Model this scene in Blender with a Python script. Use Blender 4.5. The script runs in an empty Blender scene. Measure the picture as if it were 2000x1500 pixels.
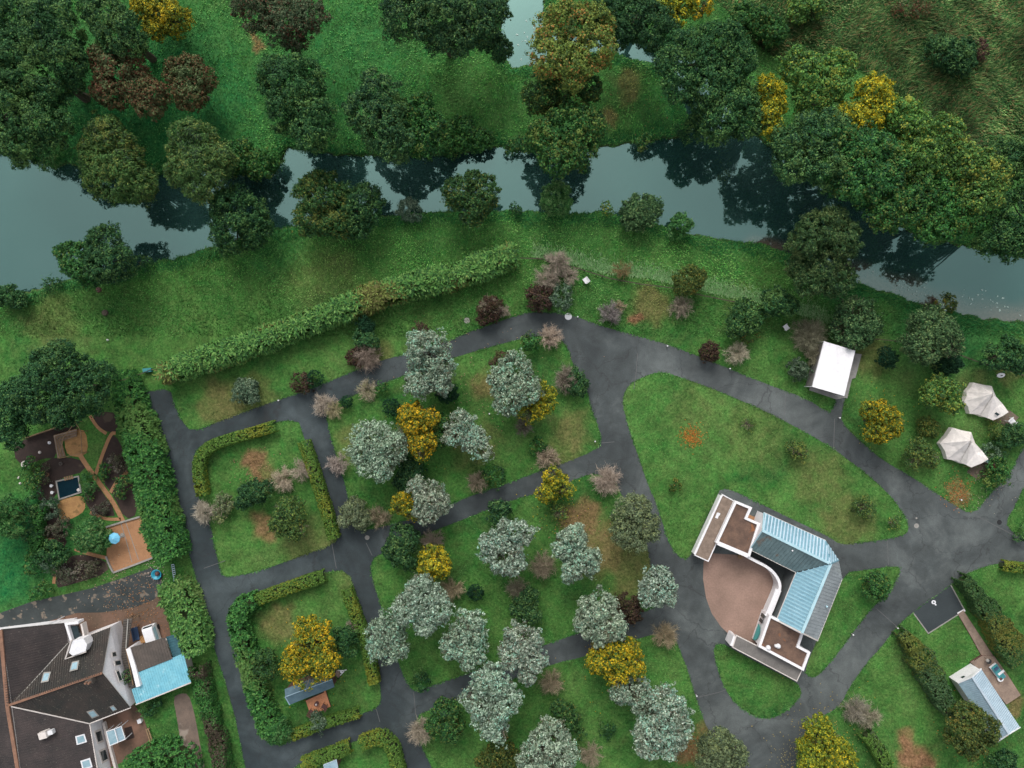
import bpy, math, random
import numpy as np
from mathutils import Vector
from mathutils.geometry import delaunay_2d_cdt

# ------------------------------------------------------------------ camera, sky, sun, exposure
SC = bpy.context.scene
COL = SC.collection
S, H = 0.065, 100.0           # metres per photo pixel on the ground, height of the drone
cam = bpy.data.cameras.new('camera'); cam_o = bpy.data.objects.new('camera', cam); COL.objects.link(cam_o)
cam_o.location = (0, 0, H); cam_o.rotation_euler = (0, 0, 0)
cam.sensor_width = 36; cam.angle = 2*math.atan(1000*S/H); cam.clip_end = 3000; cam.clip_start = 1
SC.camera = cam_o
SUN_AZ, SUN_EL = math.radians(-10), math.radians(48)      # azimuth clockwise from +Y
world = bpy.data.worlds.new('World'); SC.world = world; world.use_nodes = True
wn = world.node_tree; bgn = wn.nodes['Background']
sky = wn.nodes.new('ShaderNodeTexSky'); sky.sky_type = 'NISHITA'; sky.sun_disc = False
sky.sun_elevation = SUN_EL; sky.sun_rotation = SUN_AZ; sky.dust_density = 3.0; sky.air_density = 1.0
hs = wn.nodes.new('ShaderNodeHueSaturation'); hs.inputs['Saturation'].default_value = 0.22
wn.links.new(sky.outputs[0], hs.inputs['Color']); wn.links.new(hs.outputs[0], bgn.inputs['Color'])
bgn.inputs['Strength'].default_value = 0.15
sl = bpy.data.lights.new('sun', 'SUN'); sl.energy = 1.1; sl.angle = math.radians(28); sl.color = (1.0, 0.96, 0.9)
so = bpy.data.objects.new('sun', sl); COL.objects.link(so)
sv = Vector((math.cos(SUN_EL)*math.sin(SUN_AZ), math.cos(SUN_EL)*math.cos(SUN_AZ), math.sin(SUN_EL)))
so.rotation_euler = sv.to_track_quat('Z', 'Y').to_euler(); so.location = (0, 0, 60)
vs = SC.view_settings; SC.display_settings.display_device = 'sRGB'
vs.view_transform = 'Standard'; vs.look = 'None'; vs.gamma = 1; vs.exposure = 0.47
SC.cycles.max_bounces = 5; SC.cycles.diffuse_bounces = 3; SC.cycles.glossy_bounces = 3
SC.cycles.transmission_bounces = 3; SC.cycles.use_denoising = True

# ------------------------------------------------------------------ helpers
def W(px, py, z=0.0):
    k = S*(H-z)/H
    return Vector(((px-1000)*k, (750-py)*k, z))
def onplane(px, py, pl, lift=0.0):
    """where the sight line of a photo pixel meets a plane (point, normal)"""
    p0, n = pl
    a = Vector(((px-1000)*S/H, (750-py)*S/H, 0)); c = Vector((0, 0, H))
    d = a*H - c
    t = (p0-c).dot(n)/d.dot(n)
    return c + d*t + n*lift
def plane3(a, b, c):
    n = (b-a).cross(c-a).normalized()
    if n.z < 0: n = -n
    return (a, n)
def tag(o, label=None, cat=None, group=None, kind=None):
    if label: o['label'] = label
    if cat: o['category'] = cat
    if group: o['group'] = group
    if kind: o['kind'] = kind
    return o
def empty(name, loc, rz=0):
    o = bpy.data.objects.new(name, None); COL.objects.link(o); o.location = loc; o.rotation_euler[2] = rz
    o.empty_display_size = 0.3
    return o
def link(name, me, parent=None):
    o = bpy.data.objects.new(name, me); COL.objects.link(o)
    if parent: o.parent = parent; o.matrix_parent_inverse = parent.matrix_basis.inverted()
    return o
class MB:
    def __init__(s): s.v = []; s.f = []; s.m = []; s.mats = []
    def mi(s, mat):
        if mat not in s.mats: s.mats.append(mat)
        return s.mats.index(mat)
    def face(s, pts, mat):
        b = len(s.v); s.v += [tuple(p) for p in pts]; s.f.append(tuple(range(b, b+len(pts)))); s.m.append(s.mi(mat))
    def prism(s, poly, z0, z1, mat, side=None, bottom=True):
        """poly: xy points; top face + sides"""
        a = sum(poly[i][0]*poly[(i+1) % len(poly)][1]-poly[(i+1) % len(poly)][0]*poly[i][1] for i in range(len(poly)))
        if a < 0: poly = poly[::-1]
        n = len(poly); side = side or mat
        s.face([(p[0], p[1], z1) for p in poly], mat)
        for i in range(n):
            p, q = poly[i], poly[(i+1) % n]
            s.face([(p[0], p[1], z0), (q[0], q[1], z0), (q[0], q[1], z1), (p[0], p[1], z1)], side)
        if bottom: s.face([(p[0], p[1], z0) for p in poly[::-1]], side)
    def bar(s, p, q, w, h, mat, up=Vector((0, 0, 1))):
        p, q = Vector(p), Vector(q); d = (q-p)
        if d.length < 1e-5: return
        d.normalize(); sd = d.cross(up)
        if sd.length < 1e-3: sd = d.cross(Vector((1, 0, 0)))
        sd.normalize(); u = sd.cross(d).normalized()
        c = [(-w/2, -h/2), (w/2, -h/2), (w/2, h/2), (-w/2, h/2)]
        A = [p+sd*x+u*y for x, y in c]; B = [q+sd*x+u*y for x, y in c]
        b = len(s.v); s.v += [tuple(x) for x in A+B]
        for f in [(3, 2, 1, 0), (4, 5, 6, 7), (0, 1, 5, 4), (1, 2, 6, 5), (2, 3, 7, 6), (3, 0, 4, 7)]:
            s.f.append(tuple(b+i for i in f)); s.m.append(s.mi(mat))
    def box(s, c, size, mat, rz=0):
        c = Vector(c); ca, sa = math.cos(rz), math.sin(rz)
        ax = Vector((ca, sa, 0))*size[0]/2
        s.bar(c-ax, c+ax, size[1], size[2], mat)
    def tube(s, pts, rad, mat, n=6, cap=True):
        pts = [Vector(p) for p in pts]; rings = []
        for i, p in enumerate(pts):
            d = (pts[min(i+1, len(pts)-1)]-pts[max(i-1, 0)]).normalized()
            a = d.cross(Vector((0, 0, 1)))
            if a.length < 1e-2: a = d.cross(Vector((0, 1, 0)))
            a.normalize(); b_ = d.cross(a)
            r = rad[i] if isinstance(rad, (list, tuple)) else rad
            base = len(s.v)
            s.v += [tuple(p+(a*math.cos(t)+b_*math.sin(t))*r) for t in [2*math.pi*k/n for k in range(n)]]
            rings.append(base)
        mi = s.mi(mat)
        for A, B in zip(rings, rings[1:]):
            for k in range(n):
                s.f.append((A+k, B+k, B+(k+1) % n, A+(k+1) % n)); s.m.append(mi)
        if cap:
            s.f.append(tuple(rings[-1]+k for k in range(n))); s.m.append(mi)
            s.f.append(tuple(rings[0]+k for k in reversed(range(n)))); s.m.append(mi)
    def lathe(s, c, prof, mat, n=24, a0=0, a1=2*math.pi):
        """prof: (radius, z) from bottom to top"""
        c = Vector(c); rings = []
        for r, z in prof:
            rings.append(len(s.v))
            s.v += [(c.x+r*math.cos(2*math.pi*k/n), c.y+r*math.sin(2*math.pi*k/n), c.z+z) for k in range(n)]
        mi = s.mi(mat)
        for A, B in zip(rings, rings[1:]):
            for k in range(n):
                s.f.append((A+k, A+(k+1) % n, B+(k+1) % n, B+k)); s.m.append(mi)
    def band(s, pts, w, z0, z1, mat, closed=False, cap=None):
        """a wall of width w along xy points"""
        P = [Vector((p[0], p[1])) for p in pts]; n = len(P); L = []; R = []
        for i in range(n):
            if closed: a, b = P[(i-1) % n], P[(i+1) % n]
            else: a, b = P[max(i-1, 0)], P[min(i+1, n-1)]
            d1 = (P[i]-a); d2 = (b-P[i])
            if d1.length < 1e-6: d1 = d2
            if d2.length < 1e-6: d2 = d1
            d1 = d1.normalized(); d2 = d2.normalized()
            n1 = Vector((-d1.y, d1.x)); n2 = Vector((-d2.y, d2.x)); m = (n1+n2).normalized()
            k = w/2/max(0.4, m.dot(n1))
            L.append(P[i]+m*k); R.append(P[i]-m*k)
        rng = range(n) if closed else range(n-1)
        cap = cap or mat
        for i in rng:
            j = (i+1) % n
            a, b, c, d = L[i], L[j], R[j], R[i]
            s.face([(d.x, d.y, z1), (c.x, c.y, z1), (b.x, b.y, z1), (a.x, a.y, z1)], cap)
            s.face([(b.x, b.y, z0), (a.x, a.y, z0), (a.x, a.y, z1), (b.x, b.y, z1)][::-1], mat)
            s.face([(d.x, d.y, z0), (c.x, c.y, z0), (c.x, c.y, z1), (d.x, d.y, z1)], mat)
        if not closed:
            for (a, d) in ((L[0], R[0]), (R[-1], L[-1])):
                s.face([(a.x, a.y, z0), (d.x, d.y, z0), (d.x, d.y, z1), (a.x, a.y, z1)], mat)
    def split(s, name, parent=None):
        """every connected piece becomes an object of its own"""
        par = list(range(len(s.v)))
        def find(i):
            while par[i] != i: par[i] = par[par[i]]; i = par[i]
            return i
        key = {}
        for i, v in enumerate(s.v):
            k = tuple(round(c, 4) for c in v)
            if k in key: par[find(i)] = find(key[k])
            else: key[k] = i
        for f in s.f:
            for i in f[1:]: par[find(i)] = find(f[0])
        g = {}
        for f, m in zip(s.f, s.m): g.setdefault(find(f[0]), []).append((f, m))
        out = []
        for fs in g.values():
            q = MB(); q.mats = s.mats; ix = {}
            for f, m in fs:
                for i in f:
                    if i not in ix: ix[i] = len(q.v); q.v.append(s.v[i])
                q.f.append(tuple(ix[i] for i in f)); q.m.append(m)
            out.append(q.build(name, parent))
        return out
    def build(s, name, parent=None, smooth=False):
        me = bpy.data.meshes.new(name); me.from_pydata(s.v, [], s.f)
        for m in s.mats: me.materials.append(m)
        me.polygons.foreach_set('material_index', s.m)
        if smooth: me.polygons.foreach_set('use_smooth', [True]*len(s.f))
        me.update()
        return link(name, me, parent)
def clip_line(poly, p, d):
    """parameter interval(s) of the line p+t*d inside the 2-D polygon"""
    ts = []
    n = len(poly)
    for i in range(n):
        a, b = poly[i], poly[(i+1) % n]; e = b-a
        den = d.x*e.y-d.y*e.x
        if abs(den) < 1e-9: continue
        w_ = a-p
        t = (w_.x*e.y-w_.y*e.x)/den; u = (w_.x*d.y-w_.y*d.x)/den
        if 0 <= u < 1: ts.append(t)
    ts.sort()
    return [(ts[i], ts[i+1]) for i in range(0, len(ts)-1, 2)]
def ribs(mb, poly3, run, spacing, w, h, mat, inset=0.03):
    """raised ribs on a planar roof face; run = 2-D direction of the ribs"""
    poly3 = [Vector(p) for p in poly3]; pl = plane3(poly3[0], poly3[1], poly3[2])
    P2 = [Vector((p.x, p.y)) for p in poly3]; d = Vector(run[:2]).normalized(); nrm = Vector((-d.y, d.x))
    ks = [p.dot(nrm) for p in P2]; k = min(ks)+spacing*0.5
    def up(v):
        n = pl[1]; return Vector((v.x, v.y, pl[0].z-((v.x-pl[0].x)*n.x+(v.y-pl[0].y)*n.y)/n.z))+n*h/2
    while k < max(ks):
        for t0, t1 in clip_line(P2, nrm*k, d):
            if t1-t0 > 0.15:
                mb.bar(up(nrm*k+d*(t0+inset)), up(nrm*k+d*(t1-inset)), w, h, mat, up=pl[1])
        k += spacing
def chaikin(p, it=2, closed=True):
    p = [tuple(q) for q in p]
    for _ in range(it):
        q = []; n = len(p)
        if not closed: q.append(p[0])
        for i in range(n if closed else n-1):
            a, b = p[i], p[(i+1) % n]
            q += [(a[0]*.75+b[0]*.25, a[1]*.75+b[1]*.25), (a[0]*.25+b[0]*.75, a[1]*.25+b[1]*.75)]
        if not closed: q.append(p[-1])
        p = q
    return p
def PW(poly, z=0.0): return [tuple(W(x, y, z)[:2]) for x, y in poly]
# raster masks in photo pixels, margin 300 px
MG = 300; MW, MH = 2000+2*MG, 1500+2*MG
def raster(poly, mask=None, val=True):
    if mask is None: mask = np.zeros((MH, MW), bool)
    P = np.array(poly, float)+MG; x0, y0 = P[:, 0], P[:, 1]; x1, y1 = np.roll(x0, -1), np.roll(y0, -1)
    for r in range(max(0, int(y0.min())), min(MH, int(y0.max())+2)):
        y = r+0.5; m = (y0 <= y) != (y1 <= y)
        if not m.any(): continue
        xs = np.sort(x0[m]+(y-y0[m])/(y1[m]-y0[m])*(x1[m]-x0[m]))
        for i in range(0, len(xs)-1, 2):
            mask[r, max(0, int(round(xs[i]))):max(0, int(round(xs[i+1])))] = val
    return mask
def look(mask, x, y):
    """mask value at world x, y arrays"""
    px = np.clip((x/S+1000+MG).astype(int), 0, MW-1); py = np.clip((750-y/S+MG).astype(int), 0, MH-1)
    return mask[py, px]

# ------------------------------------------------------------------ materials
def newmat(name):
    m = bpy.data.materials.new(name); m.use_nodes = True
    return m, m.node_tree, m.node_tree.nodes['Principled BSDF']
def noise(nt, scale, detail=4, rough=0.6, co=None, dist=0.0):
    n = nt.nodes.new('ShaderNodeTexNoise'); n.inputs['Scale'].default_value = scale
    n.inputs['Detail'].default_value = detail; n.inputs['Roughness'].default_value = rough
    n.inputs['Distortion'].default_value = dist
    if co is None:
        tc = nt.nodes.new('ShaderNodeTexCoord'); co = tc.outputs['Object']
    nt.links.new(co, n.inputs['Vector']); return n.outputs['Fac']
def ramp(nt, fac, stops):
    r = nt.nodes.new('ShaderNodeValToRGB'); e = r.color_ramp.elements
    while len(e) < len(stops): e.new(0.5)
    for i, (p, c) in enumerate(stops):
        e[i].position = p; e[i].color = tuple(c)+(1,) if len(c) == 3 else c
    nt.links.new(fac, r.inputs[0]); return r.outputs[0]
def mix(nt, fac, a, b, mode='MIX'):
    m = nt.nodes.new('ShaderNodeMix'); m.data_type = 'RGBA'; m.blend_type = mode
    for s_, v in ((m.inputs[0], fac), (m.inputs[6], a), (m.inputs[7], b)):
        if isinstance(v, (int, float)): s_.default_value = v
        elif isinstance(v, tuple): s_.default_value = v+(1,) if len(v) == 3 else v
        else: nt.links.new(v, s_)
    return m.outputs[2]
def gr(v): return (v, v, v)
def bump(nt, bsdf, h, dist, strength=1.0):
    b = nt.nodes.new('ShaderNodeBump'); b.inputs['Distance'].default_value = dist; b.inputs['Strength'].default_value = strength
    nt.links.new(h, b.inputs['Height']); nt.links.new(b.outputs[0], bsdf.inputs['Normal'])
def simple(name, c1, c2=None, scale=2.0, rough=0.7, metal=0.0, fine=None, bmp=0.0, spots=None):
    m, nt, b = newmat(name)
    b.inputs['Roughness'].default_value = rough; b.inputs['Metallic'].default_value = metal
    c2 = c2 or tuple(x*0.75 for x in c1)
    n = noise(nt, scale, 5, 0.65); col = ramp(nt, n, [(0.32, c2), (0.68, c1)])
    f = noise(nt, fine or scale*9, 3, 0.6)
    col = mix(nt, 0.5, col, ramp(nt, f, [(0.3, gr(0.62)), (0.7, gr(1.0))]), 'MULTIPLY')
    if spots:
        s_ = noise(nt, spots[0], 2, 0.5); col = mix(nt, ramp(nt, s_, [(spots[1], gr(0)), (spots[1]+0.05, gr(1))]), col, spots[2])
    nt.links.new(col, b.inputs['Base Color'])
    if bmp: bump(nt, b, f, bmp)
    return m
def attr_mat(name, rough=0.6, transl=0.2, spec=0.3):
    m, nt, b = newmat(name); a = nt.nodes.new('ShaderNodeAttribute'); a.attribute_name = 'Col'
    nt.links.new(a.outputs['Color'], b.inputs['Base Color']); b.inputs['Roughness'].default_value = rough
    b.inputs['Specular IOR Level'].default_value = spec
    if transl:
        t = nt.nodes.new('ShaderNodeBsdfTranslucent'); nt.links.new(a.outputs['Color'], t.inputs[0])
        mx = nt.nodes.new('ShaderNodeMixShader'); mx.inputs[0].default_value = transl
        nt.links.new(b.outputs[0], mx.inputs[1]); nt.links.new(t.outputs[0], mx.inputs[2])
        nt.links.new(mx.outputs[0], nt.nodes['Material Output'].inputs[0])
    return m
M = {}
M['leaf'] = attr_mat('leaves', 0.65, 0.25, 0.16)
M['blade'] = attr_mat('grass_blades', 0.65, 0.2, 0.2)
M['twig'] = attr_mat('twigs', 0.85, 0.0, 0.1)
M['bark'] = simple('bark', (.11, .085, .06), (.05, .04, .03), 3, 0.9)
M['paint'] = simple('white_render', (.90, .88, .89), (.80, .78, .80), 0.8, 0.55)
M['fascia'] = simple('cream_fascia', (.74, .68, .64), (.60, .54, .50), 1.2, 0.6)
M['glass'] = simple('dark_glass', (.015, .03, .035), (.03, .05, .055), 2, 0.12)
M['blueglass'] = simple('pale_glass', (.35, .50, .56), (.22, .36, .42), 2, 0.12)
M['rooftile'] = simple('brown_roof_tile', (.072, .055, .052), (.034, .030, .030), 0.5, 0.8, fine=7, bmp=0.05, spots=(6.5, .68, (.16, .15, .12)))
M['tileN'] = simple('mossy_roof_tile', (.060, .045, .038), (.024, .027, .024), 0.45, 0.8, fine=6, bmp=0.05, spots=(5.0, .66, (.17, .155, .115)))
M['ridge'] = simple('orange_ridge_tile', (.30, .16, .10), (.20, .105, .07), 1.5, 0.85, fine=5)
M['gravelroof'] = simple('brown_gravel_roof', (.19, .115, .08), (.095, .06, .047), 1.1, 0.95, fine=9, bmp=0.04, spots=(0.7, .64, (.24, .10, .045)))
M['chiproof'] = simple('grey_chipping_roof', (.30, .225, .175), (.18, .135, .105), 1.6, 0.95, fine=11, bmp=0.04, spots=(5, .7, (.36, .30, .26)))
M['feltroof'] = simple('grey_felt_roof', (.22, .205, .19), (.15, .14, .13), 0.7, 0.9, fine=6, spots=(.6, .68, (.09, .075, .06)))
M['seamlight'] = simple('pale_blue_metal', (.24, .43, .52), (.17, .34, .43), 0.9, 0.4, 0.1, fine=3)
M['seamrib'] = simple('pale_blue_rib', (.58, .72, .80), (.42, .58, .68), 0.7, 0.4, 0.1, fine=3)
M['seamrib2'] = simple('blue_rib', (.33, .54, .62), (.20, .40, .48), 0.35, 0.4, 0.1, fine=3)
M['seamdark'] = simple('shaded_weathered_metal', (.20, .285, .295), (.12, .18, .19), 0.5, 0.45, 0.3, fine=2.5, spots=(.55, .63, (.19, .17, .145)))  # darker twin of seamlight: slope's duller sky reflection in the colour, blotches are weathering
M['seamgrey'] = simple('grey_shaded_metal', (.42, .46, .48), (.30, .33, .35), 0.5, 0.45, 0.25, fine=3)  # grey twin of seamlight: this slope's sky reflection is painted into the base colour
M['ridgecap'] = simple('pale_ridge_cap', (.50, .72, .78), (.40, .62, .70), 1.0, 0.4, 0.1)
M['blueroof'] = simple('turquoise_sheet_roof', (.26, .60, .70), (.18, .50, .62), 0.8, 0.45, fine=3, spots=(.9, .68, (.35, .62, .70)))
M['tealroof'] = simple('dark_teal_sheet', (.055, .16, .19), (.035, .10, .125), 1.0, 0.4, fine=4)
M['brownsheet'] = simple('brown_sheet_roof', (.125, .10, .085), (.07, .06, .052), 0.6, 0.8, fine=4, spots=(4, .72, (.25, .2, .16)))
M['bluegrey'] = simple('blue_grey_felt', (.095, .165, .20), (.055, .11, .145), 1.2, 0.7, fine=5)
M['deckorange'] = simple('orange_decking', (.78, .34, .17), (.60, .25, .12), 1.5, 0.7, fine=6)
M['deckgrey'] = simple('weathered_decking', (.34, .25, .19), (.20, .145, .115), 1.2, 0.85, fine=7)
M['wood'] = simple('raw_timber', (.34, .22, .12), (.22, .14, .08), 2.5, 0.85)
M['darkwood'] = simple('brown_furniture_wood', (.16, .07, .06), (.09, .04, .035), 3, 0.7)
M['canvas'] = simple('cream_canvas', (.88, .82, .78), (.80, .74, .70), 0.5, 0.85, fine=2.5)
M['whiteroof'] = simple('white_sheet_roof', (.93, .91, .93), (.90, .88, .90), 0.3, 0.6, fine=1.5)
M['cabinrib'] = simple('dark_corrugation', (.30, .38, .45), (.22, .30, .36), .9, .5)
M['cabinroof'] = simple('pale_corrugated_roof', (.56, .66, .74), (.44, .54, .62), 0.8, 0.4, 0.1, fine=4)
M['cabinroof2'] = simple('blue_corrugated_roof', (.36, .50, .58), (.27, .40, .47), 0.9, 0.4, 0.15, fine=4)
M['darkpanel'] = simple('dark_grey_panel', (.13, .145, .145), (.09, .10, .10), 1, .6)
M['white'] = simple('white_plastic', (.84, .84, .86), (.74, .74, .76), 3, 0.4)
M['teal'] = simple('teal_plastic', (.06, .30, .32), (.04, .21, .23), 3, 0.4)
M['skyblue'] = simple('pale_blue_fabric', (.20, .58, .80), (.14, .46, .68), 2, 0.7)
M['cyan'] = simple('bright_blue_plastic', (.03, .38, .52), (.02, .28, .40), 3, .4)
M['navy'] = simple('slate_blue_plastic', (.05, .09, .17), (.035, .06, .12), 3, 0.4)
M['red'] = simple('red_cushion', (.28, .03, .02), (.18, .02, .015), 4, 0.7)
M['black'] = simple('black_plastic', (.012, .013, .014), (.02, .02, .02), 3, 0.5)
M['wicker'] = simple('wicker', (.48, .27, .11), (.32, .17, .07), 8, 0.9)
M['carpaint'] = simple('white_car_paint', (.85, .85, .87), (.8, .8, .83), 1, 0.15)
M['tyre'] = simple('tyre_rubber', (.02, .02, .02), None, 5, 0.9)
M['concrete'] = simple('pale_concrete', (.36, .34, .31), (.26, .25, .23), 2, 0.9)
M['teal_sign'] = simple('teal_panel_paint', (.08, .42, .40), (.06, .34, .33), 2, 0.5)
def ground_sheet(name, c1, c2, scale, fine, rough=0.95, c3=None, b=0.02):
    return simple(name, c1, c2, scale, rough, fine=fine, bmp=b, spots=(scale*0.6, .60, c3) if c3 else None)
M['soil'] = ground_sheet('dark_soil', (.055, .034, .028), (.03, .02, .017), 0.7, 6, c3=(.075, .055, .04))
M['ochre'] = ground_sheet('ochre_gravel', (.46, .24, .12), (.35, .18, .09), 0.8, 7, c3=(.37, .19, .10))
M['sand'] = ground_sheet('sandy_gravel', (.46, .26, .10), (.32, .17, .07), 1.2, 6, c3=(.22, .13, .05))
M['tan'] = ground_sheet('tan_gravel', (.22, .16, .125), (.13, .10, .08), 0.7, 8, c3=(.28, .23, .19))
M['patio'] = ground_sheet('brown_patio', (.20, .11, .075), (.11, .075, .05), 0.25, 4, c3=(.26, .145, .10))
M['terrace'] = ground_sheet('pink_resin_terrace', (.36, .235, .185), (.235, .155, .12), 0.22, 5)
M['pondwater_'] = simple('pond_water', (.004, .02, .032), (.006, .028, .04), 1, 0.3)

M['pondwater'] = M['pondwater_']; M['pondwater'].node_tree.nodes['Principled BSDF'].inputs['Specular IOR Level'].default_value = .05
# ------------------------------------------------------------------ outlines traced in photo pixels
RIVER = [(-3000, 620), (-1200, 600), (-300, 590), (-120, 578), (0, 572), (57, 572), (82, 561), (125, 549), (190, 535), (257, 521), (292, 515), (350, 504), (405, 485),
 (460, 470), (525, 448), (575, 442), (660, 435), (750, 423), (825, 416), (875, 414), (940, 413), (1000, 411), (1050, 414), (1125, 419), (1175, 414), (1205, 421),
 (1250, 432), (1295, 441), (1355, 459), (1425, 471), (1487, 477), (1532, 492), (1600, 520), (1662, 546), (1712, 566), (1762, 580), (1800, 596),
 (1850, 608), (1925, 624), (2000, 631), (2200, 660), (2600, 700), (4000, 760),
 (4000, 560), (2600, 540), (2200, 520), (2000, 498), (1900, 480), (1820, 462), (1740, 430), (1670, 385), (1600, 345), (1530, 300), (1480, 258),
 (1430, 200), (1400, 140), (1340, 95), (1290, 78), (1200, 66), (1100, 62), (1066, 40), (1064, 0), (1075, -80), (1110, -300), (1180, -900), (1240, -2200),
 (1120, -2200), (1060, -900), (1000, -300), (985, -80), (984, 0), (975, 60), (986, 118), (1000, 132), (1045, 127), (1100, 112), (1190, 100), (1232, 114), (1270, 120),
 (1300, 150), (1330, 195), (1348, 235), (1345, 256), (1312, 265), (1275, 268), (1237, 273), (1195, 281), (1130, 285), (1060, 292), (1000, 290), (970, 281), (915, 291), (868, 296), (820, 300),
 (740, 300), (660, 298), (610, 292), (575, 285), (556, 287), (548, 310), (530, 328), (480, 335), (420, 330), (360, 333), (300, 338), (220, 330), (165, 330), (130, 312),
 (100, 326), (75, 312), (40, 300), (0, 298), (-120, 300), (-300, 310), (-1200, 330), (-3000, 360)]
ROAD_OUT = [(270, 740), (280, 767), (332, 757), (342, 792), (355, 822), (375, 844), (430, 822), (500, 796), (562, 775), (650, 742), (690, 725), (750, 702), (790, 692), (875, 665),
 (925, 645), (1000, 619), (1032, 609), (1100, 611), (1137, 622), (1175, 637), (1250, 657), (1312, 675), (1362, 695), (1425, 720), (1500, 751), (1575, 778), (1618, 806), (1628, 795), (1634, 772), (1653, 768),
 (1646, 800), (1642, 823), (1675, 857), (1725, 900), (1775, 927), (1812, 952), (1870, 990), (1893, 1003), (1912, 992), (1935, 962), (1970, 930), (2000, 868), (2050, 790), (2130, 660), (2230, 500), (2290, 520), (2190, 680), (2110, 830), (2040, 920),
 (2000, 948), (1985, 985), (1963, 1020), (1978, 1040), (2000, 1052), (2060, 1060), (2290, 1075), (2290, 1118), (2060, 1104), (2000, 1099), (1945, 1100), (1900, 1115), (1870, 1130), (1857, 1143),
 (1783, 1196), (1750, 1225), (1725, 1260), (1697, 1290), (1670, 1326), (1655, 1350), (1645, 1372), (1625, 1390), (1603, 1400), (1577, 1425), (1563, 1450), (1553, 1500), (1547, 1600), (1545, 1780),
 (560, 1790), (505, 1600), (478, 1500), (462, 1412), (445, 1350), (425, 1287), (405, 1225), (392, 1162), (380, 1120), (360, 1050), (350, 1000), (327, 925), (312, 875), (295, 815), (283, 768)]
LAWN = [
 [(500, 833), (582, 817), (592, 850), (607, 890), (625, 940), (641, 990), (660, 1045), (655, 1061), (612, 1077), (550, 1100), (500, 1117), (443, 1128), (433, 1120), (422, 1080), (412, 1025), (398, 985), (387, 970), (380, 937), (376, 912), (379, 890), (386, 876), (400, 866), (437, 852)],
 [(446, 1205), (452, 1188), (465, 1178), (500, 1164), (570, 1140), (635, 1117), (680, 1114), (695, 1162), (707, 1225), (735, 1287), (742, 1337), (745, 1370), (732, 1385), (700, 1396), (625, 1425), (562, 1447), (550, 1457), (520, 1450), (500, 1420), (475, 1325), (457, 1250)],
 [(572, 1500), (605, 1480), (675, 1455), (737, 1431), (757, 1435), (772, 1457), (787, 1500), (815, 1600), (840, 1700), (600, 1700), (565, 1560)],
 [(637, 811), (650, 790), (700, 768), (760, 745), (830, 718), (890, 697), (1000, 666), (1050, 655), (1094, 660), (1110, 683), (1118, 710), (1135, 735), (1147, 765), (1155, 800), (1170, 837), (1175, 862), (1162, 880), (1100, 905), (1050, 921), (1000, 941), (937, 962), (887, 981), (840, 998), (780, 1020), (715, 1036), (690, 1030), (686, 1000), (672, 935), (650, 867), (642, 832)],
 [(726, 1092), (750, 1079), (800, 1055), (860, 1032), (937, 1002), (1000, 977), (1062, 960), (1125, 936), (1155, 925), (1195, 930), (1212, 962), (1235, 1010), (1262, 1060), (1267, 1090), (1275, 1130), (1290, 1165), (1285, 1185), (1250, 1195), (1230, 1201), (1170, 1222), (1120, 1240), (1067, 1258), (1000, 1285), (900, 1320), (825, 1345), (807, 1352), (790, 1322), (780, 1300), (747, 1190), (735, 1155), (725, 1120)],
 [(812, 1398), (845, 1385), (890, 1370), (980, 1335), (1075, 1298), (1137, 1284), (1237, 1250), (1280, 1238), (1315, 1240), (1327, 1270), (1342, 1305), (1355, 1350), (1367, 1387), (1382, 1425), (1410, 1470), (1438, 1500), (1465, 1600), (1480, 1700), (920, 1700), (860, 1540), (835, 1480), (815, 1440)],
 [(1280, 727), (1307, 730), (1370, 751), (1435, 777), (1500, 806), (1550, 832), (1600, 860), (1625, 875), (1675, 912), (1712, 942), (1745, 975), (1765, 1005), (1775, 1028), (1772, 1040), (1760, 1047), (1725, 1054), (1680, 1060), (1640, 1064), (1618, 1047), (1560, 1020), (1500, 991), (1440, 961), (1408, 952), (1398, 975), (1370, 1030), (1352, 1080), (1342, 1091), (1330, 1090), (1312, 1072), (1295, 1025), (1282, 982), (1265, 945), (1250, 900), (1235, 857), (1220, 807), (1216, 782), (1221, 763), (1236, 745)],
 [(1645, 1119), (1700, 1112), (1748, 1105), (1760, 1111), (1750, 1132), (1740, 1155), (1717, 1175), (1700, 1190), (1662, 1240), (1637, 1275), (1612, 1305), (1595, 1322), (1580, 1322), (1571, 1312), (1590, 1262), (1618, 1200)],
 [(1392, 1262), (1412, 1256), (1430, 1268), (1500, 1305), (1555, 1332), (1562, 1342), (1566, 1356), (1550, 1376), (1525, 1396), (1500, 1404), (1475, 1400), (1440, 1378), (1415, 1345), (1400, 1300)],
]
LAWN_S = [chaikin(p, 1) for p in LAWN]; ROAD_S = chaikin(ROAD_OUT, 1); RIVER_S = RIVER
river_m = raster(RIVER_S); paved_m = raster(ROAD_S)
for p in LAWN_S: raster(p, paved_m, False)
TERRACE = [(1383, 1080), (1460, 1085), (1492, 1102), (1512, 1118), (1521, 1135), (1522, 1150), (1514, 1178), (1500, 1205), (1492, 1225), (1478, 1262), (1440, 1250), (1428, 1243), (1408, 1224), (1390, 1198), (1379, 1168), (1373, 1130), (1374, 1098)]
COURT = [(1459, 1084), (1560, 1112), (1560, 1125), (1520, 1212), (1495, 1212), (1510, 1180), (1521, 1150), (1518, 1132), (1505, 1115), (1485, 1100)]
HOUSEYARD = [(-60, 1262), (60, 1218), (150, 1196), (205, 1194), (262, 1186), (300, 1170), (312, 1160), (326, 1195), (335, 1250), (300, 1330), (120, 1400), (-60, 1400)]
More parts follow.
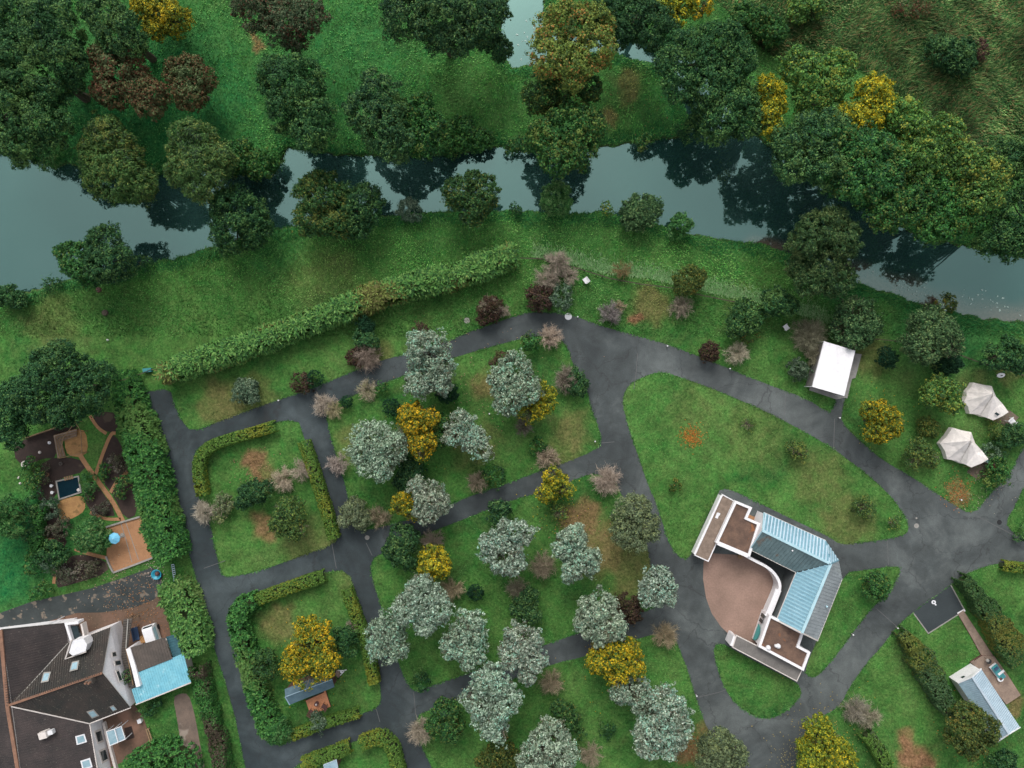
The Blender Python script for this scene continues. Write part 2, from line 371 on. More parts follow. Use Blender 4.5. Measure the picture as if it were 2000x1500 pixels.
DRIVE = [(-200, 1260), (-60, 1212), (0, 1197), (62, 1175), (175, 1150), (250, 1125), (297, 1108), (318, 1120), (312, 1160), (300, 1171), (262, 1187), (200, 1196), (150, 1197), (75, 1219), (0, 1247), (-60, 1264), (-200, 1310)]
SOUTHPATIO = [(190, 1400), (262, 1376), (280, 1400), (290, 1430), (298, 1455), (240, 1488), (214, 1500), (220, 1560), (180, 1560)]
GRAVELPATH = [(338, 1362), (352, 1354), (368, 1355), (378, 1385), (385, 1420), (392, 1460), (402, 1510), (410, 1600), (384, 1600), (374, 1500), (352, 1445), (345, 1400)]
YARD2 = [(207, 1029), (240, 1019), (276, 1008), (290, 1050), (299, 1088), (260, 1103), (222, 1117), (208, 1086), (210, 1055)]
SANDPAD = [(111, 977), (161, 966), (167, 980), (166, 997), (148, 1010), (122, 1019), (114, 1000)]
SOILS = [[(84, 895), (156, 893), (172, 919), (110, 936), (112, 972), (76, 981), (70, 960), (75, 938)],
 [(26, 867), (60, 854), (103, 838), (146, 823), (152, 838), (105, 853), (112, 895), (84, 895), (63, 906), (31, 904)],
 [(178, 812), (200, 804), (228, 806), (230, 846), (208, 843), (192, 832)],
 [(212, 852), (226, 850), (242, 880), (262, 950), (270, 1004), (245, 1016), (222, 968), (200, 940), (198, 905)],
 [(163, 950), (186, 940), (232, 1008), (200, 1008), (170, 995)],
 [(78, 985), (112, 985), (118, 1025), (135, 1070), (100, 1060), (85, 1030)],
 [(120, 1100), (150, 1080), (205, 1092), (215, 1118), (140, 1142), (105, 1150)]]
GARDENPATHS = [([(156, 888), (170, 910), (184, 929), (201, 953), (218, 976), (233, 1002), (242, 1022)], 9), ([(186, 929), (203, 880), (217, 846), (226, 846)], 6.5),
 ([(176, 812), (190, 835), (208, 847)], 6), ([(216, 962), (222, 950), (230, 938), (249, 921)], 6), ([(236, 1014), (205, 1014), (176, 1001)], 6),
 ([(69, 985), (72, 998), (77, 1023), (88, 1051), (107, 1056)], 6.5), ([(146, 1072), (178, 1083), (210, 1090)], 7), ([(105, 1140), (107, 1122)], 6)]
SANDPIT = [(128, 842), (152, 838), (168, 842), (173, 882), (157, 893), (133, 890), (126, 870)]
bare_m = np.zeros((MH, MW), bool)
BUILDFOOT = [(1345, 1090), (1405, 955), (1500, 990), (1640, 1060), (1650, 1130), (1600, 1262), (1560, 1335), (1415, 1266), (1460, 1200), (1500, 1150)]
for p in [TERRACE, COURT, HOUSEYARD, DRIVE, SOUTHPATIO, GRAVELPATH, YARD2, SANDPAD, SANDPIT, BUILDFOOT, [(1857, 1143), (1884, 1192), (1813, 1237), (1783, 1196)]]+SOILS: raster(p, bare_m)

# ------------------------------------------------------------------ ground height and colour zones
def segdist(x, y, pl, closed=True):
    P = np.array(pl); A = P; B = np.roll(P, -1, 0)
    if not closed: A, B = P[:-1], P[1:]
    d = np.full(x.shape, 1e9)
    for (ax, ay), (bx, by) in zip(A, B):
        vx, vy = bx-ax, by-ay; L = vx*vx+vy*vy+1e-9
        t = np.clip(((x-ax)*vx+(y-ay)*vy)/L, 0, 1)
        d = np.minimum(d, (x-ax-t*vx)**2+(y-ay-t*vy)**2)
    return np.sqrt(d)
RW = PW(RIVER_S)
def pip(x, y, poly):
    P = np.array(poly); ins = np.zeros(x.shape, bool)
    for (ax, ay), (bx, by) in zip(P, np.roll(P, -1, 0)):
        c = (ay > y) != (by > y)
        with np.errstate(divide='ignore', invalid='ignore'): xi = (bx-ax)*(y-ay)/(by-ay+1e-12)+ax
        ins ^= c & (x < xi)
    return ins
def wob(x, y, f, s=0.0):
    return (np.sin(x*f+1.3*np.sin(y*f*.7+s)+s)+np.sin(y*f*1.13+1.7*np.sin(x*f*.9-s)+2*s)+np.sin((x+y)*f*1.9+s*3)*.5)/2.5
def riverdist(x, y):
    """signed distance, positive in the river"""
    d = segdist(x, y, RW); return np.where(pip(x, y, RW), d, -d)
def sst(a, b, v):
    t = np.clip((v-a)/(b-a), 0, 1); return t*t*(3-2*t)
def gheight(x, y, rd=None):
    if rd is None: rd = riverdist(x, y)
    d = rd+0.22*wob(x, y, 2.3)+0.12*wob(x, y, 5.1, 2)
    return -1.7*sst(-0.55, 1.3, d)
WORN = [(1247, 622, 15, 1.0), (500, 905, 26, .9), (520, 930, 25, .5), (515, 1030, 26, .8), (1130, 1020, 45, .75), (1180, 1075, 55, .6), (1240, 1115, 60, .4), (1110, 840, 45, .4), (955, 755, 30, .55), (440, 785, 50, .45), (500, 775, 40, .3),
 (1870, 965, 28, .6), (545, 1215, 40, .45), (1110, 1010, 30, .6), (1700, 700, 40, .3), (1270, 600, 40, .45), (1160, 350, 0.1, 0), (1225, 165, 35, .4), (1190, 225, 25, .5), (1350, 1470, 30, .7), (1380, 1440, 25, .5),
 (1600, 930, 60, .25), (1650, 1010, 60, .3), (640, 560, 80, .15), (100, 630, 60, .2), (690, 1145, 40, .2), (1100, 885, 40, .3), (930, 875, 50, .25), (500, 80, 12, .7), (1780, 1465, 28, 1.0), (1800, 1490, 30, 1.0), (1770, 1440, 18, .7),
 (1980, 1375, 20, .6), (1440, 590, 40, .1), (1900, 745, 30, .2), (1975, 728, 30, .3), (1660, 870, 20, .2), (690, 870, 40, .3), (600, 1070, 60, .3), (1350, 800, 60, .12), (1480, 850, 70, .15), (1835, 690, 30, .3), (735, 700, 30, .3)]
EMER = [(300, 230, 300, .9), (650, 130, 260, .6), (60, 1050, 110, 1), (0, 1130, 90, 1), (1330, 200, 70, .6), (1000, 180, 140, .2), (1850, 610, 140, .8), (1650, 560, 70, .8), (540, 470, 90, .4), (1450, 430, 100, .2), (850, 450, 100, .15), (1560, 1400, 40, .1)]
WILD = [(1300, -300), (1400, 0), (1480, 90), (1540, 130), (1640, 120), (1720, 160), (1800, 230), (1880, 290), (1960, 310), (2100, 330), (2300, 340), (2300, -300)]
wild_m = raster(WILD)
def masks(x, y):
    px = x/S+1000; py = 750-y/S
    wx = px+14*wob(x, y, .9)+6*wob(x, y, 2.7, 1); wy = py+14*wob(x, y, 1.0, 4)+6*wob(x, y, 2.5, 3)
    worn = np.zeros(x.shape); em = np.zeros(x.shape)
    for a, b, r, k in WORN: worn = np.maximum(worn, k*(1-sst(r*.55, r*1.25, np.hypot(wx-a, wy-b))))
    for a, b, r, k in EMER: em = np.maximum(em, k*(1-sst(r*.3, r*1.2, np.hypot(wx-a, wy-b))))
    em = np.maximum(em, .25*(1-sst(380, 620, py)))
    rough = look(wild_m, x, y).astype(float)
    return worn, em, rough
def grid_axis(lo, hi, step, far):
    a = list(np.arange(lo, hi+step/2, step)); s = step; v = a[-1]
    right = []
    while v < far: s *= 1.35; v += s; right.append(v)
    left = []; s = step; v = a[0]
    while v > -far: s *= 1.35; v -= s; left.append(v)
    return np.array(left[::-1]+a+right)
def grid_mesh(name, X, Y, Z, cols, mat, smooth=True):
    nx, ny = X.shape[1], X.shape[0]
    V = np.stack([X, Y, Z], -1).reshape(-1, 3)
    i = np.arange(nx*ny).reshape(ny, nx)
    F = np.stack([i[:-1, :-1], i[:-1, 1:], i[1:, 1:], i[1:, :-1]], -1).reshape(-1, 4)
    me = raw_mesh(name, V, F, mat)
    for k, c in cols.items():
        at = me.attributes.new(k, 'FLOAT_COLOR', 'POINT'); at.data.foreach_set('color', c.reshape(-1, 4).astype(np.float32).ravel())
    if smooth: me.polygons.foreach_set('use_smooth', np.ones(len(F), bool))
    return me
def raw_mesh(name, V, F, mat):
    me = bpy.data.meshes.new(name); nf, k = F.shape
    me.vertices.add(len(V)); me.vertices.foreach_set('co', V.astype(np.float32).ravel())
    me.loops.add(nf*k); me.loops.foreach_set('vertex_index', F.astype(np.int32).ravel())
    me.polygons.add(nf); me.polygons.foreach_set('loop_start', np.arange(0, nf*k, k, dtype=np.int32))
    me.polygons.foreach_set('loop_total', np.full(nf, k, np.int32))
    me.materials.append(mat); me.update(calc_edges=True)
    return me
def face_cols(me, C):
    at = me.attributes.new('Col', 'FLOAT_COLOR', 'FACE')
    at.data.foreach_set('color', np.concatenate([C, np.ones((len(C), 1))], 1).astype(np.float32).ravel())

# ground material: zones come from vertex data, texture from noise
m, nt, b = newmat('turf'); M['turf'] = m
za = nt.nodes.new('ShaderNodeAttribute'); za.attribute_name = 'zone'; sp = nt.nodes.new('ShaderNodeSeparateColor'); nt.links.new(za.outputs['Color'], sp.inputs[0])
big = noise(nt, 0.11, 4, .6, dist=.6); med = noise(nt, 0.8, 5, .65); fin = noise(nt, 3.2, 6, .75, dist=.4); vfin = noise(nt, 22, 2, .6)
lawn = ramp(nt, big, [(.30, (.022, .125, .026)), (.46, (.048, .185, .034)), (.60, (.080, .225, .046)), (.78, (.13, .23, .065))])
lawn = mix(nt, ramp(nt, med, [(.35, gr(0)), (.75, gr(.55))]), lawn, (.135, .17, .055))
em = mix(nt, ramp(nt, med, [(.35, gr(0)), (.7, gr(.8))]), (.010, .145, .042), (.060, .23, .062))
col = mix(nt, sp.outputs[1], lawn, em)
brown = mix(nt, ramp(nt, med, [(.35, gr(0)), (.7, gr(1))]), (.20, .115, .055), (.34, .19, .105))
col = mix(nt, sp.outputs[0], col, brown)
rg = ramp(nt, med, [(.3, (.016, .065, .022)), (.48, (.045, .13, .034)), (.66, (.10, .20, .06)), (.84, (.17, .14, .06))])
col = mix(nt, sp.outputs[2], col, rg)
col = mix(nt, 1.0, col, ramp(nt, fin, [(.32, gr(.42)), (.68, gr(1.4))]), 'MULTIPLY')
col = mix(nt, 1.0, col, ramp(nt, noise(nt, .33, 5, .7, dist=1.), [(.32, gr(.62)), (.6, gr(1.1))]), 'MULTIPLY')
col = mix(nt, 1.0, col, ramp(nt, vfin, [(.3, gr(.75)), (.7, gr(1.1))]), 'MULTIPLY')
bank = nt.nodes.new('ShaderNodeSeparateXYZ'); tcg = nt.nodes.new('ShaderNodeTexCoord'); nt.links.new(tcg.outputs['Object'], bank.inputs[0])
mr = nt.nodes.new('ShaderNodeMapRange'); mr.inputs[1].default_value = -.25; mr.inputs[2].default_value = -.7; nt.links.new(bank.outputs[2], mr.inputs[0])
col = mix(nt, mr.outputs[0], col, (.045, .038, .022))
nt.links.new(col, b.inputs['Base Color']); b.inputs['Roughness'].default_value = .9; b.inputs['Specular IOR Level'].default_value = .15
bump(nt, b, fin, 0.10, .7)
gx = grid_axis(-72, 72, 0.4, 900); gy = grid_axis(-56, 56, 0.4, 900)
X, Y = np.meshgrid(gx, gy); rd = riverdist(X, Y)
Z = gheight(X, Y, rd)
wr, em_, ro = masks(X, Y)
lush = (1-sst(.3, 2.2, np.abs(rd)))*.8
em_ = np.maximum(em_, lush*(rd < 0))
zone = np.stack([wr, em_, ro, np.ones_like(wr)], -1)
tag(link('ground', grid_mesh('ground', X, Y, Z, {'zone': zone}, M['turf'])), 'lawns and meadow of the park around the paths and the river', None, None, 'structure')

# river water
m, nt, b = newmat('river_water'); M['water'] = m
a_ = nt.nodes.new('ShaderNodeAttribute'); a_.attribute_name = 'shallow'; sp = nt.nodes.new('ShaderNodeSeparateColor'); nt.links.new(a_.outputs['Color'], sp.inputs[0])
df = nt.nodes.new('ShaderNodeBsdfDiffuse'); gl = nt.nodes.new('ShaderNodeBsdfGlossy'); ad = nt.nodes.new('ShaderNodeAddShader')
n1 = noise(nt, .12, 4, .6); n2 = noise(nt, 3, 4, .6)
deep = ramp(nt, n1, [(.3, (.010, .034, .030)), (.7, (.018, .044, .040))])
bed = ramp(nt, n2, [(.3, (.085, .06, .048)), (.7, (.15, .105, .08))])
nt.links.new(mix(nt, sp.outputs[0], deep, bed), df.inputs[0])
gl.inputs[0].default_value = (.122, .202, .182, 1); gl.inputs['Roughness'].default_value = .02
bp = nt.nodes.new('ShaderNodeBump'); bp.inputs['Distance'].default_value = .004; bp.inputs['Strength'].default_value = .6
nt.links.new(noise(nt, 1.4, 3, .5), bp.inputs['Height']); nt.links.new(bp.outputs[0], gl.inputs['Normal'])
nt.links.new(df.outputs[0], ad.inputs[0]); nt.links.new(gl.outputs[0], ad.inputs[1]); nt.links.new(ad.outputs[0], nt.nodes['Material Output'].inputs[0])
wx_ = grid_axis(-66, 70, 0.6, 880); wy_ = grid_axis(0, 52, 0.6, 300)
X, Y = np.meshgrid(wx_, wy_)
SB = PW([(1655, 545), (1712, 566), (1762, 580), (1800, 597), (1850, 609), (1925, 625), (2000, 631), (2200, 660)]); SB2 = PW([(1475, 476), (1500, 480), (1525, 490)])
sh = (1-sst(.4, 3.6, segdist(X, Y, SB, False)+.5*wob(X, Y, 1.2)))*.85
sh = np.maximum(sh, (1-sst(.3, 1.8, segdist(X, Y, SB2, False)))*.7)
tag(link('river_water', grid_mesh('river_water', X, Y, np.full(X.shape, -.62), {'shallow': np.stack([sh]*3+[np.ones_like(sh)], -1)}, M['water'])), 'grey green river water with tree reflections', None, None, 'structure')

# ------------------------------------------------------------------ paved sheets
def sheet(name, polys, z, mat, holes=(), label=None, parent=None, kind='structure'):
    vs_ = []; ed = []
    for p in list(polys)+list(holes):
        b0 = len(vs_); q = PW(p); vs_ += [Vector(v) for v in q]
        ed += [(b0+i, b0+(i+1) % len(q)) for i in range(len(q))]
    r = delaunay_2d_cdt(vs_, ed, [], 0, 1e-5)
    P = np.array([tuple(v) for v in r[0]]); F = np.array(r[2])
    c = P[F].mean(1); ins = np.zeros(len(F), bool)
    for p in polys: ins |= pip(c[:, 0], c[:, 1], PW(p))
    for p in holes: ins &= ~pip(c[:, 0], c[:, 1], PW(p))
    F = F[ins]; a = P[F]
    cr = (a[:, 1, 0]-a[:, 0, 0])*(a[:, 2, 1]-a[:, 0, 1])-(a[:, 1, 1]-a[:, 0, 1])*(a[:, 2, 0]-a[:, 0, 0])
    F[cr < 0] = F[cr < 0][:, ::-1]
    o = link(name, raw_mesh(name, np.concatenate([P, np.full((len(P), 1), z)], 1), F, mat), parent)
    if kind: tag(o, label, None, None, kind)
    return o
m, nt, b = newmat('asphalt'); M['asphalt'] = m
n1 = noise(nt, .09, 4, .65, dist=.8); n2 = noise(nt, .5, 5, .7, dist=.5); n3 = noise(nt, 9, 3, .7)
tc = nt.nodes.new('ShaderNodeTexCoord'); sx = nt.nodes.new('ShaderNodeSeparateXYZ'); nt.links.new(tc.outputs['Object'], sx.inputs[0])
mr = nt.nodes.new('ShaderNodeMapRange'); mr.inputs[1].default_value = -25; mr.inputs[2].default_value = 25; nt.links.new(sx.outputs[0], mr.inputs[0])
dry = ramp(nt, n1, [(.36, (.044, .053, .054)), (.50, (.067, .079, .079)), (.64, (.118, .134, .131))])
wet = ramp(nt, n1, [(.36, (.015, .025, .030)), (.50, (.026, .040, .045)), (.66, (.060, .080, .086))])
col = mix(nt, mr.outputs[0], wet, dry)
col = mix(nt, .8, col, ramp(nt, n2, [(.3, gr(.62)), (.7, gr(1.2))]), 'MULTIPLY')
col = mix(nt, .8, col, ramp(nt, n3, [(.3, gr(.7)), (.7, gr(1.15))]), 'MULTIPLY')
vo = nt.nodes.new('ShaderNodeTexVoronoi'); vo.feature = 'DISTANCE_TO_EDGE'; vo.inputs['Scale'].default_value = .14
nw = nt.nodes.new('ShaderNodeTexNoise'); nw.inputs['Scale'].default_value = .8; nw.inputs['Detail'].default_value = 3; nt.links.new(tc.outputs['Object'], nw.inputs['Vector'])
vm = nt.nodes.new('ShaderNodeVectorMath'); vm.operation = 'MULTIPLY_ADD'; vm.inputs[1].default_value = (2.5, 2.5, 0); nt.links.new(nw.outputs['Color'], vm.inputs[0]); nt.links.new(tc.outputs['Object'], vm.inputs[2])
nt.links.new(vm.outputs[0], vo.inputs['Vector'])
col = mix(nt, ramp(nt, vo.outputs['Distance'], [(0.0, gr(.55)), (.012, gr(0))]), col, (.02, .02, .022))
nt.links.new(col, b.inputs['Base Color']); b.inputs['Roughness'].default_value = .75; bump(nt, b, n3, .015)
sheet('road', [ROAD_S], .014, M['asphalt'], LAWN_S, 'dark tarmac roads and footpaths looping through the park')
M['newtar'] = simple('new_tarmac', (.040, .052, .056), (.028, .038, .042), .3, .8, fine=6)
M['drive'] = simple('wet_driveway_tarmac', (.045, .055, .055), (.018, .026, .026), .5, .6, fine=5, spots=(1.1, .60, (.16, .13, .10)))
M['joint'] = simple('road_joint', (.14, .145, .145), (.11, .11, .11), 1, .9)
sheet('terrace', [TERRACE], .03, M['terrace'], (), 'round pinkish terrace enclosed by the pavilion')
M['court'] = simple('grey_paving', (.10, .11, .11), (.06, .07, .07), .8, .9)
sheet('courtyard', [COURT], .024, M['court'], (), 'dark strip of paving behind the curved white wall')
sheet('house_yard', [HOUSEYARD], .012, M['patio'], (), 'brown gravel yard around the house')
sheet('driveway', [DRIVE], .022, M['drive'], (), 'mottled wet tarmac driveway above the house')
sheet('south_patio', [SOUTHPATIO], .016, M['patio'], (), 'brown patio south of the house')
sheet('gravel_path', [chaikin(GRAVELPATH, 1)], .014, M['tan'], (), 'tan gravel path between lawn and hedge')
sheet('gravel_yard', [YARD2], .028, M['ochre'], (), 'ochre gravel yard with the blue parasol')
sheet('sand_pad', [chaikin(SANDPAD, 1)], .026, M['sand'], (), 'sandy pad below the little pond')
sheet('sandpit_floor', [chaikin(SANDPIT, 1)], .020, M['sand'], (), 'ochre floor beside the slatted bench')
sheet('garden_soil', [chaikin(p, 1) for p in SOILS], .010, M['soil'], (), 'dark planting beds of the walled garden')
mb = MB()
for p, w in GARDENPATHS: mb.band(PW(chaikin(p, 2, False)), w*S, .004, .034, M['ochre'])
tag(mb.build('garden_path'), 'narrow ochre gravel paths branching through the garden', None, None, 'structure')
PARK = [(1857, 1143), (1884, 1192), (1813, 1237), (1783, 1196)]
sheet('parking_bay', [PARK], .020, M['newtar'], (), 'dark square of fresh tarmac beside the road')
mb = MB()
for a in ([(1783, 1196), (1813, 1237), (1884, 1192), (1857, 1143)],): mb.band(PW(a), .14, .0, .035, M['concrete'])
mb.band(PW([(1870, 1199), (1884, 1191)]), .3, .0, .10, M['paint'])
tag(mb.build('kerb'), 'pale kerb edging the square of fresh tarmac', None, None, 'structure')
mb = MB()
for p in [[(1245, 690), (1243, 725), (1238, 760)], [(1710, 1187), (1752, 1224)], [(1903, 1005), (1960, 1035), (1990, 1050)], [(1630, 818), (1628, 880)], [(1535, 765), (1532, 812)], [(735, 1385), (742, 1410)], [(648, 1060), (657, 1110)],
          [(1362, 1362), (1405, 1352), (1418, 1347)], [(808, 1352), (812, 1396)], [(1733, 1055), (1735, 1104)], [(1175, 865), (1200, 863)], [(715, 1060), (727, 1085)], [(398, 1110), (440, 1095)]]:
    mb.band(PW(chaikin(p, 1, False)), .07, .012, .019, M['joint'])
tag(mb.build('road_joint'), 'thin seams across the tarmac', None, None, 'structure')
sheet('tent_patio', [[(1896, 912), (1938, 889), (1946, 905), (1911, 938), (1888, 922)]], .02, M['tan'], (), 'brown paved patio of the lower tent')
sheet('tent_patio', [[(1938, 822), (1970, 800), (1990, 815), (1972, 836)]], .02, M['tan'], (), 'brown paved patio of the upper tent')
# ------------------------------------------------------------------ vegetation
RNG = np.random.default_rng(7)
def unit(n, rng):
    v = rng.normal(size=(n, 3)); return v/np.linalg.norm(v, axis=1, keepdims=True)
def nrm(v): return v/(np.linalg.norm(v, axis=1, keepdims=True)+1e-9)
def leaf_quads(P, N, L, Wd, rng, T=None):
    n = len(P)
    if T is None: T = unit(n, rng)
    T = nrm(T-N*(T*N).sum(1, keepdims=True)); B = np.cross(N, T)
    L = L*rng.uniform(.65, 1.3, (n, 1)); Wd = Wd*rng.uniform(.7, 1.25, (n, 1))
    V = np.stack([P-T*L*.5, P+B*Wd*.5+T*L*.06, P+T*L*.5, P-B*Wd*.5+T*L*.06], 1)
    return V
def field(P, f, s):
    x, y, z = P[:, 0]*f, P[:, 1]*f, P[:, 2]*f
    return (np.sin(x+1.7*np.sin(y*.8+s))+np.sin(y*1.1+1.4*np.sin(z+s*2)+s)+np.sin(z*1.2+1.5*np.sin(x*.9-s)+2*s))/3
# palette: base colours, patch colours (share), leaf length, leaf width, puff radius, cover
K = {
 'silver': dict(c=[(.33, .42, .30), (.24, .32, .23), (.14, .20, .14), (.50, .58, .46)], p=[(.24, .44, .32), (.32, .54, .42)], ps=.17, p2=[(.17, .16, .11), (.11, .13, .08)], L=.36, w=.17, puff=.40, cov=1.25, name='silver_leaved_tree', grp='silver leaved trees among the lawns'),
 'yellow': dict(c=[(.50, .37, .02), (.34, .31, .025), (.16, .21, .03), (.09, .15, .03), (.13, .19, .03)], p=[(.62, .38, .02), (.66, .46, .03)], ps=.26, p2=[(.06, .12, .03), (.12, .18, .03)], L=.34, w=.20, puff=.55, cov=1.4, name='yellow_tree', grp='yellow autumn trees'),
 'lemon': dict(c=[(.40, .38, .03), (.26, .29, .03), (.11, .18, .03), (.15, .21, .03)], p=[(.60, .44, .02), (.58, .50, .04)], ps=.28, p2=[(.07, .14, .03), (.12, .18, .03)], L=.34, w=.20, puff=.5, cov=1.25, name='yellow_tree', grp='yellow autumn trees'),
 'young': dict(c=[(.09, .18, .05), (.14, .22, .05), (.05, .12, .04)], p=[(.24, .27, .06)], ps=.2, p2=[(.03, .08, .03)], L=.30, w=.16, puff=.4, cov=.9, name='young_shrub', grp='thin young shrubs on the lawns'),
 'sage': dict(c=[(.075, .16, .06), (.13, .23, .09), (.04, .10, .04)], p=[(.20, .29, .11)], ps=.15, p2=[(.03, .07, .03)], L=.34, w=.17, puff=.55, cov=1.4, name='sage_green_tree', grp='sage green trees at the right'),
 'feather': dict(c=[(.055, .13, .042), (.035, .092, .034), (.10, .175, .06)], p=[(.14, .20, .07)], ps=.2, p2=[(.025, .06, .03)], L=.42, w=.13, puff=.6, cov=1.4, name='feathery_tree', grp='feathery pair by the river'),
 'bright': dict(c=[(.07, .24, .06), (.12, .30, .08), (.045, .17, .045)], p=[(.18, .34, .12)], ps=.2, p2=[(.03, .11, .04)], L=.30, w=.15, puff=.4, cov=2.2, name='bright_shrub', grp='bushes on the banks'),
 'bank': dict(c=[(.045, .13, .038), (.08, .165, .042), (.028, .09, .03)], p=[(.16, .21, .05), (.20, .21, .05)], ps=.16, p2=[(.025, .065, .03)], L=.32, w=.18, puff=.55, cov=1.35, name='green_tree', grp='mid green broadleaf trees'),
 'moss': dict(c=[(.06, .105, .045), (.04, .08, .038), (.10, .135, .07)], p=[(.13, .16, .08)], ps=.2, p2=[(.12, .06, .035)], L=.32, w=.18, puff=.5, cov=1.35, name='brownish_green_tree', grp='brownish green trees'),
 'dark': dict(c=[(.020, .078, .030), (.036, .115, .040), (.064, .16, .052)], p=[(.13, .24, .07), (.10, .20, .06)], ps=.28, p2=[(.02, .06, .03)], L=.31, w=.18, puff=.7, cov=1.35, name='dark_green_tree', grp='dark green broadleaf trees'),
 'mid': dict(c=[(.045, .165, .042), (.085, .215, .05), (.028, .11, .034)], p=[(.15, .21, .05)], ps=.2, p2=[(.03, .08, .035)], L=.36, w=.21, puff=.7, cov=1.35, name='green_tree', grp='mid green broadleaf trees'),
 'lime': dict(c=[(.10, .24, .055), (.17, .31, .065), (.06, .165, .045)], p=[(.32, .35, .06)], ps=.13, p2=[(.05, .11, .04)], L=.34, w=.21, puff=.65, cov=1.35, name='yellow_green_tree', grp='yellow green riverside trees'),
 'willow': dict(c=[(.075, .165, .042), (.046, .115, .033), (.12, .21, .055)], p=[(.20, .24, .06)], ps=.2, p2=[(.04, .075, .035)], L=.42, w=.12, puff=.75, cov=1.5, name='willow_tree', grp='feathery olive trees at the water'),
 'olive': dict(c=[(.17, .22, .12), (.11, .155, .085), (.22, .26, .14)], p=[(.26, .30, .13)], ps=.25, p2=[(.07, .10, .06)], L=.34, w=.14, puff=.6, cov=1.5, name='grey_green_tree', grp='grey green trees near the road'),
 'pale': dict(c=[(.10, .17, .10), (.16, .24, .15), (.06, .12, .07)], p=[(.22, .30, .19)], ps=.2, p2=[(.04, .08, .05)], L=.30, w=.14, puff=.5, cov=1.4, name='pale_green_shrub', grp='pale green shrubs'),
 'copper': dict(c=[(.12, .085, .038), (.075, .10, .035), (.16, .105, .045)], p=[(.13, .17, .07), (.09, .13, .055)], ps=.4, p2=[(.16, .07, .04)], L=.34, w=.20, puff=.55, cov=1.4, name='copper_tree', grp='copper leaved trees'),
 'amber': dict(c=[(.09, .15, .035), (.15, .18, .04), (.05, .10, .03)], p=[(.22, .22, .045), (.26, .19, .04)], ps=.12, p2=[(.05, .09, .03)], L=.34, w=.20, puff=.55, cov=1.4, name='amber_tree', grp='amber and green trees'),
 'maple': dict(c=[(.18, .25, .05), (.24, .28, .06), (.11, .17, .045)], p=[(.46, .20, .06), (.38, .24, .06)], ps=.13, p2=[(.07, .12, .035)], L=.34, w=.21, puff=.6, cov=1.4, name='turning_tree', grp='trees turning orange'),
 'brown': dict(c=[(.085, .05, .038), (.06, .042, .034), (.12, .07, .045)], p=[(.10, .10, .04)], ps=.2, p2=[(.04, .03, .025)], L=.26, w=.14, puff=.35, cov=1.5, name='brown_shrub', grp='dark reddish brown shrubs'),
 'ball': dict(c=[(.014, .060, .028), (.020, .078, .034), (.012, .048, .024)], p=[(.03, .10, .04)], ps=.1, p2=[(.012, .04, .02)], L=.16, w=.09, puff=.16, cov=1.9, name='round_evergreen', grp='dark round evergreens on the lawns'),
 'spiky': dict(c=[(.06, .20, .05), (.10, .25, .07), (.035, .13, .04)], p=[(.16, .27, .09)], ps=.2, p2=[(.03, .11, .04)], L=.6, w=.12, puff=.35, cov=1.3, name='spiky_shrub', grp='spiky garden shrubs'),
 'heather': dict(c=[(.10, .12, .07), (.07, .10, .05), (.15, .13, .09)], p=[(.25, .24, .20)], ps=.2, p2=[(.06, .05, .04)], L=.22, w=.10, puff=.3, cov=1.3, name='garden_shrub', grp='small mixed garden shrubs'),
}
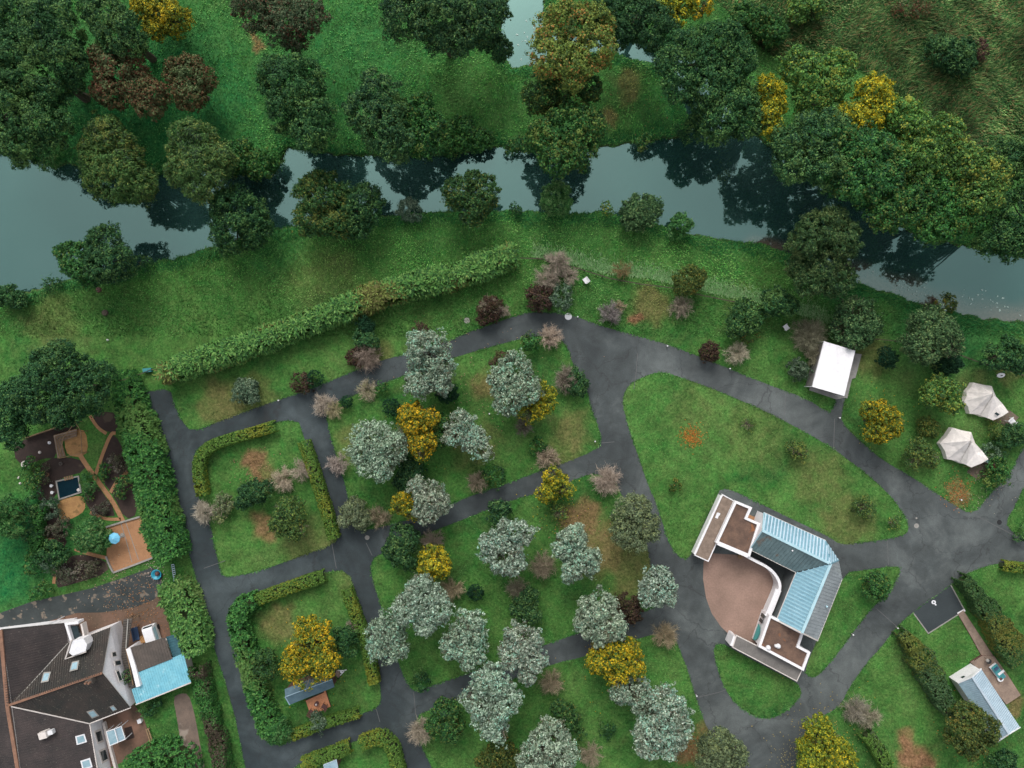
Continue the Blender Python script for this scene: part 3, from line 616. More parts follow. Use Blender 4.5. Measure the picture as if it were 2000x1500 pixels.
def puff_leaves(lobes, k, rng, scale=1.0, floor=.15):
    """lobes: (cx, cy, cz, rx, ry, rz) world metres; returns leaf quads and colours"""
    VV = []; CC = []; seed = rng.uniform(0, 20)
    tint = rng.uniform(.955, 1.045, 3)*rng.uniform(.9, 1.1); psf = rng.uniform(.3, 1.5)
    L, w, pr = k['L']*scale*.82, k['w']*scale*.82, k['puff']*.9
    out = []
    for (cx, cy, cz, rx, ry, rz) in lobes:
        if rx < 1.15: out.append((cx, cy, cz, rx, ry, rz)); continue
        out.append((cx, cy, cz, rx*.74, ry*.74, rz*.78))
        for d in unit(int(12+6*min(rx, 3.5)), rng):
            if d[2] < -.25: d[2] *= -1
            q = rng.choice([.12, .18, .26, .36]); t = rng.uniform(.95, 1.2)-q
            out.append((cx+d[0]*rx*t, cy+d[1]*ry*t, cz+d[2]*rz*t, rx*q, rx*q, rx*q*.85))
    lobes = out; arr = np.array(lobes)
    for i, (cx, cy, cz, rx, ry, rz) in enumerate(lobes):
        R = np.array([rx, ry, rz]); rm = rx
        p_r = min(pr, rm*.45)
        area = 2.9*math.pi*rx*ry*(.6+.4*rz/rx)
        npf = max(8, int(area/(p_r*p_r)*1.0))
        D = unit(npf, rng); D = D[(D[:, 2] > -.35) | (rng.random(npf) < .3)]
        bulge = 1+.15*field(D*rm+[cx, cy, cz], 1.6/max(rm, .8)*1.5, seed+i)+rng.uniform(-.17, .06, len(D))
        P = np.array([cx, cy, cz])+D*R*(bulge[:, None])+D*np.where(rng.random(len(D)) < .1, rng.uniform(.15, .55, len(D)), 0)[:, None]*min(1, rm/.8)
        ins = np.zeros(len(P), bool)
        for j in range(len(lobes)):
            if j != i: ins |= (((P-arr[j, :3])/(arr[j, 3:]*.78))**2).sum(1) < 1
        if rx > .8: ins |= field(P, 2.1, seed+5) < -.42
        P, D = P[~ins], D[~ins]
        if not len(P): continue
        P = P-D*R*np.where(rng.random(len(P)) < .18, rng.uniform(.15, .5, len(P)), 0)[:, None]
        nl = max(5, int(k['cov']*area/(.5*L*w)/max(1, len(D))))
        nl = int(min(nl, 90))
        idx = np.repeat(np.arange(len(P)), nl); n = len(idx)
        d2 = nrm(D[idx]*.75+unit(n, rng)); pos = P[idx]+d2*p_r*(rng.random((n, 1))**.4)*np.where(rng.random((n, 1)) < .14, rng.uniform(1.2, 1.9, (n, 1)), rng.uniform(.7, 1.1, (n, 1)))
        N = nrm(d2+.42*unit(n, rng)+[0, 0, .12])
        if k is K['willow']: T = nrm(d2*.5+.35*unit(n, rng)+[0, 0, -.7])
        elif k is K['spiky']: T = nrm(d2+.2*unit(n, rng))
        else: T = None
        V = leaf_quads(pos, N, L, w, rng, T)
        base = np.array(k['c'])[rng.integers(0, len(k['c']), n)]
        f = field(P, .9, seed+3)[idx]+rng.normal(0, .22, n)
        pm = f > np.quantile(f, 1-min(.6, k['ps']*psf)); q = np.array(k['p'])[rng.integers(0, len(k['p']), n)]
        base = np.where(pm[:, None], q, base)
        g = field(P, .7, seed+9)[idx]+rng.normal(0, .25, n)
        pm = g > np.quantile(g, .86); q = np.array(k['p2'])[rng.integers(0, len(k['p2']), n)]
        base = np.where(pm[:, None], q, base)
        tone = (1+.18*field(P, 2.6, seed+1))[idx, None]
        base = base*rng.uniform(.72, 1.28, (n, 1))*tone*tint
        keep = V[:, :, 2].min(1) > floor
        VV.append(V[keep]); CC.append(base[keep])
    return np.concatenate(VV), np.clip(np.concatenate(CC), 0, .9)
def leaf_obj(name, V, C, origin, parent=None, mat=None):
    me = raw_mesh(name, (V.reshape(-1, 3)-np.array(origin)), np.arange(len(V)*4).reshape(-1, 4), mat or M['leaf'])
    face_cols(me, C)
    o = bpy.data.objects.new(name, me); COL.objects.link(o)
    if parent: o.parent = parent
    else: o.location = origin
    return o
NLEAF = 0
def tree(kind, lobes, h, label, cat='tree', base=None, name=None, group=None, scale=1.0, trunk=True, squash=1.0):
    """lobes: (px, py, r) circles seen in the photo; h: total height in metres; base: pixel where the trunk stands"""
    global NLEAF
    rng = np.random.default_rng(abs(hash((round(lobes[0][0]*3), round(lobes[0][1]*7)))) % 99991)
    k = K[kind]; LB = []
    rmax = max(l[2] for l in lobes)*S
    for (px, py, r) in lobes:
        rw = r*S*(H-h*.6)/H
        rz = min(rw*1.15*squash, h*.47); top = h-(rmax-r*S)*.55; cz = max(top-rz, rz*.75)
        kf = S*(H-cz-rz*.3)/H; x, y = (px-1000)*kf, (750-py)*kf
        LB.append((x, y, cz, rw*.93, rw*.93, rz))
    wsum = sum(l[3]**2 for l in LB); bx = sum(l[0]*l[3]**2 for l in LB)/wsum; by = sum(l[1]*l[3]**2 for l in LB)/wsum
    if base: bx, by = W(*base)[:2]
    gz = float(gheight(np.array([bx]), np.array([by]))[0])
    V, C = puff_leaves(LB, k, rng, scale); NLEAF += len(V)
    org = (bx, by, gz)
    root = empty(name or k['name'], org)
    tag(root, label, cat, group or k['grp'])
    leaf_obj('crown' if cat == 'tree' else 'foliage', V, C, org, root)
    mb = MB(); cz = sum(l[2] for l in LB)/len(LB)
    if kind in ('silver', 'yellow', 'lemon', 'olive', 'young', 'sage'):
        A = []; B = []
        for l in LB:
            n = int(60*l[3]); d = unit(n, rng); d[:, 2] = np.abs(d[:, 2])*.9
            e = np.array(l[:3])+d*np.array(l[3:])*rng.uniform(.8, 1.12, (n, 1)); s0 = np.array([bx*.5+l[0]*.5, by*.5+l[1]*.5, gz+(cz-gz)*.7])
            m0 = s0+(e-s0)*rng.uniform(.35, .6, (n, 1))+rng.normal(0, .12, (n, 3)); A += [m0, np.repeat(s0[None], n, 0)]; B += [e, m0]
        A = np.concatenate(A); B = np.concatenate(B); dd = nrm(B-A); ss = nrm(np.cross(dd, unit(len(dd), rng)))
        Vt = np.stack([A-ss*.028, A+ss*.028, B+ss*.012, B-ss*.012], 1); Ct = np.array([(.20, .17, .13)])*rng.uniform(.6, 1.4, (len(Vt), 1))
        leaf_obj('branches', Vt, Ct, org, root, M['twig'])
    tr = max(.05, .028*h+.02*rmax) if cat == 'tree' else .05
    fork = Vector((bx*.7+.3*LB[0][0], by*.7+.3*LB[0][1], max(gz+.3, (cz-gz)*.6)))
    mid = Vector((bx, by, gz)).lerp(fork, .5)+Vector((rng.uniform(-.1, .1), rng.uniform(-.1, .1), 0))
    mb.tube([(bx, by, gz-.05), mid, fork], [tr*1.25, tr, tr*.8], M['bark'], 7)
    for l in LB:
        for _ in range(3):
            d = unit(1, rng)[0]; d[2] = abs(d[2])*.5
            e = Vector((l[0]+d[0]*l[3]*.7, l[1]+d[1]*l[4]*.7, l[2]+d[2]*l[5]*.6))
            c = fork.lerp(e, .5)+Vector((0, 0, -.12*l[3]))
            mb.tube([fork, c, e], [tr*.45, tr*.22, tr*.06], M['bark'], 5, False)
    for i in range(len(mb.v)): mb.v[i] = (mb.v[i][0]-bx, mb.v[i][1]-by, mb.v[i][2]-gz)
    t = mb.build('trunk' if cat == 'tree' else 'stem'); t.parent = root
    return root
def twiggy(px, py, r, h, label, col=((.30, .23, .20), (.24, .19, .165)), dens=1.0, name='bare_shrub', group='leafless twiggy shrubs', haze=None):
    """leafless shrub: fans of thin twigs from a short stem"""
    rng = np.random.default_rng(int(px*13+py*7)); rw = r*S*(H-h*.6)/H
    kf = S*(H-h*.5)/H; bx, by = (px-1000)*kf, (750-py)*kf
    A = []; B = []; WD = []
    nm = int(46*dens*max(1, (rw/1.6))**1.3); D = unit(nm*2, rng); D = D[D[:, 2] > .02][:nm]
    o = np.array([0, 0, h*.12])
    ext = rng.uniform(.55, 1.05, (len(D), 1))
    E = o+D*[rw, rw, h*.86]*ext
    mid = o+(E-o)*.5+rng.normal(0, .06*rw, E.shape)+[0, 0, .08*h]
    A += [np.repeat(o[None], len(D), 0), mid]; B += [mid, E]; WD += [np.full(len(D), .05), np.full(len(D), .035)]
    for it, (num, ln, wd) in enumerate(((12, .42, .028), (34, .26, .024))):
        i = rng.integers(0, len(D), len(D)*num); t = rng.uniform(.35, 1, (len(i), 1))
        st = np.where(t < .5, o+(mid[i]-o)*t*2, mid[i]+(E[i]-mid[i])*(t-.5)*2)
        d = nrm(D[i]*.8+.95*unit(len(i), rng)+[0, 0, .15])
        en = st+d*ln*rw*rng.uniform(.5, 1.15, (len(i), 1))
        A.append(st); B.append(en); WD.append(np.full(len(i), wd))
    A = np.concatenate(A); B = np.concatenate(B); WD = np.concatenate(WD)[:, None]
    d = nrm(B-A); s_ = nrm(np.cross(d, unit(len(d), rng)))
    V = np.stack([A-s_*WD*.5, A+s_*WD*.5, B+s_*WD*.22, B-s_*WD*.22], 1)
    V = V[V[:, :, 2].min(1) > -.02]
    C = np.clip(np.array(col)*[1.30, 1.42, 1.30], 0, 1)[rng.integers(0, len(col), len(V))]*rng.uniform(.75, 1.35, (len(V), 1))
    gz = float(gheight(np.array([bx]), np.array([by]))[0])
    root = empty(name, (bx, by, gz)); tag(root, label, 'shrub', group)
    leaf_obj('twigs', V, C, (0, 0, 0), root, M['twig'])
    if haze:
        k = dict(K[haze]); k['cov'] *= .45
        LB = [(0, 0, h*.5, rw*.8, rw*.8, h*.42)]
        V, C = puff_leaves(LB, k, rng, .8); leaf_obj('foliage', V, C, (0, 0, 0), root)
    return root
def rosettes(P, N, L, w, n, rng):
    """star shaped whorls of long leaves"""
    m_ = len(P); idx = np.repeat(np.arange(m_), n)
    A = nrm(N[idx]+.25*unit(len(idx), rng)); T = nrm(np.cross(A, unit(len(idx), rng)))
    lift = rng.uniform(.15, .8, (len(idx), 1)); T = nrm(T+A*lift)
    ll = L*rng.uniform(.6, 1.2, (len(idx), 1))
    pos = P[idx]+T*ll*.5
    Nn = nrm(A-T*(A*T).sum(1, keepdims=True))
    return leaf_quads(pos, Nn, L, w, rng, T), idx
def hedge(path, hw, h, label, cols, mode='clip', patch=None, group=None, name='hedge', widths=None, smooth=2, lift=0.0, dens=1.0, rag=.12, L=None):
    """path in photo pixels at the hedge top; hw half width px"""
    global NLEAF
    rng = np.random.default_rng(int(path[0][0]*3+path[0][1]))
    n0 = len(path); ws = np.array(widths or [hw]*n0, float)
    tt = np.concatenate([[0], np.cumsum(np.hypot(*np.diff(np.array(path, float), axis=0).T))])
    sp_ = chaikin(path, smooth, False); P = np.array([tuple(W(x, y, h*.8)[:2]) for x, y in sp_])
    PX = np.array(sp_, float); seg = np.hypot(*np.diff(P, axis=0).T); cum = np.concatenate([[0], np.cumsum(seg)]); Lt = cum[-1]
    tpx = np.concatenate([[0], np.cumsum(np.hypot(*np.diff(PX, axis=0).T))])
    wid = np.interp(tpx/tpx[-1], tt/tt[-1], ws)*S
    area = Lt*(2*wid.mean()+1.6*h)
    pr = .17 if mode == 'clip' else .32
    n = int(area/(pr*pr)*1.1*dens)
    s_ = rng.random(n)*Lt; X = np.interp(s_, cum, P[:, 0]); Y = np.interp(s_, cum, P[:, 1]); HW = np.interp(s_, cum, wid)
    i = np.clip(np.searchsorted(cum, s_)-1, 0, len(seg)-1); d = (P[i+1]-P[i])/seg[i][:, None]; nr = np.stack([-d[:, 1], d[:, 0]], 1)
    wv = 1+rag*wob(X, Y, 1.5, 2)+rag*.6*wob(X, Y, 3.7, 5); HW = HW*wv; hh = h*(1+rag*.9*wob(X, Y, 1.9, 7))
    perim = 2*HW+1.5*hh; u = rng.random(n)*perim
    top = u < 2*HW; side = np.where(u < 2*HW+.75*hh, 1, -1)
    off = np.where(top, u-HW, side*HW); zz = np.where(top, hh, hh*(1-((u-2*HW) % (.75*hh))/(.75*hh)))
    edge = np.abs(off)/HW
    if mode != 'clip': zz = np.where(top, hh*(1-.28*edge**2.5), zz*.75)
    Pp = np.stack([X+nr[:, 0]*off, Y+nr[:, 1]*off, zz], 1)
    Nn = np.where(top[:, None], np.stack([nr[:, 0]*off/HW*.7, nr[:, 1]*off/HW*.7, np.ones(n)], 1), np.stack([nr[:, 0]*side, nr[:, 1]*side, np.full(n, .35)], 1)); Nn = nrm(Nn)
    seed = rng.uniform(0, 9)
    if mode == 'rosette':
        V, idx = rosettes(Pp+Nn*rng.uniform(-.15, .22, (n, 1)), Nn, L or .62, .17, 8, rng)
    else:
        nl = 9; idx = np.repeat(np.arange(n), nl); q = nrm(Nn[idx]+unit(n*nl, rng)*.9)
        V = leaf_quads(Pp[idx]+q*rng.uniform(.02, .2, (n*nl, 1)), nrm(q+.3*unit(n*nl, rng)), .17, .11, rng)
    C = np.array(cols)[rng.integers(0, len(cols), len(idx))]
    f = field(Pp, .55, seed)[idx]+rng.normal(0, .2, len(idx))
    if patch is not None:
        C = np.where((f > np.quantile(f, 1-patch[0]))[:, None], np.array(patch[1])[rng.integers(0, len(patch[1]), len(idx))], C)
    C = C*rng.uniform(.75, 1.25, (len(idx), 1))
    keep = V[:, :, 2].min(1) > .02; V = V[keep]; C = C[keep]; NLEAF += len(V)
    org = (X.mean(), Y.mean(), 0)
    root = empty(name, org); tag(root, label, 'hedge', group)
    leaf_obj('foliage', V, C, org, root)
    mb = MB(); inner = [(p[0]-org[0], p[1]-org[1]) for p in P]
    k = 3 if len(inner) > 12 else 1
    inner = inner[::k]+([inner[-1]] if (len(inner)-1) % k else [])
    if len(inner) > 4: inner = inner[1:-1]
    mb.band(inner, max(.12, wid.min()*.9), 0, h*.6, M['hedgecore'])
    b_ = mb.build('stem'); b_.parent = root
    return root
M['hedgecore'] = simple('hedge_twigs', (.05, .075, .02), (.03, .05, .015), 4, .95)
T = tree
# --- north west wood
T('dark', [(40, 35, 62), (100, 45, 58), (60, 80, 45)], 13, 'broad dark tree in the top left corner of the photo')
T('dark', [(75, 135, 75), (25, 120, 50), (125, 110, 40)], 14, 'dark spreading tree just below the top left corner tree')
T('dark', [(30, 225, 70), (80, 240, 52), (40, 275, 45), (-30, 210, 60)], 13, 'dark tree hanging over the river at the left edge', base=(30, 250))
T('dark', [(205, 25, 48), (235, 60, 48), (250, 85, 26)], 12, 'blue green tree behind the yellow tree at the top left')
T('lemon', [(308, 20, 44), (338, 35, 33), (300, 55, 24), (280, 20, 26)], 7, 'green and yellow maple at the top edge beside a blue green tree')
T('copper', [(240, 138, 58), (285, 180, 42), (205, 120, 36), (288, 215, 22), (215, 175, 36)], 10, 'large reddish brown tree on the north west lawn')
T('copper', [(365, 148, 42), (395, 150, 26), (368, 185, 34), (345, 135, 24)], 8, 'smaller rust and green tree right of the large reddish one')
T('moss', [(495, 20, 42), (560, 45, 48), (605, 30, 34), (530, 15, 40)], 11, 'round brownish green tree at the top edge left of centre')
T('dark', [(575, 170, 66), (560, 205, 50), (610, 225, 46), (600, 262, 38), (540, 150, 40)], 13, 'tall blue green tree on the north bank with a pale upper side', base=(600, 262))
T('dark', [(738, 185, 46), (705, 215, 42), (745, 240, 55), (770, 275, 40)], 12, 'dark tree on the north bank between a blue green and a lighter tree', base=(752, 270))
T('mid', [(815, 220, 40), (825, 270, 40), (850, 245, 25), (790, 245, 30)], 9, 'mid green tree with a yellowish side on the north bank', base=(820, 275))
T('mid', [(900, 262, 36), (940, 272, 26), (880, 285, 22)], 3, 'low leafy bush spilling over the north bank left of the tall trees', 'shrub', base=(905, 272))
T('dark', [(790, 25, 52), (860, 30, 65), (925, 35, 52), (900, 75, 32), (970, 20, 28)], 13, 'wide dark tree at the top edge left of the creek', scale=1.0)
T('dark', [(975, 92, 26), (955, 70, 30)], 7, 'low black green tree leaning over the creek', base=(965, 80))
T('maple', [(1110, 55, 60), (1075, 105, 46), (1160, 90, 44), (1115, 130, 46), (1160, 40, 38)], 14, 'big tree turning orange beside the creek', base=(1095, 165))
T('bank', [(1065, 180, 42), (1110, 185, 42), (1150, 170, 28)], 9, 'green tree with a few amber leaves below the big orange one')
T('mid', [(1110, 250, 56), (1090, 300, 42), (1150, 245, 34), (1125, 290, 42), (1060, 265, 34)], 11, 'dense green tree standing out over the river below the orange tree', base=(1110, 270))
T('mid', [(1020, 282, 18), (1000, 288, 14), (1045, 280, 16)], 1.6, 'small leafy bush on the north bank left of the dense green tree', 'shrub', base=(1025, 284))
T('mid', [(1250, 280, 14), (1262, 270, 12)], 1.6, 'small clump of reeds dipping into the river on the north bank', 'shrub', base=(1250, 270), group='bushes on the banks')
T('dark', [(1235, 30, 50), (1210, 60, 32), (1280, 55, 44), (1180, 20, 30)], 11, 'dark tree right of the big orange one at the creek', base=(1245, 55))
T('lemon', [(1302, 12, 28), (1335, 8, 26), (1322, 32, 18)], 6, 'bright golden tree cut by the top edge', base=(1310, 50))
T('yellow', [(1375, 5, 18), (1360, 25, 10)], 5, 'small yellow tree at the top edge right of the golden one', base=(1370, 30))
T('dark', [(1345, 115, 58), (1410, 85, 52), (1330, 165, 40), (1390, 165, 50), (1440, 120, 42)], 13, 'wide blue green tree right of the island lawn', base=(1375, 150))
T('dark', [(1440, 190, 52), (1465, 230, 38), (1405, 240, 36), (1420, 215, 45)], 12, 'dark green tree overhanging the river bend', base=(1450, 225))
T('dark', [(1362, 240, 24), (1345, 255, 18), (1375, 262, 16)], 4, 'small dark bush at the tip of the island lawn', 'shrub', base=(1352, 235))
T('lemon', [(1503, 175, 32), (1498, 220, 28), (1510, 245, 20), (1515, 205, 22)], 11, 'narrow golden tree left of the pale green one', base=(1500, 240))
T('lime', [(1590, 155, 52), (1558, 125, 34), (1640, 130, 34), (1590, 200, 34), (1625, 165, 36)], 12, 'pale lime green tree between the golden trees', base=(1590, 200))
T('lemon', [(1705, 180, 36), (1668, 225, 32), (1728, 205, 26), (1700, 230, 26)], 12, 'golden tree above the riverside wood', base=(1690, 240))
T('dark', [(1600, 260, 52), (1555, 320, 45), (1620, 320, 48), (1545, 280, 36)], 13, 'dark green tree at the left end of the riverside wood', base=(1590, 320))
T('mid', [(1690, 300, 58), (1680, 360, 48), (1730, 340, 48), (1650, 270, 34)], 14, 'round green tree in the middle of the riverside wood', base=(1690, 345))
T('lime', [(1765, 235, 46), (1740, 215, 28), (1790, 270, 42)], 12, 'yellow tipped tree right of the golden one', base=(1765, 290))
T('lime', [(1830, 270, 50), (1800, 310, 48), (1860, 300, 42)], 14, 'lime green tree above the middle of the riverside wood', base=(1810, 330))
T('mid', [(1760, 400, 48), (1725, 420, 30), (1790, 370, 44)], 13, 'green tree leaning over the river in front of the wood', base=(1760, 400))
T('lime', [(1890, 320, 48), (1930, 345, 44), (1905, 385, 36), (1940, 380, 28)], 15, 'yellow green tree at the right of the riverside wood', base=(1880, 370))
T('mid', [(1850, 420, 48), (1895, 425, 36), (1825, 445, 30), (1840, 375, 44)], 13, 'bright edged tree at the lower front of the riverside wood', base=(1845, 425))
T('dark', [(1975, 310, 46), (2010, 340, 45)], 11, 'dark tree at the right edge above the river', base=(1960, 350))
T('dark', [(1985, 420, 52), (1945, 465, 40), (1990, 470, 38), (2020, 400, 50)], 13, 'large dark tree leaning over the river at the right edge', base=(1975, 450))
T('dark', [(1840, 100, 36), (1872, 112, 34), (1885, 95, 24)], 3.5, 'dark round bush in the rough meadow', 'shrub', name='meadow_bush', group='bushes in the rough meadow')
T('brown', [(1912, 92, 17), (1918, 105, 12)], 2.5, 'dark red bush at the right end of the meadow bush', 'shrub', name='meadow_bush', group='bushes in the rough meadow')
T('copper', [(1800, 15, 18), (1765, 15, 14)], 2.2, 'pinkish brown bush at the top edge of the rough meadow', 'shrub', name='meadow_bush', group='bushes in the rough meadow')
T('lime', [(1590, 15, 24), (1560, 20, 24)], 3, 'low green bush at the top edge left of the rough meadow', 'shrub', name='meadow_bush', group='bushes in the rough meadow')
T('mid', [(1480, 40, 34), (1510, 60, 30), (1455, 30, 28)], 4, 'rounded green bush where the rough meadow meets the trees', 'shrub', name='meadow_bush', group='bushes in the rough meadow')
T('willow', [(205, 265, 42), (235, 300, 38), (175, 290, 24)], 9, 'upper half of the feathery pair at the left bank', base=(225, 315))
T('willow', [(185, 315, 34), (240, 345, 56), (205, 350, 42), (275, 365, 30)], 10, 'feathery olive tree leaning over the river on the left', base=(240, 330))
T('willow', [(375, 280, 50), (395, 325, 52), (360, 335, 38), (425, 310, 36), (385, 365, 30)], 11, 'tall feathery tree with a straw coloured left side', base=(400, 320))
T('mid', [(465, 305, 36), (510, 325, 32), (440, 320, 28)], 4, 'low leafy bush on the bank right of the feathery trees', 'shrub', base=(475, 318))
T('spiky', [(105, 310, 16), (92, 322, 12)], 1.4, 'bright green reeds at the tip of the north lawn', 'shrub', base=(102, 312), name='reed_clump', group='bushes on the banks')
# --- south bank
T('dark', [(465, 420, 58), (450, 455, 44), (495, 445, 38), (440, 405, 34)], 8, 'dark tree on the south bank below the feathery trees', base=(475, 462))
T('bank', [(630, 385, 54), (610, 425, 40), (655, 430, 38), (610, 365, 28)], 8, 'green and ochre tree, left half of the large pair on the south bank', base=(640, 430))
T('dark', [(700, 405, 48), (695, 435, 32), (665, 425, 30)], 7, 'dark right half of the large pair on the south bank', base=(690, 425))
T('pale', [(795, 408, 24), (805, 412, 18)], 3, 'small round pale bush at the water between two trees', 'shrub', base=(795, 418), group='bushes on the banks')
T('bank', [(900, 372, 34), (942, 380, 38), (925, 410, 32), (925, 350, 20), (890, 390, 20)], 7, 'olive tree with a tan right side on the south bank', base=(920, 418))
T('bright', [(1088, 385, 32), (1098, 400, 22), (1075, 392, 22)], 4, 'bright round bush on the south bank below the dense green tree', 'shrub', base=(1088, 412), scale=.7, group='bushes on the banks')
T('sage', [(1252, 410, 38), (1240, 420, 30), (1270, 405, 24)], 4.5, 'grey green round bush on the south bank, largest of the three small ones', 'shrub', base=(1255, 430), group='bushes on the banks')
T('bright', [(1330, 438, 23), (1320, 448, 17)], 3, 'small feathery bush right of the grey green round bush', 'shrub', base=(1328, 450), group='bushes on the banks')
T('lime', [(1185, 402, 9), (1187, 412, 9)], 2.5, 'tiny yellowish bush standing alone at the south bank', 'shrub', base=(1187, 414), group='bushes on the banks')
T('dark', [(1005, 404, 9), (1012, 410, 8)], 1.5, 'tiny dark bush at the water right of the olive tree', 'shrub', base=(1006, 411), group='bushes on the banks')
T('mid', [(150, 505, 36), (165, 530, 30), (130, 495, 24)], 7, 'lighter left half of the pair on the left south bank', base=(160, 545))
T('dark', [(205, 480, 42), (215, 515, 44), (190, 520, 28), (240, 500, 22)], 8, 'darker right half of the pair on the left south bank', base=(205, 535))
T('dark', [(12, 578, 24), (35, 585, 20)], 2.5, 'dark bush at the left edge of the south bank', 'shrub', base=(15, 585), group='bushes on the banks')
T('dark', [(98, 556, 13), (108, 552, 9)], 1.5, 'tiny dark bush on the bank left of the leafy pair', 'shrub', base=(98, 558), group='bushes on the banks')
T('dark', [(272, 511, 14), (286, 509, 10)], 1.5, 'tiny dark bush on the bank right of the leafy pair', 'shrub', base=(275, 515), group='bushes on the banks')
T('feather', [(1610, 450, 48), (1575, 475, 36), (1650, 465, 38), (1630, 430, 30)], 11, 'upper feathery tree of the pair by the river right of centre', base=(1605, 500))
T('feather', [(1610, 515, 50), (1580, 545, 36), (1635, 545, 36), (1560, 520, 24)], 9, 'lower feathery tree of the pair by the river right of centre', base=(1600, 535))
T('amber', [(1850, 590, 17), (1858, 598, 10)], 2.5, 'small yellowish bush at the gravel bar', 'shrub', base=(1848, 602), group='bushes on the banks')
twiggy(1826, 597, 16, 1.8, 'small dark leafless bush left of the yellowish one at the gravel bar', ((.10, .07, .06), (.14, .11, .09)))
T('dark', [(1518, 588, 30), (1540, 598, 22), (1505, 600, 20)], 4.5, 'round dark shrub behind the white lawn chair', 'shrub')
T('sage', [(1672, 612, 40), (1655, 640, 32), (1690, 640, 34), (1665, 665, 22)], 4.6, 'green tree reaching over the white marquee roof')
T('sage', [(1822, 640, 44), (1800, 672, 38), (1850, 670, 34), (1810, 690, 24)], 8, 'grey green domed tree on the right lawn')
T('ball', [(1857, 705, 27), (1845, 715, 18)], 3.5, 'dark shrub tucked below the grey green domed tree', 'shrub')
T('ball', [(1735, 702, 21), (1730, 688, 12)], 3, 'dark shrub right of the marquee', 'shrub')
T('dark', [(1965, 690, 34), (1995, 700, 30), (1940, 700, 18)], 6, 'dark tree at the right edge above the upper tent')
twiggy(1582, 655, 38, 3.0, 'tall dark leafless shrub above the marquee', ((.13, .115, .085), (.19, .17, .125)), 1.6)
twiggy(1590, 695, 24, 2.6, 'brownish leafless shrub touching the marquee roof', ((.17, .145, .105), (.22, .19, .14)), 1.3)
T('pale', [(1556, 718, 20), (1565, 728, 14)], 2.2, 'small weeping pale shrub left of the marquee', 'shrub')
# --- strip under the long hedge
twiggy(955, 598, 24, 3.6, 'twiggy shrub with dark leaves above the path bend', ((.28, .23, .18), (.20, .16, .13)), 1.5, haze='brown')
T('brown', [(950, 610, 24), (965, 600, 18)], 2.6, 'dark brown shrub under the twigs above the path bend', 'shrub')
twiggy(983, 608, 15, 2.2, 'small pinkish twiggy shrub right of the one above the path bend')
twiggy(1090, 512, 28, 4.5, 'pinkish leafless tree at the fence, upper one of the pair', dens=1.5)
twiggy(1070, 545, 30, 3.6, 'pinkish leafless shrub directly above the dark brown one', dens=1.3)
twiggy(1112, 538, 22, 3.2, 'faint leafless shrub right of the tall pinkish one', dens=.9)
T('brown', [(1053, 580, 26), (1062, 590, 18)], 3, 'dark brown dense shrub at the top bend of the road', 'shrub')
T('pale', [(1100, 572, 16), (1103, 590, 14), (1088, 585, 12)], 3, 'weeping pale blue green shrub at the top bend of the road', 'shrub')
twiggy(1215, 526, 22, 2.6, 'thin brownish shrub on the fence line', ((.20, .13, .07), (.15, .12, .06)), .7)
twiggy(1192, 611, 25, 3.2, 'dark purplish leafless shrub at the road edge', ((.15, .12, .13), (.22, .18, .18)), 1.5)
twiggy(1212, 598, 14, 2.2, 'small tan twiggy shrub behind the purplish one', ((.30, .22, .16), (.22, .17, .12)), .8)
T('amber', [(1345, 548, 30), (1335, 560, 20), (1360, 540, 20)], 4.5, 'yellowish open tree on the fence line', scale=.8)
twiggy(1330, 598, 26, 3.2, 'pale leafless shrub below the yellowish tree', ((.26, .20, .17), (.20, .16, .13)), 1.2)
T('dark', [(1455, 612, 32), (1440, 635, 24), (1470, 628, 22)], 4.5, 'glossy dark shrub with pale flecks on the upper lawn', 'shrub')
T('amber', [(1460, 655, 15)], 2, 'small yellow green shrub under the glossy dark one', 'shrub')
T('brown', [(1388, 685, 21), (1380, 690, 14)], 2.4, 'dark copper shrub at the road edge, left of a leafless one', 'shrub')
twiggy(1441, 690, 26, 2.8, 'pale leafless shrub right of the dark copper one', ((.36, .30, .25), (.28, .23, .18)), 1.4)
T('ball', [(712, 635, 20)], 3, 'dark shadowy evergreen close to the long hedge', 'shrub')
T('dark', [(712, 660, 22), (725, 668, 14)], 3, 'green shrub between the dark evergreen and the bare one', 'shrub')
twiggy(715, 695, 32, 3.2, 'pinkish brown twiggy shrub at the edge of the upper path', ((.26, .19, .17), (.19, .14, .12)), 1.5)
T('brown', [(695, 700, 20)], 2, 'dark reddish shrub under the pinkish twigs at the upper path', 'shrub')
T('brown', [(583, 746, 19), (595, 752, 14)], 2.2, 'copper red shrub at the edge of the upper path', 'shrub')
T('ball', [(613, 740, 16)], 2.2, 'dark round evergreen right of the copper red shrub', 'shrub')
T('pale', [(480, 758, 24), (488, 772, 20), (466, 768, 16)], 2.6, 'pale green shrub on the left lawn by the upper path', 'shrub')
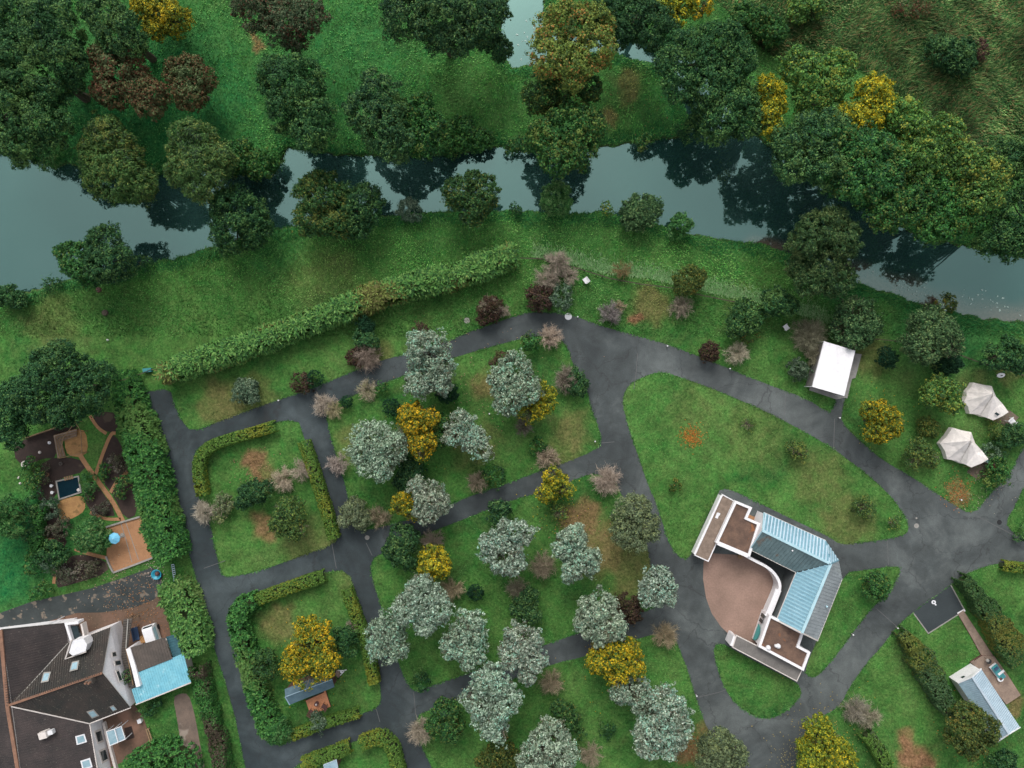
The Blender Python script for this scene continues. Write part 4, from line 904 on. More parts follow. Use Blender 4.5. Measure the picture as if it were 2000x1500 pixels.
# --- central lawn
twiggy(632, 788, 27, 2.6, 'pale pinkish bare shrub, left of two at the path corner', ((.40, .31, .28), (.30, .24, .21)), 1.4)
twiggy(652, 800, 20, 2.4, 'tan bare shrub next to a small dark evergreen', ((.34, .28, .18), (.26, .21, .14)), 1.2)
T('ball', [(676, 784, 12)], 1.6, 'small dark evergreen right of the bare pair at the path corner', 'shrub')
twiggy(718, 762, 24, 1.8, 'low pinkish bare shrub below the upper path', ((.36, .28, .24), (.24, .22, .13)), 1.1)
T('mid', [(747, 757, 11)], 1.5, 'tiny green shrub beside the low pinkish one', 'shrub')
T('mid', [(1036, 665, 17), (1030, 672, 12)], 2.4, 'small green shrub at the top of the central lawn', 'shrub')
twiggy(1074, 657, 26, 2.8, 'pinkish bare shrub right of the small green one', ((.38, .28, .24), (.30, .22, .19)), 1.4)
T('brown', [(820, 647, 16)], 3, 'small reddish shrub poking out behind a silver tree', 'shrub')
T('silver', [(832, 685, 46), (855, 720, 38), (820, 745, 34), (860, 750, 26)], 8, 'silver tree standing across the upper path')
T('ball', [(874, 768, 21)], 2.4, 'dark round evergreen below the silver tree at the upper path', 'shrub')
T('ball', [(763, 797, 18)], 2.2, 'dark round evergreen above a silver tree, left of the golden one', 'shrub')
T('brown', [(985, 705, 18), (968, 712, 12)], 3.5, 'brownish shrub behind the tall silver tree', 'shrub')
T('silver', [(1003, 728, 42), (1020, 765, 38), (993, 785, 30), (985, 745, 32)], 8.5, 'silver tree with a yellow green neighbour on its right')
T('lemon', [(1062, 768, 25), (1050, 795, 25), (1030, 810, 17), (1070, 790, 15)], 5.5, 'yellow green tree wrapped round the right of a silver tree', scale=.9)
twiggy(1105, 742, 30, 3.4, 'dark leafless shrub beside the wide road', ((.22, .17, .15), (.15, .12, .10)), 1.6)
T('dark', [(1130, 755, 22), (1122, 738, 16)], 3, 'green shrub at the edge of the wide road', 'shrub')
twiggy(1022, 832, 22, 2.6, 'dark bare shrub below the yellow green tree', ((.18, .15, .13), (.13, .11, .09)), 1.2)
T('mid', [(1046, 872, 15), (1052, 862, 9)], 1.8, 'small bright shrub on the central lawn', 'shrub')
twiggy(1070, 895, 26, 2.4, 'pinkish bare shrub at the edge of the middle path', ((.34, .25, .20), (.27, .20, .16)), 1.4)
T('silver', [(728, 862, 44), (742, 900, 36), (705, 880, 28), (760, 875, 34), (715, 915, 18), (745, 925, 16)], 7.5, 'silver tree at the left of the central lawn')
T('yellow', [(812, 822, 36), (825, 862, 28), (800, 810, 24), (838, 815, 20), (822, 885, 14)], 7, 'golden tree between two silver trees')
T('mid', [(858, 828, 22), (855, 858, 20)], 4.5, 'green shrub squeezed between the golden and a silver tree', 'shrub')
twiggy(787, 852, 26, 3, 'dark bare shrub behind the silver tree at the left', ((.16, .13, .11), (.22, .18, .15)), 1.2)
T('silver', [(900, 835, 34), (925, 858, 28), (885, 855, 18), (945, 882, 18)], 6.5, 'bright silver tree with a ragged tail, right of the golden one')
twiggy(658, 907, 24, 2.6, 'pinkish bare shrub at the inner path below the silver tree', ((.34, .26, .25), (.26, .20, .19)), 1.4)
twiggy(932, 942, 24, 2.6, 'brown bare shrub left of a dark ball at the middle path', ((.24, .18, .14), (.16, .13, .10)), 1.3)
T('mid', [(964, 930, 19), (970, 942, 10)], 2.4, 'dark green ball shrub with a bright rim at the middle path', 'shrub')
T('dark', [(800, 915, 26), (790, 940, 22), (812, 935, 16)], 3, 'low dark shrub in the shade under the golden tree', 'shrub')
T('yellow', [(790, 985, 24), (775, 990, 14), (805, 998, 18)], 5.5, 'small orange tree overlapping a silver one at the middle path')
T('silver', [(842, 970, 36), (830, 1000, 26), (815, 950, 20), (862, 985, 20)], 7, 'silver tree at the middle path beside the orange one')
T('olive', [(692, 998, 26), (705, 1015, 20), (675, 1018, 14)], 3.6, 'olive green shrub at the crossing of the inner paths', 'shrub')
twiggy(738, 1010, 26, 2.6, 'brown bare shrub right of the olive green one at the crossing', ((.20, .15, .11), (.26, .20, .15)), 1.3)
# --- upper left garden square
twiggy(552, 936, 27, 2.8, 'pale bare shrub in the upper hedged square, left of its pair', ((.40, .31, .25), (.30, .23, .19)), 1.6)
twiggy(588, 920, 25, 2.6, 'fainter bare shrub touching the clipped hedge', ((.36, .28, .24), (.27, .21, .18)), 1.3)
T('dark', [(495, 962, 26), (475, 975, 24), (515, 955, 16)], 3.5, 'dark glossy shrub in the upper hedged square', 'shrub')
T('young', [(562, 1000, 32), (575, 1030, 28), (545, 1025, 22)], 5, 'open green tree in the upper hedged square')
twiggy(398, 1003, 27, 2.8, 'pale bare shrub overhanging the left road', ((.38, .31, .27), (.28, .23, .20)), 1.6)
T('olive', [(428, 995, 19), (440, 985, 15)], 2.2, 'thin olive shrub right of the pale bare one at the left road', 'shrub')
# --- south central lawn
twiggy(1185, 940, 32, 3.2, 'pinkish bare shrub at the wide road south of the fork', ((.36, .27, .24), (.24, .18, .16)), 1.8)
T('lemon', [(1085, 945, 26), (1070, 965, 20), (1105, 952, 18), (1078, 930, 16), (1055, 965, 11)], 4.5, 'lemon yellow tree at the edge of the middle path')
T('young', [(1092, 1002, 15), (1085, 990, 10)], 2, 'thin green shrub below the lemon yellow tree', 'shrub')
T('dark', [(975, 995, 22), (968, 1010, 18)], 3, 'dark rounded shrub at the lower side of the middle path', 'shrub')
T('olive', [(1235, 1000, 38), (1262, 1030, 30), (1222, 1045, 30), (1245, 1062, 18)], 7.5, 'large grey green tree leaning over the wide road')
T('silver', [(1003, 1048, 36), (982, 1085, 42), (962, 1062, 28), (1005, 1105, 26), (1025, 1040, 18)], 8, 'silver tree in the middle of the south lawn, left of another')
T('silver', [(1120, 1055, 32), (1135, 1085, 36), (1118, 1115, 26), (1100, 1070, 22), (1150, 1105, 20)], 8, 'silver tree with a teal tinged heart beside the brown earth')
T('dark', [(785, 1055, 34), (790, 1085, 30), (768, 1075, 22)], 5, 'dark shrub at the left end of the south lawn', 'shrub')
twiggy(843, 1062, 27, 2.8, 'brown bare shrub above the yellow green ball tree', ((.20, .15, .13), (.27, .21, .18)), 1.5)
T('lemon', [(848, 1098, 32), (838, 1110, 22), (862, 1108, 20)], 5, 'yellow green ball shaped tree above the silver group')
twiggy(884, 1152, 26, 2.8, 'tan bare shrub beside a dark ball on the south lawn', ((.30, .23, .16), (.22, .17, .12)), 1.3)
T('ball', [(928, 1157, 16)], 2, 'dark ball evergreen between two bare shrubs', 'shrub')
twiggy(1060, 1105, 30, 2.8, 'brown bare shrub between two silver trees', ((.20, .15, .12), (.25, .20, .15)), 1.4)
T('dark', [(1030, 1170, 26), (1015, 1190, 22), (1040, 1200, 20)], 3, 'shady dark shrub on the south lawn', 'shrub')
twiggy(1012, 1150, 26, 2.6, 'dull bare shrub above the shady dark one', ((.18, .15, .12), (.24, .20, .15)), 1.2)
T('silver', [(1285, 1140, 34), (1295, 1160, 30), (1270, 1165, 24)], 7, 'compact silver tree at the edge of the wide road')
T('silver', [(1168, 1195, 42), (1190, 1222, 34), (1150, 1222, 30), (1175, 1245, 24)], 8, 'silver tree directly above the golden one at the lower path')
T('brown', [(1225, 1180, 26), (1235, 1200, 20)], 3, 'brown leafy shrub between two silver trees', 'shrub')
T('silver', [(822, 1165, 40), (795, 1190, 34), (850, 1190, 34), (818, 1140, 22), (830, 1220, 24)], 8.5, 'largest silver tree at the top left of the silver group')
T('silver', [(758, 1232, 36), (740, 1265, 26), (775, 1265, 24), (730, 1240, 18), (760, 1285, 12)], 7.5, 'silver tree leaning over the inner path')
T('silver', [(912, 1235, 38), (918, 1275, 34), (885, 1262, 28), (930, 1215, 18)], 8, 'silver tree in the middle of the silver group')
T('silver', [(1022, 1255, 40), (1005, 1285, 34), (1040, 1290, 28), (1030, 1320, 20)], 8, 'greenish silver tree at the right of the silver group')
T('silver', [(958, 1335, 42), (978, 1370, 40), (940, 1375, 32), (960, 1410, 34), (975, 1435, 18), (915, 1365, 16)], 9, 'long silver tree at the bottom of the silver group')
twiggy(1300, 1240, 28, 3, 'tan bare shrub at the mouth of the lower path', ((.30, .22, .15), (.22, .17, .12)), 1.5)
T('yellow', [(1195, 1285, 42), (1225, 1300, 34), (1170, 1290, 28), (1230, 1265, 22), (1205, 1325, 18)], 7.5, 'golden tree below a silver one at the lower path')
T('silver', [(1238, 1350, 34), (1212, 1355, 22), (1255, 1370, 28)], 7, 'small silver tree touching the golden one')
T('silver', [(1300, 1385, 42), (1315, 1420, 38), (1280, 1430, 38), (1265, 1460, 24), (1310, 1455, 30)], 9, 'big silver tree at the lower right of the south lawns')
T('silver', [(1068, 1455, 42), (1045, 1480, 36), (1100, 1475, 30), (1085, 1430, 18), (1070, 1500, 40)], 8.5, 'silver tree cut by the bottom edge')
twiggy(1077, 1335, 27, 3, 'tan bare shrub below the greenish silver tree', ((.28, .21, .15), (.20, .16, .12)), 1.4)
T('dark', [(822, 1335, 15), (820, 1318, 12)], 2, 'small dark shrub at the inner corner of the lower path', 'shrub')
T('mid', [(868, 1400, 32), (880, 1425, 26), (850, 1420, 20)], 5, 'round green tree below the lower path')
twiggy(820, 1430, 28, 3, 'pinkish bare shrub left of the round green tree', ((.32, .25, .21), (.24, .19, .16)), 1.5)
T('amber', [(980, 1472, 30), (955, 1490, 26), (1000, 1490, 22)], 4.5, 'dark shrub with a yellow centre at the bottom edge', 'shrub')
T('bank', [(1110, 1400, 26), (1095, 1385, 20), (1125, 1430, 14)], 4, 'dark olive shrub above the silver tree at the bottom edge', 'shrub')
twiggy(1155, 1475, 26, 2.8, 'brown bare shrub at the bottom edge right of the silver tree', ((.22, .17, .13), (.28, .22, .17)), 1.2)
T('dark', [(1185, 1425, 17)], 1.6, 'small dark shrub on the bottom lawn', 'shrub')
T('olive', [(1400, 1455, 34), (1432, 1470, 30), (1385, 1485, 26), (1415, 1495, 26)], 7, 'grey green tree at the bottom edge beside the wide road')
T('lemon', [(1600, 1430, 30), (1612, 1465, 44), (1640, 1480, 36), (1590, 1485, 34), (1630, 1500, 40)], 8, 'yellow tree in the bottom right at the wide road')
twiggy(1672, 1388, 28, 3, 'dark bare shrub at the bottom of the wide road', ((.17, .14, .13), (.25, .21, .17)), 1.4)
twiggy(1700, 1400, 26, 2.6, 'paler bare shrub right of the dark one at the wide road', ((.28, .23, .18), (.20, .17, .13)), 1.2)
# --- lower left garden square
T('yellow', [(605, 1260, 48), (585, 1290, 38), (630, 1295, 36), (598, 1228, 24), (600, 1325, 20)], 8.5, 'large orange yellow tree beside the small blue shed')
T('dark', [(672, 1248, 26), (680, 1265, 18)], 4, 'dark shrub right of the large orange yellow tree', 'shrub')
T('bank', [(515, 1290, 22), (528, 1308, 18), (508, 1310, 14)], 4, 'olive shrub between the tall hedge and the orange yellow tree', 'shrub')
twiggy(690, 1225, 18, 2, 'small pinkish bare shrub near the clipped hedge', ((.28, .21, .19), (.2, .15, .13)), .8)
T('spiky', [(547, 1427, 24), (535, 1435, 18)], 2.8, 'bright rounded shrub ending the tall hedge', 'shrub', scale=.6)
T('pale', [(622, 1412, 15), (618, 1400, 10)], 2, 'pale feathery shrub growing out of the clipped hedge', 'shrub')
# --- pavilion lawns
T('mid', [(1715, 1138, 24), (1705, 1155, 16), (1725, 1155, 15), (1700, 1140, 14)], 3.5, 'small green tree at the corner right of the pavilion')
T('young', [(1555, 878, 20), (1568, 885, 14)], 2.4, 'thin yellowish shrub on the teardrop lawn', 'shrub', scale=.7)
T('young', [(1685, 990, 22), (1695, 1000, 14)], 2.8, 'green and yellow shrub on the teardrop lawn', 'shrub', scale=.8)
T('young', [(1746, 1020, 14)], 1.4, 'low dark shrub at the tip of the teardrop lawn', 'shrub')
T('amber', [(1319, 948, 12)], 1.2, 'tiny bronze shrub at the left of the teardrop lawn', 'shrub')
T('young', [(1460, 828, 14)], 1.3, 'sparse young shrub at the top of the teardrop lawn', 'shrub', scale=.55)
# --- tents
T('yellow', [(1718, 810, 32), (1745, 828, 26), (1712, 840, 26), (1703, 800, 18), (1728, 850, 14)], 6, 'orange yellow tree left of the tents')
T('lime', [(1838, 760, 32), (1858, 790, 22), (1820, 775, 22), (1860, 765, 18)], 5.5, 'yellow green tree left of the upper tent')
T('amber', [(1812, 834, 21), (1820, 840, 14)], 2.4, 'yellowish ball shrub between the tents and the orange tree', 'shrub', scale=.7)
T('young', [(1795, 880, 28), (1818, 895, 20), (1785, 900, 18)], 3.2, 'open green shrub left of the lower tent', 'shrub', scale=.8)
T('amber', [(1948, 840, 17)], 2, 'small yellow green ball between the two tents', 'shrub', scale=.7)
T('dark', [(1980, 852, 24), (1965, 862, 16), (1998, 845, 18)], 2.6, 'blue green shrub right of the small yellow green ball', 'shrub')
T('pale', [(1935, 882, 15), (1945, 892, 12)], 2, 'white flecked shrub at the corner of the lower tent', 'shrub')
T('mid', [(1948, 912, 22), (1935, 938, 17), (1955, 930, 16)], 3, 'large round shrub at the end of the brown patio', 'shrub', scale=.8)
T('dark', [(1996, 1043, 14)], 1.6, 'small dark shrub at the right edge lawn', 'shrub')
# --- cabin
T('amber', [(1895, 1405, 36), (1878, 1435, 32), (1920, 1425, 32), (1900, 1458, 28)], 7, 'amber and green tree beside the white cabin')
T('dark', [(1965, 1490, 24), (1945, 1500, 18)], 3, 'dark shrub at the bottom edge below the amber tree', 'shrub')
# --- west garden
T('dark', [(110, 730, 62), (160, 770, 50), (70, 775, 55), (120, 800, 38), (185, 735, 34)], 11, 'big dark tree left of the tall hedge')
T('dark', [(8, 810, 45), (30, 770, 32), (20, 850, 30)], 9, 'dark tree at the left edge beside the big dark one')
T('spiky', [(8, 1000, 32), (20, 1030, 24), (-20, 1020, 30)], 6, 'yellowish feathery conifer at the left edge', 'tree', name='conifer_tree')
T('spiky', [(178, 1040, 30), (165, 1055, 24), (195, 1055, 22)], 3.4, 'bright spiky shrub beside the blue parasol', 'shrub')
T('dark', [(98, 1078, 24), (112, 1085, 18), (85, 1088, 16)], 3, 'blue green shrub in the lower garden', 'shrub')
T('pale', [(97, 1098, 14)], 2.2, 'greyish shrub just below the blue green one', 'shrub')
T('pale', [(94, 990, 16), (102, 1002, 11)], 1.8, 'greyish shrub left of the sandy pad', 'shrub')
T('heather', [(118, 1035, 16), (122, 1022, 12)], 1.6, 'mottled shrub right of the curved garden path', 'shrub')
T('heather', [(100, 1040, 14)], 1.2, 'low mottled shrub inside the curved garden path', 'shrub')
T('mid', [(205, 915, 10), (201, 928, 8)], 1.3, 'narrow green shrub right of the forked path', 'shrub')
T('spiky', [(172, 940, 16), (176, 952, 12)], 1.6, 'spiky green plant at the right of the pond', 'shrub', scale=.7)
T('mid', [(170, 970, 10)], 1, 'small leafy plant right of the sandy pad', 'shrub')
T('mid', [(240, 945, 15), (232, 962, 12)], 1.8, 'leafy shrub above the small curved path', 'shrub')
T('heather', [(222, 900, 13), (235, 915, 11)], 1.4, 'brown green shrub beside the tall hedge', 'shrub')
T('heather', [(192, 998, 14), (205, 990, 10)], 1.0, 'low plants on the bed right of the sandy pad', 'shrub')
T('heather', [(160, 1115, 18), (180, 1110, 15)], 1.4, 'mottled low shrub at the bottom of the garden', 'shrub')
T('heather', [(128, 1125, 17), (112, 1115, 12)], 1.5, 'mottled shrub beside the mottled one at the garden bottom', 'shrub')
T('heather', [(88, 915, 10), (85, 935, 11)], 1.0, 'thin shrub at the left of the dark planting bed', 'shrub')
T('mid', [(62, 925, 18), (66, 948, 15), (58, 905, 12)], 2.0, 'green shrub below the round stone table', 'shrub')
T('dark', [(62, 985, 16), (55, 1010, 18), (60, 1045, 16)], 2.4, 'dark long shrub left of the curved garden path', 'shrub')
T('mid', [(65, 1085, 15), (62, 1110, 14)], 2.0, 'green shrub at the lower left garden boundary', 'shrub')
T('mid', [(85, 1150, 14), (70, 1160, 12)], 1.2, 'small green shrub above the wet driveway', 'shrub')
T('dark', [(290, 1385, 14), (305, 1372, 10)], 1.6, 'dark shrub at the corner of the small house lawn', 'shrub')
# --- hedges
LAUR = [(.13, .30, .07), (.09, .24, .06), (.20, .37, .10), (.045, .13, .04)]
GRNH = [(.06, .21, .045), (.045, .16, .04), (.10, .26, .06), (.025, .10, .03)]
CLIP = [(.11, .22, .04), (.15, .26, .05), (.075, .17, .035)]
YEL = (.22, [(.25, .27, .035), (.21, .25, .04)])
hedge([(308, 732), (360, 712), (450, 685), (550, 648), (650, 610), (700, 588), (800, 556), (900, 535), (955, 512), (1008, 492)], 24, 3.2, 'long ragged laurel hedge below the riverside meadow', LAUR, 'rosette', (.14, [(.22, .27, .07), (.15, .15, .05)]), widths=[13, 19, 20, 17, 18, 21, 21, 18, 23, 17])
hedge([(228, 728), (246, 790), (268, 860), (286, 930), (298, 1000), (318, 1060), (332, 1095)], 28, 4.0, 'tall dense evergreen hedge between garden and left road', GRNH, 'rosette', (.2, [(.12, .24, .06)]), widths=[14, 22, 27, 28, 28, 27, 20], L=.46)
hedge([(325, 1138), (345, 1175), (365, 1225), (382, 1275)], 28, 3.8, 'bulky bright hedge beside the turquoise roof', LAUR, 'rosette', (.2, [(.17, .27, .08)]), widths=[18, 26, 26, 19], L=.46)
hedge([(386, 1300), (395, 1345), (408, 1400), (425, 1455), (440, 1520)], 12, 2.2, 'thin brownish hedge between gravel path and left road', GRNH, 'clip', (.35, [(.09, .07, .05)]), rag=.3)
hedge([(538, 832), (480, 849), (420, 866), (397, 882), (387, 905), (389, 935), (396, 968)], 9, 1.5, 'clipped curved hedge round the corner of the upper square', CLIP, 'clip', YEL, rag=.05)
hedge([(592, 862), (605, 897), (620, 945), (635, 990), (652, 1052)], 9, 1.6, 'clipped hedge along the right side of the upper square', CLIP, 'clip', YEL, rag=.06)
hedge([(634, 1125), (560, 1150), (500, 1172)], 10, 1.5, 'clipped yellowish hedge on top of the lower square', CLIP, 'clip', YEL, rag=.06)
hedge([(500, 1174), (470, 1186), (458, 1210), (475, 1270), (495, 1340), (512, 1395), (530, 1435)], 15, 2.4, 'tall leafy hedge along the left of the lower square', GRNH, 'rosette', (.2, [(.12, .23, .06)]), L=.42, widths=[12, 14, 15, 16, 17, 18, 16])
hedge([(676, 1150), (690, 1190), (705, 1230), (720, 1280), (731, 1335)], 9, 1.5, 'clipped hedge along the right of the lower square', CLIP, 'clip', YEL, rag=.07)
hedge([(570, 1438), (625, 1416), (702, 1392)], 8, 1.2, 'low clipped hedge at the bottom of the lower square', CLIP, 'clip', YEL, rag=.07)
hedge([(590, 1495), (640, 1476), (684, 1460)], 10, 1.6, 'green hedge fragment at the bottom left of the third square', CLIP, 'clip', YEL, rag=.12)
hedge([(704, 1455), (728, 1443), (752, 1442), (768, 1462), (776, 1500), (790, 1560)], 11, 1.7, 'curved clipped hedge at the corner of the third square', CLIP, 'clip', YEL, rag=.08)
hedge([(250, 1502), (290, 1484), (330, 1474), (360, 1472), (366, 1495), (360, 1540)], 20, 1.6, 'rounded green hedge block at the bottom left', GRNH, 'rosette', None, L=.36, widths=[18, 26, 30, 22, 26, 26])
hedge([(1880, 1128), (1902, 1155), (1932, 1195), (1955, 1230), (1975, 1262), (1995, 1290)], 14, 2.4, 'hedge bulging into dark bushes at the right edge', [(.05, .12, .04), (.035, .09, .035), (.09, .16, .05)], 'clip', (.3, [(.17, .18, .04)]), widths=[9, 12, 17, 22, 26, 24], rag=.25)
hedge([(1762, 1235), (1783, 1262), (1806, 1297), (1826, 1332), (1842, 1368), (1862, 1395)], 16, 2.4, 'bushy hedge left of the white cabin', [(.06, .13, .05), (.045, .10, .045), (.10, .17, .07)], 'clip', (.3, [(.15, .18, .04)]), widths=[7, 13, 22, 20, 14, 12], rag=.3)
hedge([(1690, 1430), (1710, 1455), (1728, 1485), (1740, 1520)], 11, 1.8, 'short hedge at the bottom edge right of the yellow tree', CLIP, 'clip', (.2, [(.10, .14, .07)]), rag=.2)
hedge([(1958, 1104), (1985, 1109), (2030, 1113)], 8, 1.2, 'short low hedge at the right edge below the road', CLIP, 'clip', YEL, rag=.1)
hedge([(80, 985), (70, 1020), (72, 1060), (60, 1095)], 9, 1.6, 'loose hedge along the left side of the garden', GRNH, 'clip', None, rag=.3)
print('leaf quads', NLEAF)
# ------------------------------------------------------------------ grass blades, reeds, litter
def blades(name, label, n, box, keepf, hfun, wd, colf, seed):
    rng = np.random.default_rng(seed)
    x = rng.uniform(box[0], box[1], n); y = rng.uniform(box[2], box[3], n)
    k = keepf(x, y) & ~look(paved_m, x, y) & ~look(bare_m, x, y)
    x, y = x[k], y[k]; z = gheight(x, y); k = z > -.75; x, y, z = x[k], y[k], z[k]; n = len(x)
    h = hfun(x, y)*rng.uniform(.6, 1.35, n)
    a = 2.2*wob(x, y, .35, 3)+rng.normal(0, .9, n); ln = rng.uniform(.3, 1.1, n)
    dx, dy = np.cos(a)*h*ln, np.sin(a)*h*ln; px_, py_ = -np.sin(a)*wd, np.cos(a)*wd
    V = np.stack([np.stack([x-px_, y-py_, z-.02], 1), np.stack([x+px_, y+py_, z-.02], 1), np.stack([x+dx, y+dy, z+h*.8], 1)], 1)
    me = raw_mesh(name, V.reshape(-1, 3), np.arange(n*3).reshape(-1, 3), M['blade']); face_cols(me, np.clip(colf(x, y, rng), 0, 1))
    return tag(link(name, me), label, None, None, 'stuff')
def lawncol(x, y, rng):
    wr, em, ro = masks(x, y); n = len(x)
    lw = np.array([(.038, .17, .032), (.075, .23, .05), (.13, .27, .08)])[rng.integers(0, 3, n)]
    ec = np.array([(.012, .12, .036), (.03, .17, .045), (.06, .20, .055)])[rng.integers(0, 3, n)]
    rc = 1.05*np.array([(.035, .11, .03), (.08, .19, .05), (.21, .30, .11), (.05, .14, .04), (.03, .09, .03), (.14, .23, .07), (.25, .18, .08)])[rng.integers(0, 7, n)]
    bc = np.array([(.26, .15, .07), (.33, .19, .10)])[rng.integers(0, 2, n)]
    tone = (1+.28*wob(x, y, .6, 3)+.22*wob(x, y, 2.9, 1))[:, None]
    c = lw*(1-em[:, None])+ec*em[:, None]; c = c*(1-ro[:, None])+rc*ro[:, None]; c = c*(1-wr[:, None])+bc*wr[:, None]
    c = c*(1+ro*(.4*wob(x, y, 1.1, 8)+.3*wob(x, y, .4, 2)))[:, None]
    st = (sst(8, 16, y)*(1-ro))[:, None]; c = c*(1+.75*st)*(1+st*np.array([.16, .0, -.05]))
    return c*tone*rng.uniform(.55, 1.45, (n, 1))
FR = (-67, 67, -51, 51)
near = lambda x, y: np.hypot(x, y) > -1
blades('lawn_grass', 'short grass of the lawns', 330000, FR, lambda x, y: (750-y/S > 300) & ~look(wild_m, x, y), lambda x, y: np.full(len(x), .12)+.06*(y > 8), .045, lawncol, 1)
blades('meadow_grass', 'longer grass of the north lawn and the riverside strip', 150000, (-67, 67, 6, 51), lambda x, y: ~look(wild_m, x, y), lambda x, y: .26+.10*wob(x, y, .7, 4), .065, lawncol, 2)
blades('rough_meadow_grass', 'tall matted grass of the rough meadow', 90000, (24, 68, 26, 51), lambda x, y: look(wild_m, x, y), lambda x, y: .6+.45*wob(x, y, .9), .075, lawncol, 3)
def banky(x, y):
    d = riverdist(x, y); return (d < .15) & (d > -1.5-.7*wob(x, y, .8)) & (np.random.default_rng(5).random(len(x)) < .9)
blades('bank_grass', 'lush long grass along the river banks', 260000, (-67, 67, 5, 51), banky, lambda x, y: .42+.22*wob(x, y, 1.1), .05,
       lambda x, y, rng: np.array([(.03, .19, .05), (.05, .22, .055), (.02, .12, .036), (.10, .24, .065)])[rng.integers(0, 4, len(x))]*rng.uniform(.7, 1.25, (len(x), 1)), 4)
def fencegrass():
    pts = [(1040, 508), (1100, 520), (1190, 543), (1260, 550), (1310, 560), (1400, 582), (1480, 598), (1560, 620), (1620, 640)]
    rng = np.random.default_rng(9); pw = np.array(PW(pts)); seg = np.hypot(*np.diff(pw, axis=0).T); cum = np.r_[0, np.cumsum(seg)]; n = 8000
    s_ = rng.random(n)*cum[-1]; x = np.interp(s_, cum, pw[:, 0])+rng.normal(0, .25, n); y = np.interp(s_, cum, pw[:, 1])+.55+np.abs(rng.normal(0, .8, n))
    h = rng.uniform(.2, .45, n); a = rng.uniform(0, 6.28, n)
    V = np.stack([np.stack([x-.05*np.sin(a), y+.05*np.cos(a), 0*x], 1), np.stack([x+.05*np.sin(a), y-.05*np.cos(a), 0*x], 1), np.stack([x+h*.6*np.cos(a), y+h*1.3*np.sin(a), h*.8], 1)], 1)
    me = raw_mesh('fence_grass', V.reshape(-1, 3), np.arange(n*3).reshape(-1, 3), M['blade'])
    face_cols(me, np.array([(.22, .42, .17), (.13, .32, .10), (.32, .46, .24)])[rng.integers(0, 3, n)]); tag(link('fence_grass', me), 'pale long grass left standing along the low fence', None, None, 'stuff')
fencegrass()
def edge_grass():
    rng = np.random.default_rng(11); XX = []; YY = []
    for poly in LAWN_S+[ROAD_S]:
        pw = np.array(PW(poly)); pw = np.r_[pw, pw[:1]]; seg = np.hypot(*np.diff(pw, axis=0).T); cum = np.r_[0, np.cumsum(seg)]
        n = int(cum[-1]*22); s_ = rng.random(n)*cum[-1]
        XX.append(np.interp(s_, cum, pw[:, 0])+rng.normal(0, .07, n)); YY.append(np.interp(s_, cum, pw[:, 1])+rng.normal(0, .07, n))
    x = np.concatenate(XX); y = np.concatenate(YY); k = (np.abs(x) < 68) & (np.abs(y) < 52) & ~look(bare_m, x, y); x, y = x[k], y[k]; n = len(x)
    h = rng.uniform(.05, .16, n)*(1+.8*wob(x, y, 1.3)); a = rng.uniform(0, 6.28, n)
    V = np.stack([np.stack([x-.05*np.sin(a), y+.05*np.cos(a), 0*x], 1), np.stack([x+.05*np.sin(a), y-.05*np.cos(a), 0*x], 1), np.stack([x+h*1.1*np.cos(a), y+h*1.1*np.sin(a), h*.8+.02], 1)], 1)
    me = raw_mesh('verge_grass', V.reshape(-1, 3), np.arange(n*3).reshape(-1, 3), M['blade']); face_cols(me, lawncol(x, y, rng)*.9)
    tag(link('verge_grass', me), 'ragged grass creeping over the edges of the tarmac', None, None, 'stuff')
edge_grass()
def litter():
    rng = np.random.default_rng(21); P = []; C = []
    spots = [(1350, 852, 22, 420, [(.50, .22, .04), (.36, .14, .03)]), (1870, 962, 34, 260, [(.36, .13, .05), (.42, .20, .06)]), (1710, 800, 60, 40, [(.5, .33, .03)]), (820, 850, 60, 80, [(.45, .3, .03)]),
             (1350, 1460, 40, 200, [(.30, .12, .05)]), (600, 1300, 80, 90, [(.5, .3, .02)]), (1200, 1310, 75, 80, [(.5, .3, .02)]), (1610, 1450, 90, 320, [(.5, .36, .05), (.4, .3, .1)]), (1895, 1440, 70, 120, [(.4, .2, .04)]),
             (960, 760, 130, 160, [(.35, .24, .15)]), (1130, 1030, 60, 220, [(.36, .2, .12)]), (270, 1190, 60, 260, [(.42, .20, .09), (.3, .14, .06)]), (240, 1150, 90, 260, [(.30, .22, .15), (.4, .3, .2)]), (1080, 1000, 60, 60, [(.5, .4, .03)]),
             (500, 920, 40, 120, [(.34, .2, .12)]), (1250, 250, 80, 60, [(.3, .15, .08)]), (1550, 1480, 40, 140, [(.35, .3, .15)]), (1920, 955, 50, 80, [(.4, .35, .25)]), (300, 1120, 25, 60, [(.5, .4, .35)])]
    for px, py, r, n, cs in spots:
        q = rng.normal(0, .5, (n, 2))*r; xy = np.array([tuple(W(px, py)[:2])])+q*S*[1, -1]; P.append(xy); C.append(np.array(cs)[rng.integers(0, len(cs), n)])
    P = np.concatenate(P); C = np.concatenate(C); n = len(P); P3 = np.c_[P, gheight(P[:, 0], P[:, 1])+.06+rng.random(n)*.05]
    N = nrm(unit(n, rng)*.4+[0, 0, 1]); V = leaf_quads(P3, N, .16, .12, rng)
    me = raw_mesh('fallen_leaves', V.reshape(-1, 3), np.arange(n*4).reshape(-1, 4), M['leaf']); face_cols(me, C*rng.uniform(.7, 1.2, (n, 1)))
    tag(link('fallen_leaves', me), 'fallen leaves scattered under trees and over the driveway', None, None, 'stuff')
litter()
